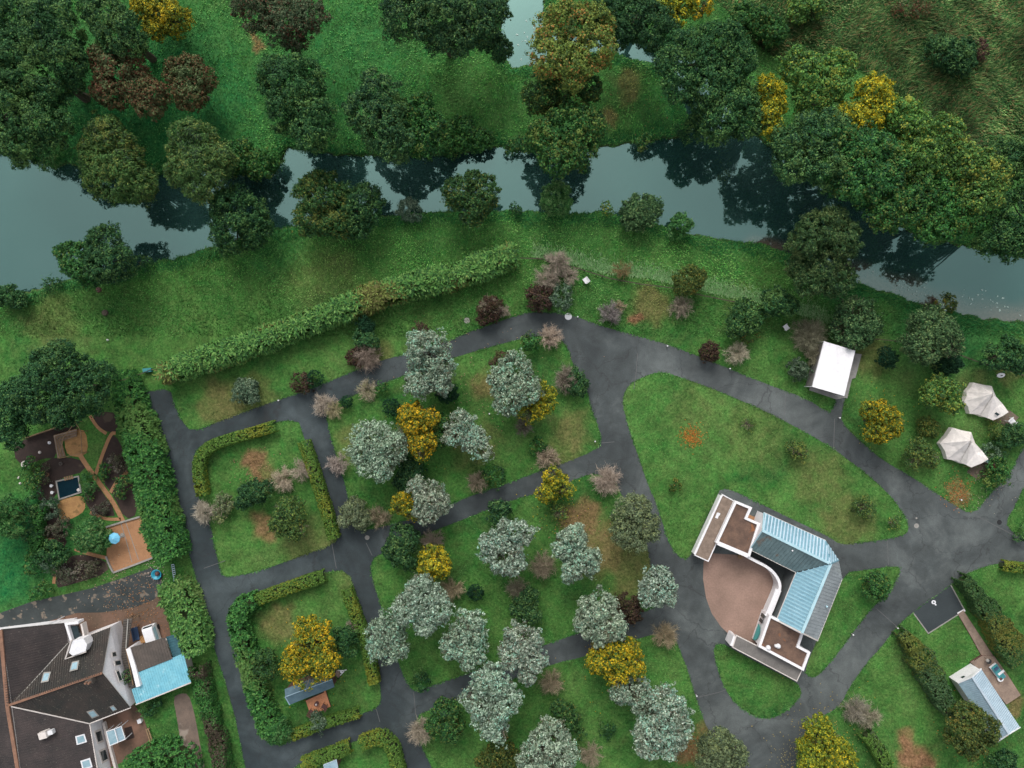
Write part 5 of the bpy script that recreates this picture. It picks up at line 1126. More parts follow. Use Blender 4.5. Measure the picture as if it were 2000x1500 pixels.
# pale flecks floating in the shallows, each one an object sharing a mesh
def flecks():
    rng = np.random.default_rng(31); A = [(448, 215), (578, 242), (565, 270), (592, 292), (640, 260), (655, 263), (676, 290), (815, 248), (755, 319), (780, 344), (712, 352), (675, 360), (740, 380), (750, 365), (762, 372), (830, 342), (873, 314), (935, 335), (995, 330), (972, 376), (808, 403), (846, 400), (728, 407), (690, 405), (860, 444), (896, 453), (941, 442), (985, 458), (1003, 472), (895, 418), (815, 374), (808, 300), (1383, 402), (1380, 453), (1365, 472), (1435, 485), (1466, 500), (1527, 455), (1570, 448), (1567, 402), (1605, 412), (1655, 505), (1677, 522), (1726, 468), (1783, 487), (1720, 537), (1662, 607), (1723, 580), (1800, 573), (1831, 578), (1957, 662), (1573, 495), (1748, 612), (1455, 545), (1600, 580)]
    pts = [(1620+a*.19, 490+b*.19) for a, b in A]
    pts += [(1028, 41), (1042, 55), (1026, 80), (1020, 81), (1012, 88), (1018, 116), (1024, 64), (1010, 68), (1002, 102), (1030, 72)]
    proto = None
    for i, (px, py) in enumerate(pts):
        if proto is None:
            mb = MB(); n = 7; rr = [rng.uniform(.6, 1.1) for _ in range(n)]
            R = [(.16*rr[k]*math.cos(2*math.pi*k/n), .11*rr[k]*math.sin(2*math.pi*k/n)) for k in range(n)]
            mb.prism(R, -.01, .03, M['fleck']); mb.prism([(a*.5+.02, b*.5) for a, b in R], .03, .055, M['fleck'])
            proto = mb.build('floating_foam'); o = proto
        else: o = proto.copy(); COL.objects.link(o)
        p = W(px, py, -.62); o.location = (p.x, p.y, -.61); o.rotation_euler[2] = rng.uniform(0, 6.28); s_ = rng.uniform(.5, 1.25); o.scale = (s_, s_*rng.uniform(.7, 1.2), 1)
        tag(o, 'small pale fleck of foam floating in the shallows by the gravel bar' if i < 55 else 'small pale fleck of foam floating in the narrow creek at the top', 'foam', 'pale flecks on the river' if i < 55 else 'pale flecks on the creek')
M['fleck'] = simple('pale_foam', (.50, .62, .56), (.36, .48, .44), 5, .7)
flecks()

# ------------------------------------------------------------------ pavilion with the folded metal roof
def P3(px, py, z): return W(px, py, z)
root = empty('pavilion_building', W(1520, 1120)); tag(root, 'white curved pavilion with folded pale blue metal roof and gravel flat roofs', 'building')
ZC, ZB, ZE, ZR = 2.3, 3.0, 3.0, 5.0
# west canopy
can = PW([(1411, 966), (1436, 980), (1383, 1096), (1357, 1084)], ZC)
mb = MB(); mb.prism(can, ZC-.28, ZC, M['chiproof'], M['fascia']); cr = mb.build('canopy_roof', root)
mb = MB(); mb.band(PW([(1411, 966), (1436, 980), (1383, 1096), (1357, 1084)], ZC), .12, ZC-.3, ZC+.09, M['paint'], True); mb.build('roof_edge', cr)
mb = MB(); mb.band(PW([(1409, 968), (1356, 1082)], ZC), .22, ZC-1.15, ZC+.12, M['paint']); mb.build('side_wall', root)
mb = MB(); mb.band(PW([(1403, 1002), (1399, 1012)], ZC), .35, ZC+.005, ZC+.04, M['white']); mb.band(PW([(1401, 1003), (1406, 1005)], ZC), .3, ZC+.008, ZC+.045, M['white']); mb.build('white_patch', cr)
# north block with brown gravel roof
b1 = [(1436, 980), (1465, 992), (1456, 1012), (1481, 1023), (1462, 1084), (1400, 1058)]
mb = MB(); mb.prism(PW(b1, ZB), 0, ZB, M['gravelroof'], M['paint']); mb.build('gravel_roof', root)
mb = MB(); mb.band(PW(b1, ZB), .30, ZB-.4, ZB+.22, M['paint'], True); mb.band(PW([(1401, 1061), (1460, 1086)], ZB), .35, 0, ZB+.20, M['paint']); mb.build('parapet', root)
mb = MB(); mb.prism(PW([(1458, 1003), (1480, 1012), (1478, 1024), (1454, 1014)]), 0, .12, M['ochre']); mb.build('porch_floor', root)
# metal roof
A0, RC, B1 = P3(1489, 1036, ZR), P3(1622, 1101, ZR), P3(1566, 1236, ZR)
AO, C1, C2, BO = P3(1492, 1001, ZE), P3(1613, 1056, ZE), P3(1638, 1094, ZE), P3(1597, 1251, ZE)
C3 = P3(1645, 1130, ZE); AI, IC, BI = P3(1464, 1073, ZE), P3(1555, 1118, ZE), P3(1517, 1211, ZE)
def slab(mb, pts, t, mat, side):
    n = plane3(pts[0], pts[1], pts[2])[1]; a = [Vector(p) for p in pts]; b = [p-Vector((0, 0, t)) for p in a]
    if (a[1]-a[0]).cross(a[2]-a[0]).z < 0: a = a[::-1]; b = b[::-1]
    mb.face(a, mat); mb.face(b[::-1], side)
    for i in range(len(a)): j = (i+1) % len(a); mb.face([b[i], b[j], a[j], a[i]], side)
def roofpart(name, pts, run, mat, ribmat, sp=.42, rw=.07, rh=.07, parent=None):
    mb = MB(); slab(mb, pts, .1, mat, M['fascia']); ribs(mb, pts, run, sp, rw, rh, ribmat); return mb.build(name, parent or root)
dA = (RC-A0); pA = (-dA.y, dA.x); dB = (B1-RC); pB = (-dB.y, dB.x)
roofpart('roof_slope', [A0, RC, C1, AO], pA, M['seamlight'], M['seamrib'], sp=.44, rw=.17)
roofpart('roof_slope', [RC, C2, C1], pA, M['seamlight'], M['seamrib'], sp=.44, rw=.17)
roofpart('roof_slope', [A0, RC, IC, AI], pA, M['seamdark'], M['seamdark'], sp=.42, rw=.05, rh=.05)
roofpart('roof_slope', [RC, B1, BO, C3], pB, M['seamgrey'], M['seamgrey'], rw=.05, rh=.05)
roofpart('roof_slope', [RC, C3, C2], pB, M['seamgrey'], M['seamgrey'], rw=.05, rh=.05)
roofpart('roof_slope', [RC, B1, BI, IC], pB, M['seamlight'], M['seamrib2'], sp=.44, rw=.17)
up = Vector((0, 0, .05))
mb = MB(); mb.bar(A0+up, RC+up, .30, .12, M['ridgecap']); mb.bar(RC+up, B1+up, .34, .12, M['ridgecap']); mb.bar(RC+up, C2+up, .12, .1, M['seamlight']); mb.bar(RC-up*.5, IC+up*.3, .16, .05, M['black']); mb.build('ridge_cap', root)
mb = MB()
for a, b in ((AO, C1), (C3, BO), (AI, IC), (IC, BI)): mb.bar(a-up, b-up, .11, .12, M['fascia'])
mb.bar(BO+up*.6, B1+up*.6, .16, .14, M['fascia']); mb.bar(B1+up*.6, BI+up*.6, .16, .14, M['fascia']); mb.bar(A0+up*.5, AI+up*.5, .1, .12, M['ridgecap']); mb.bar(A0+up*.5, AO+up*.5, .1, .12, M['ridgecap']); mb.split('gutter', root)
foot = [P3(1494, 1005, ZE), P3(1611, 1060, ZE), P3(1634, 1096, ZE), P3(1641, 1130, ZE), P3(1594, 1247, ZE), P3(1519, 1209, ZE), P3(1557, 1117, ZE), P3(1468, 1070, ZE)]
mb = MB(); mb.prism([tuple(p[:2]) for p in foot], 0, ZE-.12, M['paint'])
g = [AO.lerp(A0, .03), AI.lerp(A0, .03)]; mb.face([AO-up*2.2, A0-up*2.2, AI-up*2.2], M['paint']); mb.face([BO-up*2.2, BI-up*2.2, B1-up*2.2], M['paint']); mb.build('wall', root)
mb = MB(); mb.lathe(onplane(1614, 1184, plane3(RC, B1, BO)), [(.12, -.1), (.12, .25), (.01, .3)], M['ridgecap'], 8); mb.lathe(onplane(1547, 1075, plane3(A0, RC, IC)), [(.1, -.1), (.1, .2), (.01, .24)], M['white'], 8); mb.split('roof_vent', root)
mb = MB()
for a, b_ in ((AI, IC), (IC, BI)):
    o_ = Vector((b_.y-a.y, a.x-b_.x, 0)).normalized()
    if (o_.dot(Vector((W(1500, 1150)-a).to_tuple()))) < 0: o_ = -o_
    p_, q_ = a.lerp(b_, .02), a.lerp(b_, .98); p_ = p_-o_*.02; q_ = q_-o_*.02
    mb.bar((p_.x, p_.y, 1.42), (q_.x, q_.y, 1.42), .08, 2.8, M['darkpanel'])
mb.split('dark_wall', root)
# curved screen wall
cw = chaikin([(1457, 1086), (1480, 1098), (1500, 1108), (1515, 1122), (1524, 1140), (1523, 1153), (1517, 1168), (1505, 1195), (1501, 1206)], 3, False)
mb = MB(); mb.band(PW(cw, 2.1), .34, 0, 2.1, M['paint']); mb.band(PW([(1521, 1152), (1506, 1190), (1499, 1205)], 2.1), .75, 1.75, 2.06, M['paint']); mb.build('curved_wall', root)
mb = MB(); mb.lathe(W(1444, 1086), [(.25, 0), (.3, .5), (.05, .55)], M['wood'], 10); mb.build('planter', root)
# south block
b3 = [(1503, 1203), (1519, 1211), (1566, 1236), (1557, 1262), (1579, 1274), (1567, 1306), (1483, 1261)]
mb = MB(); mb.prism(PW(b3, ZB), 0, ZB, M['gravelroof'], M['paint']); mb.build('gravel_roof', root)
mb = MB(); mb.band(PW(b3, ZB), .30, ZB-.4, ZB+.22, M['paint'], True); mb.build('parapet', root)
for px, py in ((1500, 1264.5), (1519.5, 1261.5), (1515, 1261)):
    mb = MB(); r = .3 if px != 1515 else .2; mb.lathe(P3(px, py, ZB+.02), [(r, 0), (r, .15), (r*.85, .3), (r*.5, .4), (.01, .44)], M['white'], 14); mb.build('roof_dome', root, True)
pl = (P3(1503, 1203, ZB), ((P3(1483, 1261, ZB)-P3(1503, 1203, ZB)).cross(Vector((0, 0, 1)))).normalized())
if pl[1].x > 0: pl = (pl[0], -pl[1])
mb = MB(); d = (P3(1483, 1261, ZB)-P3(1503, 1203, ZB)).normalized(); d.z = 0; d.normalize(); base = P3(1503, 1203, ZB)+d*2.75+pl[1]*.22; base.z = 1.0
pts = [base+d*(1.05*math.cos(t))+Vector((0, 0, 1.35*math.sin(t))) for t in [math.pi*k/12 for k in range(13)]]
mb.face(pts, M['teal_sign']); mb.face([p-pl[1]*.05 for p in pts[::-1]], M['teal_sign']); mb.build('teal_panel', root)
mb = MB()
for o in (.5, 1.15):
    q = P3(1503, 1203, ZB)+d*o+pl[1]*.21; mb.bar((q.x, q.y, .9), (q.x, q.y, 2.1), .04, .45, M['glass'], up=d)
mb.split('window', root)
canS = [(1438, 1241), (1567, 1306), (1556, 1330), (1431, 1264)]
mb = MB(); mb.prism(PW(canS, ZC), ZC-.25, ZC, M['feltroof'], M['fascia']); c2 = mb.build('canopy_roof', root)
mb = MB(); mb.band(PW(canS, ZC), .10, ZC-.3, ZC+.07, M['fascia'], True); mb.build('roof_edge', c2)
mb = MB(); mb.band(PW([(1436, 1243), (1429, 1262)], ZC), .40, 0, ZC-.05, M['paint']); mb.build('side_wall', root)
mb = MB()
for px, py in ((1384, 1090), (1360, 1082), (1553, 1325)): q = P3(px, py, ZC-.3); mb.tube([(q.x, q.y, 0), (q.x, q.y, ZC-.28)], .06, M['paint'], 8)
mb.split('post', root)

# ------------------------------------------------------------------ white cabin
root = empty('white_cabin', W(1920, 1375)); tag(root, 'long white cabin with pale corrugated gable roof beside a deck', 'cabin')
e, r_ = 2.35, 3.2
L0, R0, L1, R1 = P3(1871, 1334, e), P3(1916, 1306, e), P3(1947, 1449, e), P3(1992, 1420, e)
K0, K1 = P3(1899, 1322, r_), P3(1970.5, 1433, r_); ax = (K1-K0); pr_ = (-ax.y, ax.x)
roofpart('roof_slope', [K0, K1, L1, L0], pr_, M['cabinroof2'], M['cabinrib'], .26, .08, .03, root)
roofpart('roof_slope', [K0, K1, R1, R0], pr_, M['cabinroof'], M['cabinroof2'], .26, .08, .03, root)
mb = MB(); mb.bar(K0+up*.5, K1+up*.5, .28, .08, M['cabinroof']); mb.build('ridge_cap', root)
i = lambda a, b: a.lerp(b, .03)
mb = MB(); fp = [L0.lerp(R1, .02), R0.lerp(L1, .02), R1.lerp(L0, .02), L1.lerp(R0, .02)]; mb.prism([tuple(p[:2]) for p in fp], 0, e-.08, M['paint'])
mb.face([L0-up*2.2+ax*.004, K0-up*2.2+ax*.004, R0-up*2.2+ax*.004], M['paint']); mb.face([L1-up*2.2-ax*.004, R1-up*2.2-ax*.004, K1-up*2.2-ax*.004], M['paint']); mb.build('wall', root)
mb = MB(); mb.bar(L0, K0, .10, .2, M['white']); mb.bar(K0, R0, .10, .2, M['white']); mb.bar(L1, K1, .10, .2, M['white']); mb.bar(K1, R1, .10, .2, M['white']); mb.split('bargeboard', root)
wl = (fp[0], -ax.normalized())
mb = MB(); q = [onplane(x, y, wl, .03) for x, y in ((1876, 1322.5), (1883, 1320), (1886, 1322), (1880, 1325))]; mb.face(q, M['glass']); mb.build('window', root)
# deck and boardwalk
DK = [(1904, 1300), (1896, 1294), (1918, 1280), (1942, 1282), (1968, 1318), (1993, 1357), (1966, 1376), (1940, 1345)]
def planks(name, poly, run, z, w, mat, label, cat, group=None):
    mb = MB(); P2 = [Vector(p) for p in PW(poly, z)]; d = Vector(run).normalized(); n_ = Vector((-d.y, d.x)); ks = [p.dot(n_) for p in P2]; k = min(ks)+w/2
    while k < max(ks):
        for t0, t1 in clip_line(P2, n_*k, d):
            a, b = n_*k+d*t0, n_*k+d*t1; mb.bar((a.x, a.y, z), (b.x, b.y, z), w*.93, .04, mat)
        k += w
    mb.band([tuple(p) for p in P2], .06, .0, z-.03, M['darkwood'], True)
    o = mb.build(name); tag(o, label, cat, group); return o
planks('wooden_deck', DK, (.83, .55), .25, .14, M['deckgrey'], 'weathered plank deck along the white cabin', 'deck')
planks('boardwalk', [(1871, 1199), (1882, 1193), (1905, 1228), (1942, 1284), (1918, 1282), (1895, 1240)], (.83, .55), .12, .14, M['deckgrey'], 'narrow boardwalk from the parking square to the cabin deck', 'walkway')
root = empty('sun_lounger', W(1944, 1310, .3)); tag(root, 'teal padded lounger on the cabin deck beside a round white table', 'lounger')
mb = MB(); a, b_ = W(1935, 1297, .3), W(1955, 1323, .3); dd = (b_-a).normalized(); sd = Vector((-dd.y, dd.x, 0))
mb.bar(a+Vector((0, 0, .3)), b_+Vector((0, 0, .3)), .95, .12, M['white'])
for t in (.1, .9):
    for s_ in (-1, 1): q = a.lerp(b_, t)+sd*.4*s_; mb.tube([(q.x, q.y, .27), (q.x, q.y, .6)], .03, M['white'])
mb.build('frame', root)
mb = MB(); mb.bar(a.lerp(b_, .42)+Vector((0, 0, .42)), b_+Vector((0, 0, .42)), .85, .14, M['teal']); mb.bar(a+Vector((0, 0, .72)), a.lerp(b_, .4)+Vector((0, 0, .44)), .85, .14, M['teal']); mb.build('cushion', root)
mb = MB(); mb.bar(a.lerp(b_, .12)+Vector((0, 0, .84)), a.lerp(b_, .24)+Vector((0, 0, .78)), .5, .14, M['navy']); mb.build('pillow', root)
mb = MB(); q = a.lerp(b_, .62); mb.bar(q-sd*.2+Vector((0, 0, .52)), q+sd*.7+Vector((0, 0, .52)), .3, .03, M['white']); mb.build('towel', root)
def round_table(px, py, r, z, mat, label, hole=None, base=.27, name='round_table', cat='table'):
    c = W(px, py, z); root = empty(name, (c.x, c.y, base)); tag(root, label, cat)
    mb = MB(); mb.lathe((c.x, c.y, z), [(.01, -.04), (r, -.04), (r, 0), (.01, .001)], mat, 20); mb.build('tabletop', root)
    mb = MB(); mb.tube([(c.x, c.y, base), (c.x, c.y, z-.04)], .04, mat); mb.lathe((c.x, c.y, base), [(.25, 0), (.25, .03), (.01, .04)], mat, 12); mb.build('leg', root)
    if hole: mb = MB(); mb.lathe((c.x, c.y, z), [(r*.42, .001), (r*.42, .08), (.01, .085)], hole, 14); mb.build('bowl', root)
    return root
round_table(1954.5, 1325.5, .40, .75, M['white'], 'round white table with a dark bowl on the cabin deck', M['darkwood'])
root = empty('black_grill', W(1930, 1291, .3)); tag(root, 'small black grill at the upper end of the cabin deck', 'grill')
c = W(1930, 1291, .8); mb = MB(); mb.lathe((c.x, c.y, .75), [(.05, 0), (.3, .15), (.33, .25), (.01, .27)], M['black'], 14); mb.build('bowl', root)
mb = MB()
for t in (0, 2.1, 4.2): mb.tube([(c.x+.1*math.cos(t), c.y+.1*math.sin(t), .78), (c.x+.35*math.cos(t), c.y+.35*math.sin(t), .27)], .02, M['black'])
mb.split('leg', root)
mb = MB(); c = W(1929, 1290, 1.05); mb.lathe((c.x, c.y, 1.03), [(.22, 0), (.2, .06), (.01, .1)], M['concrete'], 14); mb.build('lid', root)

# ------------------------------------------------------------------ marquee
root = empty('marquee_tent', W(1630, 720)); tag(root, 'white flat roofed marquee beside the upper road', 'marquee')
MQ = [(1610, 667), (1670, 685), (1649, 773), (1587, 755)]; z = 2.7
mb = MB(); q = [P3(x, y, z) for x, y in MQ]; c0, c1 = q[0].lerp(q[1], .5)+Vector((0, 0, .015)), q[3].lerp(q[2], .5)+Vector((0, 0, .015))
mb.face([q[0], q[3], c1, c0], M['whiteroof']); mb.face([c0, c1, q[2], q[1]], M['whiteroof']); mb.face([q[0], c0, q[1]], M['whiteroof']); mb.face([q[3], q[2], c1], M['whiteroof'])
mb.band([tuple(v[:2]) for v in q], .05, z-.25, z, M['whiteroof'], True); mb.build('roof', root)
ins = [q[0].lerp(q[2], .03), q[1].lerp(q[3], .03), q[2].lerp(q[0], .03), q[3].lerp(q[1], .03)]
mb = MB(); mb.band([tuple(v[:2]) for v in ins], .06, 0, z-.2, M['feltroof'], True); mb.build('side_wall', root)
M['greydeck'] = simple('grey_platform', (.36, .35, .33), (.24, .23, .22), 1, .8)
mb = MB(); mb.prism(PW([(1608, 672), (1668, 690), (1682, 692), (1670, 738), (1663, 740), (1654, 778), (1650, 777), (1633, 780), (1580, 762), (1588, 735), (1593, 708), (1598, 706)]), 0, .14, M['greydeck']); mb.build('platform', root)
mb = MB()
for x, y in MQ: p = P3(x, y, z); mb.tube([(p.x, p.y, 0), (p.x, p.y, z-.02)], .05, M['white'])
mb.split('pole', root)
# bell tents
def bell_tent(ring, peak, zp, awn, pk2, label):
    root = empty('bell_tent', W(peak[0], peak[1], zp)*1.0); root.location.z = 0; tag(root, label, 'tent', 'cream bell tents')
    pk = P3(peak[0], peak[1], zp); zs = .75; R = [P3(x, y, zs) for x, y in ring]; mb = MB(); n = len(R)
    for i in range(n):
        a, b_ = R[i], R[(i+1) % n]; m_ = a.lerp(b_, .5)
        # slightly sagging panels
        s1 = pk.lerp(a, .55)-Vector((0, 0, .10)); s2 = pk.lerp(b_, .55)-Vector((0, 0, .10)); sm = pk.lerp(m_, .55)-Vector((0, 0, .22)); me_ = m_+(pk-m_)*.05
        for tri in ([pk, s1, sm], [pk, sm, s2], [s1, a, me_, sm], [sm, me_, b_, s2]): mb.face(tri, M['canvas'])
        mb.face([a, (a.x*.999, a.y*.999, .02), (me_.x*.999, me_.y*.999, .02), me_], M['canvas']); mb.face([me_, (me_.x*.999, me_.y*.999, .02), (b_.x*.999, b_.y*.999, .02), b_], M['canvas'])
    mb.build('canopy', root)
    a, b_ = [P3(x, y, 1.75) for x, y in awn]; s0, s1 = [P3(x, y, .9) for x, y in pk2]; mb = MB(); top = P3(peak[0]+2, peak[1]+3, zp-.1)
    mid = a.lerp(b_, .5)+Vector((0, 0, .25)); mm = mid.lerp(top, .5)-Vector((0, 0, .15))
    for tri in ([top, mm, a.lerp(s0, .5)-Vector((0, 0, -.15)), s0], [mm, mid, a, a.lerp(s0, .5)+Vector((0, 0, .15))], [top, s1, b_.lerp(s1, .5)+Vector((0, 0, .15)), mm], [mm, b_.lerp(s1, .5)+Vector((0, 0, .15)), b_, mid]): mb.face(tri, M['canvas'])
    mb.build('awning', root)
    mb = MB()
    for q_ in (a, b_): mb.tube([(q_.x, q_.y, 0), tuple(q_)], .03, M['wood'])
    mb.tube([(pk.x, pk.y, 0), (pk.x, pk.y, pk.z+.1)], .035, M['wood']); mb.split('pole', root)
    return root
t1 = bell_tent([(1901, 747), (1937, 754), (1946, 776), (1941, 800), (1923, 815), (1894, 808), (1883, 784), (1888, 765)], (1938, 769), 3.1, [(1970, 805), (1940, 821)], [(1945, 774), (1915, 812)], 'upper cream bell tent with a small square window in its awning')
t2 = bell_tent([(1860, 835), (1897, 844), (1905, 866), (1899, 890), (1880, 906), (1850, 897), (1836, 866)], (1895, 861), 3.1, [(1931, 897), (1897, 913)], [(1904, 865), (1875, 903)], 'lower cream bell tent next to the brown paved patio')
a, b_, c = P3(1970, 805, 1.75), P3(1940, 821, 1.75), P3(1938, 772, 3.0)
wp = plane3(a+Vector((0, 0, .1)), b_+Vector((0, 0, .1)), c)
mb = MB(); mb.face([onplane(x, y, wp, .16) for x, y in ((1940, 807), (1944, 804), (1951, 808.5), (1947, 811.5))], M['glass']); mb.build('window', t1)

# ------------------------------------------------------------------ seats, chairs, small things
def chair(px, py, rz, mat, label, s=1.0, group='white chairs on the lawns'):
    p = W(px, py, .4); root = empty('garden_chair', (p.x, p.y, 0), rz); tag(root, label, 'chair', group)
    def part(name, mb): o = mb.build(name); o.parent = root; o.scale = (s, s, s)
    mb = MB(); mb.box((0, 0, .42), (.5, .5, .05), mat); part('seat', mb)
    mb = MB()
    for k in range(5): mb.bar((-.25, -.22+.11*k, .45), (-.40, -.22+.11*k, .95), .08, .025, mat, up=Vector((1, 0, .3)))
    mb.bar((-.40, -.27, .95), (-.40, .27, .95), .04, .06, mat); part('backrest', mb)
    for x, y in ((-.22, -.22), (-.22, .22), (.22, -.22), (.22, .22)): mb = MB(); mb.bar((x, y, 0), (x, y, .41), .045, .045, mat); part('leg', mb)
    for y in (-.27, .27): mb = MB(); mb.bar((-.3, y, .64), (.25, y, .62), .06, .035, mat); part('armrest', mb)
chair(1144, 547, 2.2, M['white'], 'white chair alone on the lawn below the low fence', 1.15)
chair(1535, 639, .6, M['white'], 'white chair on the lawn below a round dark shrub', 1.15)
chair(1974, 823, .7, M['white'], 'white chair at the patio corner of the upper tent', 1.5)
chair(1929, 918, 2.4, M['darkwood'], 'dark wooden chair nearest the dark shrub on the lower tent patio', 1.1, 'chairs of the lower tent')
chair(1921, 926, 3.6, M['darkwood'], 'dark wooden chair on the outer side of the lower tent patio', 1.1, 'chairs of the lower tent')
mb = MB(); p = W(1935, 914, .5); mb.bar(p+Vector((-.45, -.3, 0)), p+Vector((.45, .3, 0)), .5, .18, M['red'], up=Vector((0, 0, 1))); mb.box((p.x, p.y, .3), (.9, .4, .2), M['darkwood'], .6); tag(mb.build('red_cushion'), 'red cushioned stool on the patio of the lower tent', 'stool')
mb = MB(); p = W(1929, 899, .9); mb.box((p.x, p.y, .45), (.55, .45, .9), M['white'], -.7); mb.box((p.x, p.y, .93), (.6, .5, .05), M['blueglass'], -.7); tag(mb.build('storage_box'), 'small pale cupboard at the awning corner of the lower tent', 'cupboard')
c = W(1954, 733, .35); root = empty('plastic_table', (c.x, c.y, 0), .15); tag(root, 'oval white table on the lawn at the right edge', 'table')
mb = MB(); R = [(.52*math.cos(t), .30*math.sin(t)) for t in [2*math.pi*k/20 for k in range(20)]]; mb.prism(R, .42, .47, M['white']); o = mb.build('tabletop'); o.parent = root
mb = MB()
for x, y in ((.3, .12), (-.3, .12), (.3, -.12), (-.3, -.12)): mb.bar((x, y, 0), (x, y, .42), .05, .05, M['white'])
for o in mb.split('leg'): o.parent = root
mb = MB(); mb.prism([(-.05, -.12), (.22, -.08), (.2, .02), (-.05, .0)], .471, .475, M['black']); o = mb.build('dark_slot'); o.parent = root
# bollard lights along the paths
proto = None
for px, py, lb in ((545, 782, 'small white marker post beside the upper path'), (1303, 676, 'small white marker post on the outer edge of the upper road'), (1425, 720, 'white marker post at the road edge under the pale bare shrub'), (1639, 816, 'white marker post at the corner of the marquee path'),
                   (1162, 862, 'white marker post on the brown corner of the central lawn'), (1360, 1358, 'white marker post left of the wide road near the bottom'), (1752, 1226, 'white marker post at the corner of the parking square'), (955, 996, 'white marker post by the dark rounded shrub'),
                   (1128, 619, 'white marker post next to the pale manhole cover'), (1876, 976, 'white marker post in the leaves near the big junction'), (1600, 1188, None), (1665, 1239, 'white marker post on the pavilion lawn edge'), (735, 1110, None), (956, 808, 'white marker post on the grass right of the golden tree')):
    if lb is None: continue
    if proto is None:
        proto = empty('marker_post', (0, 0, 0)); mb = MB(); mb.tube([(0, 0, 0), (0, 0, .5)], .06, M['concrete'], 8); o = mb.build('post'); o.parent = proto
        mb = MB(); mb.lathe((0, 0, .5), [(.05, 0), (.095, .03), (.095, .10), (.04, .14), (.001, .15)], M['white'], 10); o = mb.build('cap'); o.parent = proto; r_o = proto
    else:
        r_o = proto.copy(); COL.objects.link(r_o)
        for ch in list(proto.children): c_ = ch.copy(); COL.objects.link(c_); c_.parent = r_o
    p = W(px, py, .3); r_o.location = (p.x, p.y, 0); tag(r_o, lb, 'marker post', 'white marker posts along the paths')
for px, py, r, mt, lb in ((1110, 618, .45, 'white', 'pale round cover at the top edge of the road bend'), (1790, 1027, .30, 'concrete', 'round manhole cover at the tip of the teardrop lawn'), (1790, 1012, .12, 'concrete', 'tiny round cover above the manhole near the teardrop tip'),
                          (1952, 1020, .32, 'black', 'dark manhole cover in the big junction'), (912, 626, .38, 'concrete', 'grey round cover in the grass above the path'), (717, 1050, .3, 'concrete', 'grey round cover at the crossing of the inner paths')):
    mb = MB(); c = W(px, py, .03); mb.lathe((c.x, c.y, .008), [(r, 0), (r, .022), (r*.8, .026), (.01, .027)], M[mt], 20); tag(mb.build('manhole_cover'), lb, 'manhole cover', 'round covers set in road and grass')
# painted symbol
mb = MB(); p = W(1823.4, 1176); n = 20
for k in range(n):
    a0, a1 = 2*math.pi*k/n, 2*math.pi*(k+1)/n; e_ = lambda r, a: (p.x+r*1.15*math.cos(a), p.y+r*math.sin(a), .027)
    mb.face([e_(.10, a0), e_(.25, a0), e_(.25, a1), e_(.10, a1)], M['white'])
mb.bar((p.x+.10, p.y-.14, .026), (p.x+.32, p.y-.40, .026), .15, .006, M['white'])
tag(mb.build('painted_symbol'), 'white ring with a short tail painted on the square of fresh tarmac', 'painted mark')
# low fence
def post_fence(pts, label, step=2.4, h=.9):
    root = empty('wire_fence', W(*pts[0])); tag(root, label, 'fence', 'low wire fences'); pw = [Vector(p).to_3d() for p in PW(pts)]; mb = MB(); acc = 0
    for a, b_ in zip(pw, pw[1:]):
        L = (b_-a).length; k = acc
        while k < L: q = a.lerp(b_, k/L); mb.bar((q.x, q.y, 0), (q.x, q.y, h), .09, .09, M['bark']); k += step
        acc = k-L
    mb.split('post', root)
    for z in (.3, .6, .85):
        mb = MB()
        for a, b_ in zip(pw, pw[1:]): mb.bar((a.x, a.y, z), (b_.x, b_.y, z), .035, .035, M['bark'])
        mb.build('wire', root)
post_fence([(1012, 505), (1060, 507), (1062, 498), (1068, 512), (1120, 523), (1190, 545), (1250, 556), (1310, 563), (1370, 578), (1430, 590), (1500, 602)], 'low dark fence from the laurel hedge across the upper lawn')
post_fence([(1640, 645), (1700, 662), (1760, 668), (1860, 690), (1900, 705), (2000, 735), (2060, 750)], 'low dark fence under the trees at the right edge')
post_fence([(235, 745), (262, 737), (300, 722)], 'short fence between the tall hedge and the laurel hedge')
mb = MB(); c = W(287, 723, .5); mb.box((c.x, c.y, .25), (1.0, .45, .5), M['teal'], .1); mb.box((c.x, c.y, .52), (1.06, .5, .05), M['teal'], .1); tag(mb.build('water_trough'), 'small teal trough at the left end of the laurel hedge', 'trough')
mb = MB(); c = W(210, 664, .2); mb.lathe((c.x, c.y, 0), [(.1, 0), (.13, .25), (.05, .4), (.01, .42)], M['white'], 8); tag(mb.build('small_post'), 'tiny white stake in the left meadow', 'stake')
mb = MB(); c = W(193, 566); mb.lathe((c.x, c.y, 0), [(.38, 0), (.3, .2), (.1, .3), (.01, .3)], M['darkwood'], 9); tag(mb.build('tree_stump'), 'reddish stump right below the leafy pair on the left bank', 'stump', 'stumps in the left meadow')
mb = MB(); c = W(206, 611); mb.lathe((c.x, c.y, 0), [(.42, 0), (.35, .3), (.1, .35), (.01, .35)], M['bark'], 9); tag(mb.build('tree_stump'), 'brown stump in the middle of the left meadow', 'stump', 'stumps in the left meadow')
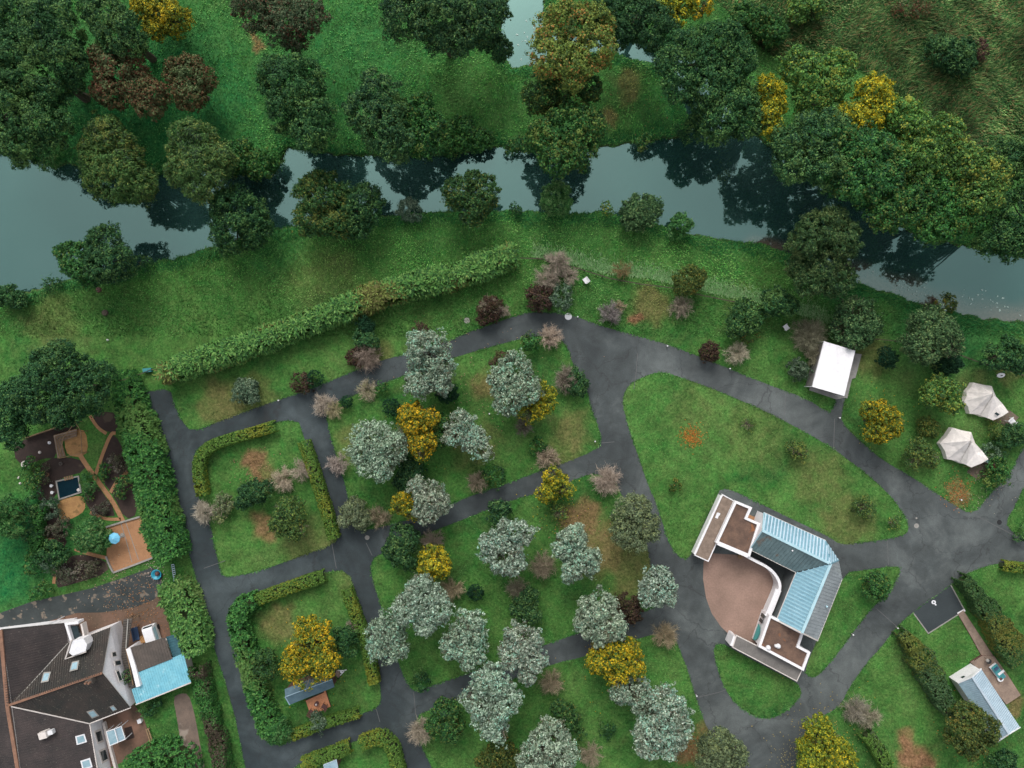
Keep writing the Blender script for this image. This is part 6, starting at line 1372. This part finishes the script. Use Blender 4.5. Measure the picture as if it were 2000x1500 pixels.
# ------------------------------------------------------------------ brick and tile house
root = empty('house_building', W(130, 1330)); tag(root, 'brown tiled house with white gable wall and several skylights', 'house')
E, R = 2.9, 6.1
Nn, Mn, Sn = P3(2, 1230, R), P3(15, 1378, R), P3(55, 1620, R)        # main ridge
NE, VE, SE_, SS = P3(127, 1217, E), P3(133, 1256, E), P3(175, 1413, E), P3(207, 1600, E)
NWc, SWc = P3(-125, 1252, E), P3(-85, 1640, E)
AP, GN, GS = P3(200, 1314, R-.15), P3(216, 1224, E), P3(255, 1382, E)
def tiled(name, pts, run, mat, parent=root):
    mb = MB(); slab(mb, pts, .14, mat, M['fascia']); ribs(mb, pts, run, .30, .06, .035, mat)
    return mb.build(name, parent)
rm = (Sn-Nn); pm = (-rm.y, rm.x); rw_ = (AP-Mn); pw_ = (-rw_.y, rw_.x)
mainN = [Nn, NE, VE, Mn]; mainS = [Mn, SE_, SS, Sn]; wingN = [Mn, VE, GN, AP]; wingS = [Mn, AP, GS, SE_]
r1 = tiled('roof', mainN, pm, M['rooftile']); tiled('roof', mainS, pm, M['rooftile']); tiled('roof', wingN, pw_, M['tileN']); tiled('roof', wingS, pw_, M['tileN'])
tiled('roof', [Nn, Sn, SWc, NWc], pm, M['rooftile'])
mb = MB(); up = Vector((0, 0, .06))
mb.bar(Nn+up, Mn+up, .42, .2, M['ridge']); mb.bar(Mn+up, Sn+up, .42, .2, M['ridge']); mb.bar(Mn+up*.9, AP+up, .26, .14, M['ridge']); mb.build('ridge_tiles', root)
mb = MB(); mb.bar(Mn+Vector((.4, 0, .02)), VE+up*.6, .10, .08, M['concrete']); mb.bar(Mn+Vector((.4, -.1, .02)), SE_+up*.6, .12, .08, M['fascia']); mb.split('valley_gutter', root)
mb = MB()
for a, b_ in ((SE_, GS), (P3(175, 1240, E), GN)): mb.bar(a-up*.5, b_-up*.5, .14, .12, M['fascia'])
mb.bar(SE_-up*.5, SS-up*.5, .12, .12, M['fascia']); mb.bar(Nn+up*.3, NE+up*.3, .1, .08, M['tileN']); mb.split('gutter', root)
mb = MB(); z0 = E-.12
mb.prism([tuple(v[:2]) for v in (NE.lerp(Mn, .02), VE, SE_, SS, SWc, NWc)], 0, z0, M['paint'])
mb.prism([tuple(v[:2]) for v in (VE, GN.lerp(Mn, .012), GS.lerp(Mn, .012), SE_)], 0, z0-.01, M['paint'])
mb.face([GN.lerp(Mn, .012)-up*2.5, AP.lerp(Mn, .012)-up*3, GS.lerp(Mn, .012)-up*2.5], M['paint']); mb.build('wall', root)
def on(pl_, q, mats, name, lift=.06, parent=root):
    """framed pane lying on a roof or wall plane"""
    o_ = [onplane(x, y, pl_, lift) for x, y in q]; c = sum(o_, Vector())/4; inn = [c+(p-c)*.72+pl_[1]*.012 for p in o_]; base = [p-pl_[1]*(lift+.02) for p in o_]
    mb = MB(); mb.face(o_, mats[0]); 
    for i in range(4): j = (i+1) % 4; mb.face([base[i], base[j], o_[j], o_[i]], mats[0])
    f = mb.build(name, parent); mb = MB(); mb.face(inn, mats[1]); mb.build('pane', f); return f
pN, pS, pE = plane3(*wingN[:3]), plane3(*wingS[:3]), plane3(*mainS[:3])
SK = (M['white'], M['blueglass'])
on(pN, [(86, 1313), (100, 1312), (95, 1331), (80, 1334)], (M['concrete'], M['blueglass']), 'skylight'); on(pN, [(141, 1293), (155, 1290), (152, 1308), (136, 1312)], (M['concrete'], M['blueglass']), 'skylight')
on(pS, [(169, 1389.5), (183, 1385), (194, 1397.5), (180, 1403)], (M['concrete'], M['blueglass']), 'skylight'); on(pS, [(214, 1380), (221.5, 1377), (229, 1385.5), (221, 1389)], (M['concrete'], M['blueglass']), 'skylight')
on(pE, [(147, 1438), (165, 1433), (170, 1449), (150, 1455)], SK, 'skylight'); on(pE, [(157, 1486), (176, 1480), (181, 1498), (161, 1503)], SK, 'skylight')
mb = MB(); c = onplane(88, 1432, pE, .3); mb.box(c, (.95, .8, 1.0), M['fascia'], .28); mb.box(c+Vector((.75, .22, -.1)), (.6, .5, .6), M['white'], .28); mb.build('chimney', root)
c = onplane(178, 1329, pS, .3); mb = MB(); mb.box(c+Vector((.2, .3, .2)), (.8, .55, 1.1), M['brownsheet'], .4); mb.tube([c+Vector((0, .3, .7)), c+Vector((0, .3, 1.2))], .13, M['ridge'], 8); mb.tube([c+Vector((.4, .3, .7)), c+Vector((.4, .3, 1.2))], .13, M['ridge'], 8); mb.build('chimney', root)
mb = MB(); c = P3(106, 1214, 2.2); mb.tube([(c.x, c.y, 0), (c.x, c.y, 3.4)], .06, M['white'], 8); mb.bar((c.x-.3, c.y-.3, 3.1), (c.x+.3, c.y-.25, 3.1), .12, .12, M['white']); mb.build('soil_pipe', root)
# gable windows and doors
wg = (GN, ((GS-GN).cross(Vector((0, 0, 1)))).normalized())
if wg[1].x < 0: wg = (GN, -wg[1])
WG = (M['fascia'], M['glass'])
on(wg, [(217.5, 1274), (226, 1272), (228, 1282), (219, 1284)], WG, 'window', .04); on(wg, [(222, 1291), (236, 1288), (238, 1299), (224, 1301)], WG, 'window', .04); on(wg, [(225, 1309), (231, 1307), (240, 1331), (233, 1333)], WG, 'glass_door', .04)
we = (SE_, ((SS-SE_).cross(Vector((0, 0, 1)))).normalized())
if we[1].x < 0: we = (SE_, -we[1])
on(we, [(183, 1428), (197, 1423), (203, 1448), (190, 1454)], WG, 'window', .04); on(we, [(192, 1466), (206, 1460), (213, 1484), (199, 1492)], WG, 'window', .04)
mb = MB(); mb.band(PW([(205, 1408), (216, 1450), (232, 1510)]), .3, 0, .5, M['fascia']); mb.build('plinth', root)
# dormer and balcony
mb = MB(); zf = 2.95; fr = [(128, 1218), (153, 1215), (163, 1247), (139, 1257)]
mb.prism(PW([(134, 1224), (151, 1221), (158, 1248), (139, 1252)], zf), E-.3, zf+.05, M['glass']); bd = mb.build('balcony_floor', root)
mb = MB(); mb.band(PW([(139, 1254), (128, 1219), (153, 1216)], zf+.6), .3, E-.6, zf+.55, M['paint']); mb.band(PW([(158, 1219), (164, 1247)], zf+.4), .2, E-.6, zf+.35, M['fascia']); mb.build('balcony_parapet', root)
mb = MB(); zt = 4.9; mb.prism(PW([(141, 1252), (163, 1247), (170, 1259), (167, 1272), (142, 1281), (135, 1275)], zt), 3.3, zt, M['white'], M['paint']); mb.build('dormer', root)
mb = MB(); mb.bar(P3(140, 1250, zt+.1), P3(128, 1287, zt-.7), .16, .2, M['fascia']); mb.bar(P3(128, 1287, zt-.7), P3(168, 1273, zt+.02), .1, .14, M['fascia']); mb.build('dormer_edge', root)
# lean-to roofs
root = empty('lean_to_building', W(310, 1310)); tag(root, 'lean-to with a turquoise sheet roof against the white gable', 'outbuilding')
z = 2.45
def lean(name, q, zs, run, mat, sp, root=root):
    pts = [P3(x, y, zz) for (x, y), zz in zip(q, zs)]; mb = MB(); slab(mb, pts, .06, mat, mat); ribs(mb, pts, run, sp, sp*.35, .045, mat); mb.build(name, root); return pts
mb_run = (-.25, -1.0)
ptA = lean('turquoise_roof', [(271, 1313), (358, 1276), (373, 1332), (266, 1375), (257, 1346), (272, 1341)], [2.9, 2.5, 2.3, 2.5, 2.7, 2.8][:0] or [2.72]*2+[2.35]*2+[2.52, 2.54], (.25, -1.0), M['blueroof'], .30)
lean('brown_roof', [(254, 1265), (322, 1245), (336, 1287), (269, 1313)], [2.95, 2.95, 2.8, 2.8], (.25, -1.0), M['brownsheet'], .34)
lean('teal_roof', [(324, 1244), (353, 1236), (359, 1274), (338, 1284)], [2.45, 2.45, 2.4, 2.4], (1, .3), M['tealroof'], .3)
mb = MB(); mb.bar(P3(265, 1376, 2.32), P3(373, 1333, 2.32), .14, .12, M['fascia']); mb.build('gutter', root)
mb = MB(); mb.prism(PW([(263, 1313), (354, 1278), (368, 1329), (270, 1369)], 2.2), 0, 2.2, M['fascia']); mb.prism(PW([(262, 1274), (318, 1256), (332, 1284), (270, 1308)], 2.5), 0, 2.5, M['fascia']); mb.build('wall', root)
mb = MB(); mb.band(PW([(250, 1267), (261, 1304), (270, 1341)], 3.1), .55, 0, 3.1, M['paint']); mb.build('parapet_wall', root)
root = empty('covered_passage', W(250, 1270)); tag(root, 'narrow brown tiled passage roof along the white gable', 'outbuilding')
mb = MB(); q = [(241, 1210), (258, 1208), (249, 1266), (262, 1338), (252, 1344), (237, 1282), (239, 1245)]
mb.prism(PW(q, 2.2), 2.05, 2.2, M['brownsheet']); ribs(mb, [P3(x, y, 2.2) for x, y in q], (1, .15), .3, .08, .05, M['tileN']); mb.build('roof', root)
mb = MB(); mb.bar(P3(250, 1209, 2.3), P3(246, 1266, 2.3), .14, .06, M['concrete']); mb.bar(P3(246, 1266, 2.3), P3(260, 1338, 2.3), .12, .06, M['wood']); mb.build('ridge_cap', root)
mb = MB()
for px, py in ((243, 1212), (256, 1211), (240, 1280), (253, 1340)): p = P3(px, py, 2.1); mb.tube([(p.x, p.y, 0), (p.x, p.y, 2.05)], .06, M['wood'])
mb.split('post', root)
mb = MB(); c = W(247, 1322, 2.4)
rng0 = np.random.default_rng(3)
k = dict(K['dark']); V, C = puff_leaves([(c.x, c.y, 2.5, .45, .8, .4)], k, rng0, .6)
root = empty('potted_plant', (c.x, c.y, 2.2)); tag(root, 'dark leafy plant growing on the passage roof by the glass door', 'plant'); leaf_obj('foliage', V, C, (c.x, c.y, 2.2), root)
mb = MB(); mb.lathe((0, 0, 0), [(.2, 0), (.28, .25), (.01, .26)], M['ridge'], 10); o = mb.build('pot'); o.parent = root
# car
root = empty('white_car', W(303, 1240)); root.rotation_euler[2] = math.atan2(-(1265-1215), (316-298))+0; tag(root, 'white car parked half under the brown sheet roof', 'car')
root.location = W(305, 1243); hd = math.atan2(49, -16); root.rotation_euler[2] = hd+math.pi
def P_(name, mb, smooth=False, par=root): o = mb.build(name, None, smooth); o.parent = par; return o
prof = [(-1.75, .35), (-1.80, .75), (-1.72, 1.05), (-1.58, 1.55), (-1.35, 1.66), (.35, 1.66), (.7, 1.55), (1.15, 1.0), (1.7, .88), (1.85, .65), (1.85, .35)]
mb = MB(); ws = [.78, .82, .82, .66, .62, .62, .64, .78, .78, .74, .74]
for s_ in (0,):
    for i in range(len(prof)-1):
        (x0, z0), (x1, z1) = prof[i], prof[i+1]; a, b_ = ws[i], ws[i+1]
        mb.face([(x0, -a, z0), (x0, a, z0), (x1, b_, z1), (x1, -b_, z1)], M['carpaint'])
for sgn in (-1, 1):
    mb.face([(x, sgn*w_, z) for (x, z), w_ in zip(prof, ws)][::sgn], M['carpaint'])
P_('body', mb)
mb = MB(); mb.face([(.76, -.6, 1.53), (1.15, -.74, 1.04), (1.15, .74, 1.04), (.76, .6, 1.53)], M['glass']); P_('windscreen', mb)
mb = MB(); mb.face([(-1.735, -.62, 1.10), (-1.62, -.56, 1.50), (-1.62, .56, 1.50), (-1.735, .62, 1.10)], M['glass']); P_('rear_window', mb)
for sgn in (-1, 1): mb = MB(); mb.face([(-1.5, sgn*.83, 1.05), (.95, sgn*.81, 1.05), (.6, sgn*.68, 1.50), (-1.3, sgn*.68, 1.52)], M['blueglass']); P_('side_window', mb)
for x in (-1.15, 1.2):
    for sgn in (-1, 1): mb = MB(); mb.tube([(x, sgn*.66, .31), (x, sgn*.84, .31)], .31, M['tyre'], 16); P_('wheel', mb)
for sgn in (-1, 1): mb = MB(); mb.box((1.84, sgn*.55, .7), (.06, .3, .16), M['blueglass']); P_('headlight', mb)
# yard things
root = empty('garden_bench', W(266, 1237)); tag(root, 'slate blue bench in the yard beside the round basket', 'bench')
a, b_ = W(264, 1225, .5), W(269, 1250, .5); dd = (b_-a).normalized(); sd = Vector((-dd.y, dd.x, 0))
mb = MB(); mb.bar(a+Vector((0, 0, 0)), b_, .55, .07, M['navy']); mb.build('seat', root)
mb = MB(); mb.bar(a+sd*-.3+Vector((0, 0, .3)), b_+sd*-.3+Vector((0, 0, .3)), .06, .5, M['navy']); mb.build('backrest', root)
for t in (.05, .95):
    for s_ in (-.2, .2): q = a.lerp(b_, t)+sd*s_; mb = MB(); mb.bar((q.x, q.y, .01), (q.x, q.y, .47), .06, .06, M['navy']); mb.build('leg', root)
mb = MB(); c = W(278.7, 1248.7, .4); mb.lathe((c.x, c.y, .012), [(.25, 0), (.42, .35), (.46, .4), (.36, .4), (.3, .3), (.01, .28)], M['wicker'], 18); tag(mb.build('wicker_basket'), 'round wicker basket beside the slate blue bench', 'basket')
mb = MB(); c = W(343, 1231, .5); mb.lathe((c.x, c.y, 0), [(.3, 0), (.38, .5), (.34, .52), (.2, .4), (.01, .4)], M['white'], 14); tag(mb.build('white_tub'), 'white round tub squeezed between the hedge and the teal roof', 'tub')
root = empty('sheet_shelter', W(226, 1437)); tag(root, 'small pale glass shelter on the brown patio south of the house', 'shelter')
mb = MB(); zg = 1.9; q = [P3(x, y, zg) for x, y in ((208, 1429), (223.5, 1423.5), (231, 1449.5), (215, 1456))]; mb.face(q[::-1], M['blueglass']); mb.build('roof_pane', root)
mb = MB(); q2 = [P3(x, y, zg-.15) for x, y in ((224.5, 1423), (237, 1418.5), (245, 1443.5), (232, 1449))]; mb.face(q2[::-1], M['cabinroof2']); mb.build('roof_pane', root)
mb = MB(); mb.band([tuple(v[:2]) for v in q], .09, zg-.05, zg+.06, M['white'], True); mb.band([tuple(v[:2]) for v in q2], .08, zg-.2, zg-.09, M['white'], True)
for v in q+q2[1:3]: mb.bar((v.x, v.y, .016), (v.x, v.y, zg-.1), .07, .07, M['white'])
mb.build('frame', root)
mb = MB(); mb.prism(PW([(243, 1422), (257, 1418), (263, 1440), (248, 1446)]), .016, .05, M['soil']); tag(mb.build('door_mat'), 'dark square mat right of the pale glass shelter', 'mat')
mb = MB(); c = W(272, 1409, .5); mb.box((c.x, c.y, .26), (.45, .45, .48), M['white'], .3); mb.box((c.x, c.y, .52), (.5, .5, .04), M['white'], .3); tag(mb.build('white_stool'), 'white square stool in the corner of the south patio', 'stool')
root = empty('wooden_bench', W(292, 1437)); tag(root, 'raw wooden bench at the edge of the south patio', 'bench'); mb = MB(); a, b_ = W(287, 1423, .45), W(296, 1450, .45); sd = Vector((.95, .3, 0))
for o_ in (-.14, .14): mb.bar(a+sd*o_, b_+sd*o_, .14, .05, M['wood'])
mb.build('seat', root)
for t in (.08, .92): mb = MB(); q = a.lerp(b_, t); mb.bar((q.x-.2, q.y-.06, .25), (q.x+.2, q.y+.06, .25), .06, .42, M['wood']); mb.build('leg', root)
# ------------------------------------------------------------------ walled garden
def prot(name, lb, cat, mbf, group=None):
    mb = MB(); mbf(mb); return tag(mb.build(name), lb, cat, group)
root = empty('slatted_terrace', W(125, 870)); tag(root, 'L-shaped slatted timber steps round the ochre floor', 'bench')
mb = MB()
for k in range(6):
    o_ = k*2.6; a, b_, c = (106+o_, 852+o_*.75), (150+.0*o_, 840+o_*.9), (114+o_, 894-o_*.25)
    z = .52-.07*k; mb.band(PW([c, a, b_], z), .13, z-.05, z, M['wood'] if k % 2 else M['deckgrey'])
mb.build('slats', root)
mb = MB(); mb.band(PW([(105, 851), (113, 895)], .5), .08, 0, .5, M['wood']); mb.band(PW([(105, 851), (150, 838)], .5), .08, 0, .5, M['wood']); mb.build('frame', root)
root = empty('timber_frame', W(150, 868)); tag(root, 'thin open timber frame over the ochre garden floor', 'pergola'); mb = MB(); zt = 1.6; cs = [(147, 824), (158, 843), (160, 885), (115, 895), (124, 855)]
fq = [P3(x, y, zt) for x, y in cs]
for i in range(5): mb.bar(fq[i], fq[(i+1) % 5], .07, .07, M['wood'])
mb.split('beam', root); mb = MB()
for v in fq: mb.bar((v.x, v.y, 0), (v.x, v.y, zt-.03), .07, .07, M['wood'])
mb.split('post', root)
root = empty('garden_pond', W(134, 952)); tag(root, 'small dark square pond with a stone rim and wooden planks', 'pond')
PD = [(111, 940), (154, 930), (159, 961), (117, 975)]
mb = MB(); mb.prism(PW(PD), .03, .10, M['pondwater']); mb.build('water', root)
mb = MB(); mb.band(PW(PD), .18, .02, .16, M['concrete'], True); mb.build('rim', root)
for k in range(4): mb = MB(); mb.prism(PW([(124+k*4.6, 932+(-1)*k), (127+k*4.6, 931-k), (129+k*4.6, 938-k), (126+k*4.6, 939-k)], .3), .205, .26, M['wood']); mb.build('plank', root)
mb = MB(); c = W(153, 957, .12); mb.lathe((c.x, c.y, .10), [(.22, 0), (.2, .05), (.01, .07)], M['fascia'], 9); mb.build('stone', root)
def stone_table(px, py, r, mat, lb, name='round_table', cat='table', h=.6, group=None):
    c = W(px, py, h); mb = MB(); mb.lathe((c.x, c.y, 0), [(r*.5, 0), (r*.4, h*.8), (r, h*.9), (r, h), (.01, h+.01)], mat, 18); return tag(mb.build(name), lb, cat, group)
stone_table(48, 907, .46, M['fascia'], 'round stone table at the left of the dark bed')
def ring(px, py, r, mat, lb, h=.3):
    c = W(px, py, h); mb = MB(); mb.lathe((c.x, c.y, 0), [(r*.8, 0), (r, h), (r*.6, h), (r*.5, h*.5), (.01, h*.5)], mat, 16); return tag(mb.build('clay_pot'), lb, 'pot', 'empty clay pots on the planting bed')
ring(91, 927, .27, M['ridge'], 'orange round pot on the dark planting bed'); ring(118, 905.6, .24, M['brownsheet'], 'grey brown round pot at the top of the dark bed')
for px, py, lb in ((99.6, 949, 'upper of two white round stools left of the pond'), (101, 962, 'lower of two white round stools left of the pond')): stone_table(px, py, .2, M['white'], lb, 'round_stool', 'stool', .4, 'white round stools by the pond')
for px, py, r, lb in ((97, 864.6, .22, 'brightest white stone on the upper dark bed'), (78, 883.6, .2, 'white stone on the upper dark bed left of the brightest'), (37, 933, .16, 'upper pale stone on the left garden edge'), (40, 944, .16, 'lower pale stone on the left garden edge'), (31, 867, .14, 'pale stone at the corner of the left bed')):
    c = W(px, py); mb = MB(); mb.lathe((c.x, c.y, 0), [(r, 0), (r*1.05, .08), (r*.6, .2), (.01, .22)], M['fascia'] if px != 97 else M['white'], 7); tag(mb.build('garden_stone'), lb, 'stone', 'pale stones in the garden')
root = empty('garden_parasol', W(222, 1052, 2.2)); root.location.z = 0; tag(root, 'pale blue parasol on the ochre gravel yard', 'parasol'); c = W(222, 1052, 2.2)
mb = MB(); n = 8; R_ = [(c.x+.72*math.cos(2*math.pi*k/n+.2), c.y+.72*math.sin(2*math.pi*k/n+.2), 2.05) for k in range(n)]
for k in range(n): a, b_ = Vector(R_[k]), Vector(R_[(k+1) % n]); mb.face([a, b_, (c.x, c.y, 2.4)], M['skyblue']); mb.face([a, a-Vector((0, 0, .12)), b_-Vector((0, 0, .12)), b_], M['skyblue'])
mb.build('canopy', root); mb = MB(); mb.tube([(c.x, c.y, .03), (c.x, c.y, 2.45)], .03, M['white']); mb.lathe((c.x, c.y, .03), [(.3, 0), (.28, .08), (.01, .1)], M['concrete'], 12); mb.build('pole', root)
mb = MB()
for pts in ([(236, 1020), (247, 1056), (258, 1098)], [(245, 1018), (258, 1055), (271, 1093)]): mb.band(PW(pts), .08, .02, .06, M['concrete'])
tag(mb.build('edging_stones'), 'two thin stone lines running across the gravel yard', None, None, 'structure')
mb = MB()
for pts in ([(208, 1029), (240, 1019), (274, 1009)], [(222, 1118), (260, 1104), (299, 1089)], [(208, 1086), (215, 1104), (222, 1117)]): mb.band(PW(chaikin(pts, 1, False)), .22, 0, .22, M['concrete'])
tag(mb.build('stone_border'), 'low stone border round the ochre gravel yard', 'border')
mb = MB()
for pts in ([(52, 856), (80, 846), (104, 838)], [(104, 838), (145, 823)],): mb.band(PW(pts), .1, 0, .7, M['wood'])
tag(mb.build('board_edging'), 'thin pale boards along the top of the dark beds', 'edging')
root = empty('blue_tub', W(305, 1122)); tag(root, 'bright blue tub with something dark inside at the tip of the driveway', 'tub'); c = W(306, 1122, .3)
mb = MB(); mb.lathe((c.x, c.y, .03), [(.45, 0), (.62, .35), (.66, .42), (.56, .40), (.42, .12), (.01, .12)], M['cyan'], 16); mb.build('rim', root, True)
mb = MB(); mb.lathe((c.x+.1, c.y+.1, .12), [(.1, 0), (.28, .15), (.28, .35), (.12, .5), (.01, .52)], M['darkwood'], 14); mb.build('contents', root, True)
root = empty('garden_ladder', W(341, 1118)); tag(root, 'pale slatted ladder lying between the two left hedges', 'ladder'); mb = MB()
for s_ in (-2.5, 2.5): mb.bar(W(338+s_, 1102)+Vector((0, 0, .1)), W(343+s_, 1135)+Vector((0, 0, .1)), .06, .06, M['blueglass'])
mb.build('rail', root); mb = MB()
for k in range(9): t = k/8; mb.bar(W(335.5+5*t, 1103+31*t)+Vector((0, 0, .13)), W(340.5+5*t, 1102+31*t)+Vector((0, 0, .13)), .09, .03, M['cabinroof'])
mb.build('rung', root)
# ------------------------------------------------------------------ blue shed and orange deck
root = empty('garden_shed', W(605, 1355)); tag(root, 'small L-shaped blue grey felted shed under the large orange tree', 'shed')
A_, B_ = P3(557, 1361, 2.5), P3(649, 1326.5, 2.5); C_, D_ = P3(566, 1376.5, 2.1), P3(653.5, 1341.5, 2.1); C0, D0 = P3(556, 1346, 2.1), P3(643, 1312, 2.1)
mid_t, mid_b, mid_u = A_.lerp(B_, .54), C_.lerp(D_, .54), C0.lerp(D0, .54)
for q in ([A_, mid_t, mid_b, C_], [mid_t+Vector((0, 0, .06)), B_+Vector((0, 0, .06)), D_+Vector((0, 0, .06)), mid_b+Vector((0, 0, .06))], [A_, mid_t, mid_u, C0], [mid_t, B_, D0, mid_u]): mb = MB(); slab(mb, q, .05, M['bluegrey'], M['bluegrey']); mb.build('roof_slope', root)
mb = MB(); mb.bar(A_+up*.6, B_+up*1.2, .09, .05, M['cabinroof2']); mb.bar(C_+up*.5, A_+up*.5, .12, .05, M['cabinroof2']); mb.build('ridge_cap', root)
mb = MB(); mb.prism([tuple(v[:2]) for v in (C_.lerp(D0, .03), D_.lerp(C0, .03), D0.lerp(C_, .03), C0.lerp(D_, .03))], 0, 2.0, M['darkwood']); mb.build('wall', root)
dk = planks('orange_deck', [(597, 1368), (636, 1350), (645.5, 1380), (607, 1397)], (.90, .40), .22, .15, M['deckorange'], 'square orange deck in front of the blue grey shed', 'deck')
chair(608.5, 1389, 1.0, M['darkwood'], 'brown chair at the lower left corner of the orange deck', 1.05, 'brown furniture on the orange deck')
chair(634, 1378, 2.6, M['darkwood'], 'brown chair at the right side of the orange deck', 1.15, 'brown furniture on the orange deck')
for o in COL.objects:
    if o.name.startswith('garden_chair') and o.get('group') == 'brown furniture on the orange deck': o.location.z = .24
round_table(617.5, 1376, .27, .75, M['darkwood'], 'small brown round table on the orange deck', M['fascia'], .24)
root = empty('garden_trailer', W(663, 1314)); tag(root, 'small brown trailer with a white triangular drawbar right of the large orange tree', 'trailer')
bq = PW([(656.5, 1309), (662, 1311), (664.5, 1320), (660.5, 1324), (655, 1318)], .6)
mb = MB(); mb.prism(bq, .35, .62, M['deckgrey']); mb.build('bed', root)
mb = MB(); mb.bar(W(658, 1309.5, .5), W(672, 1309.5, .45), .10, .1, M['white']); mb.bar(W(664.5, 1319, .5), W(672, 1311, .45), .10, .1, M['white']); mb.bar(W(671, 1310, .45), W(677, 1308, .45), .09, .09, M['white']); mb.lathe(W(666.5, 1312, .45), [(.16, 0), (.14, .12), (.01, .14)], M['white'], 10); mb.build('drawbar', root)
for q_ in ((655.5, 1312), (661.5, 1323)): mb = MB(); p = W(*q_, .25); mb.tube([(p.x-.05, p.y+.05, .26), (p.x+.05, p.y-.05, .26)], .25, M['tyre'], 14); mb.build('wheel', root)
mb = MB(); mb.prism(PW([(632, 1494), (657, 1484), (660, 1499), (636, 1512)], 2.0), 0, 2.0, M['cabinroof2'], M['darkwood']); mb.band(PW([(632, 1494), (657, 1484), (660, 1499), (636, 1512)], 2.0), .06, 1.9, 2.04, M['cabinroof'], True); tag(mb.build('small_shed'), 'small grey roofed shed cut by the bottom edge', 'shed')
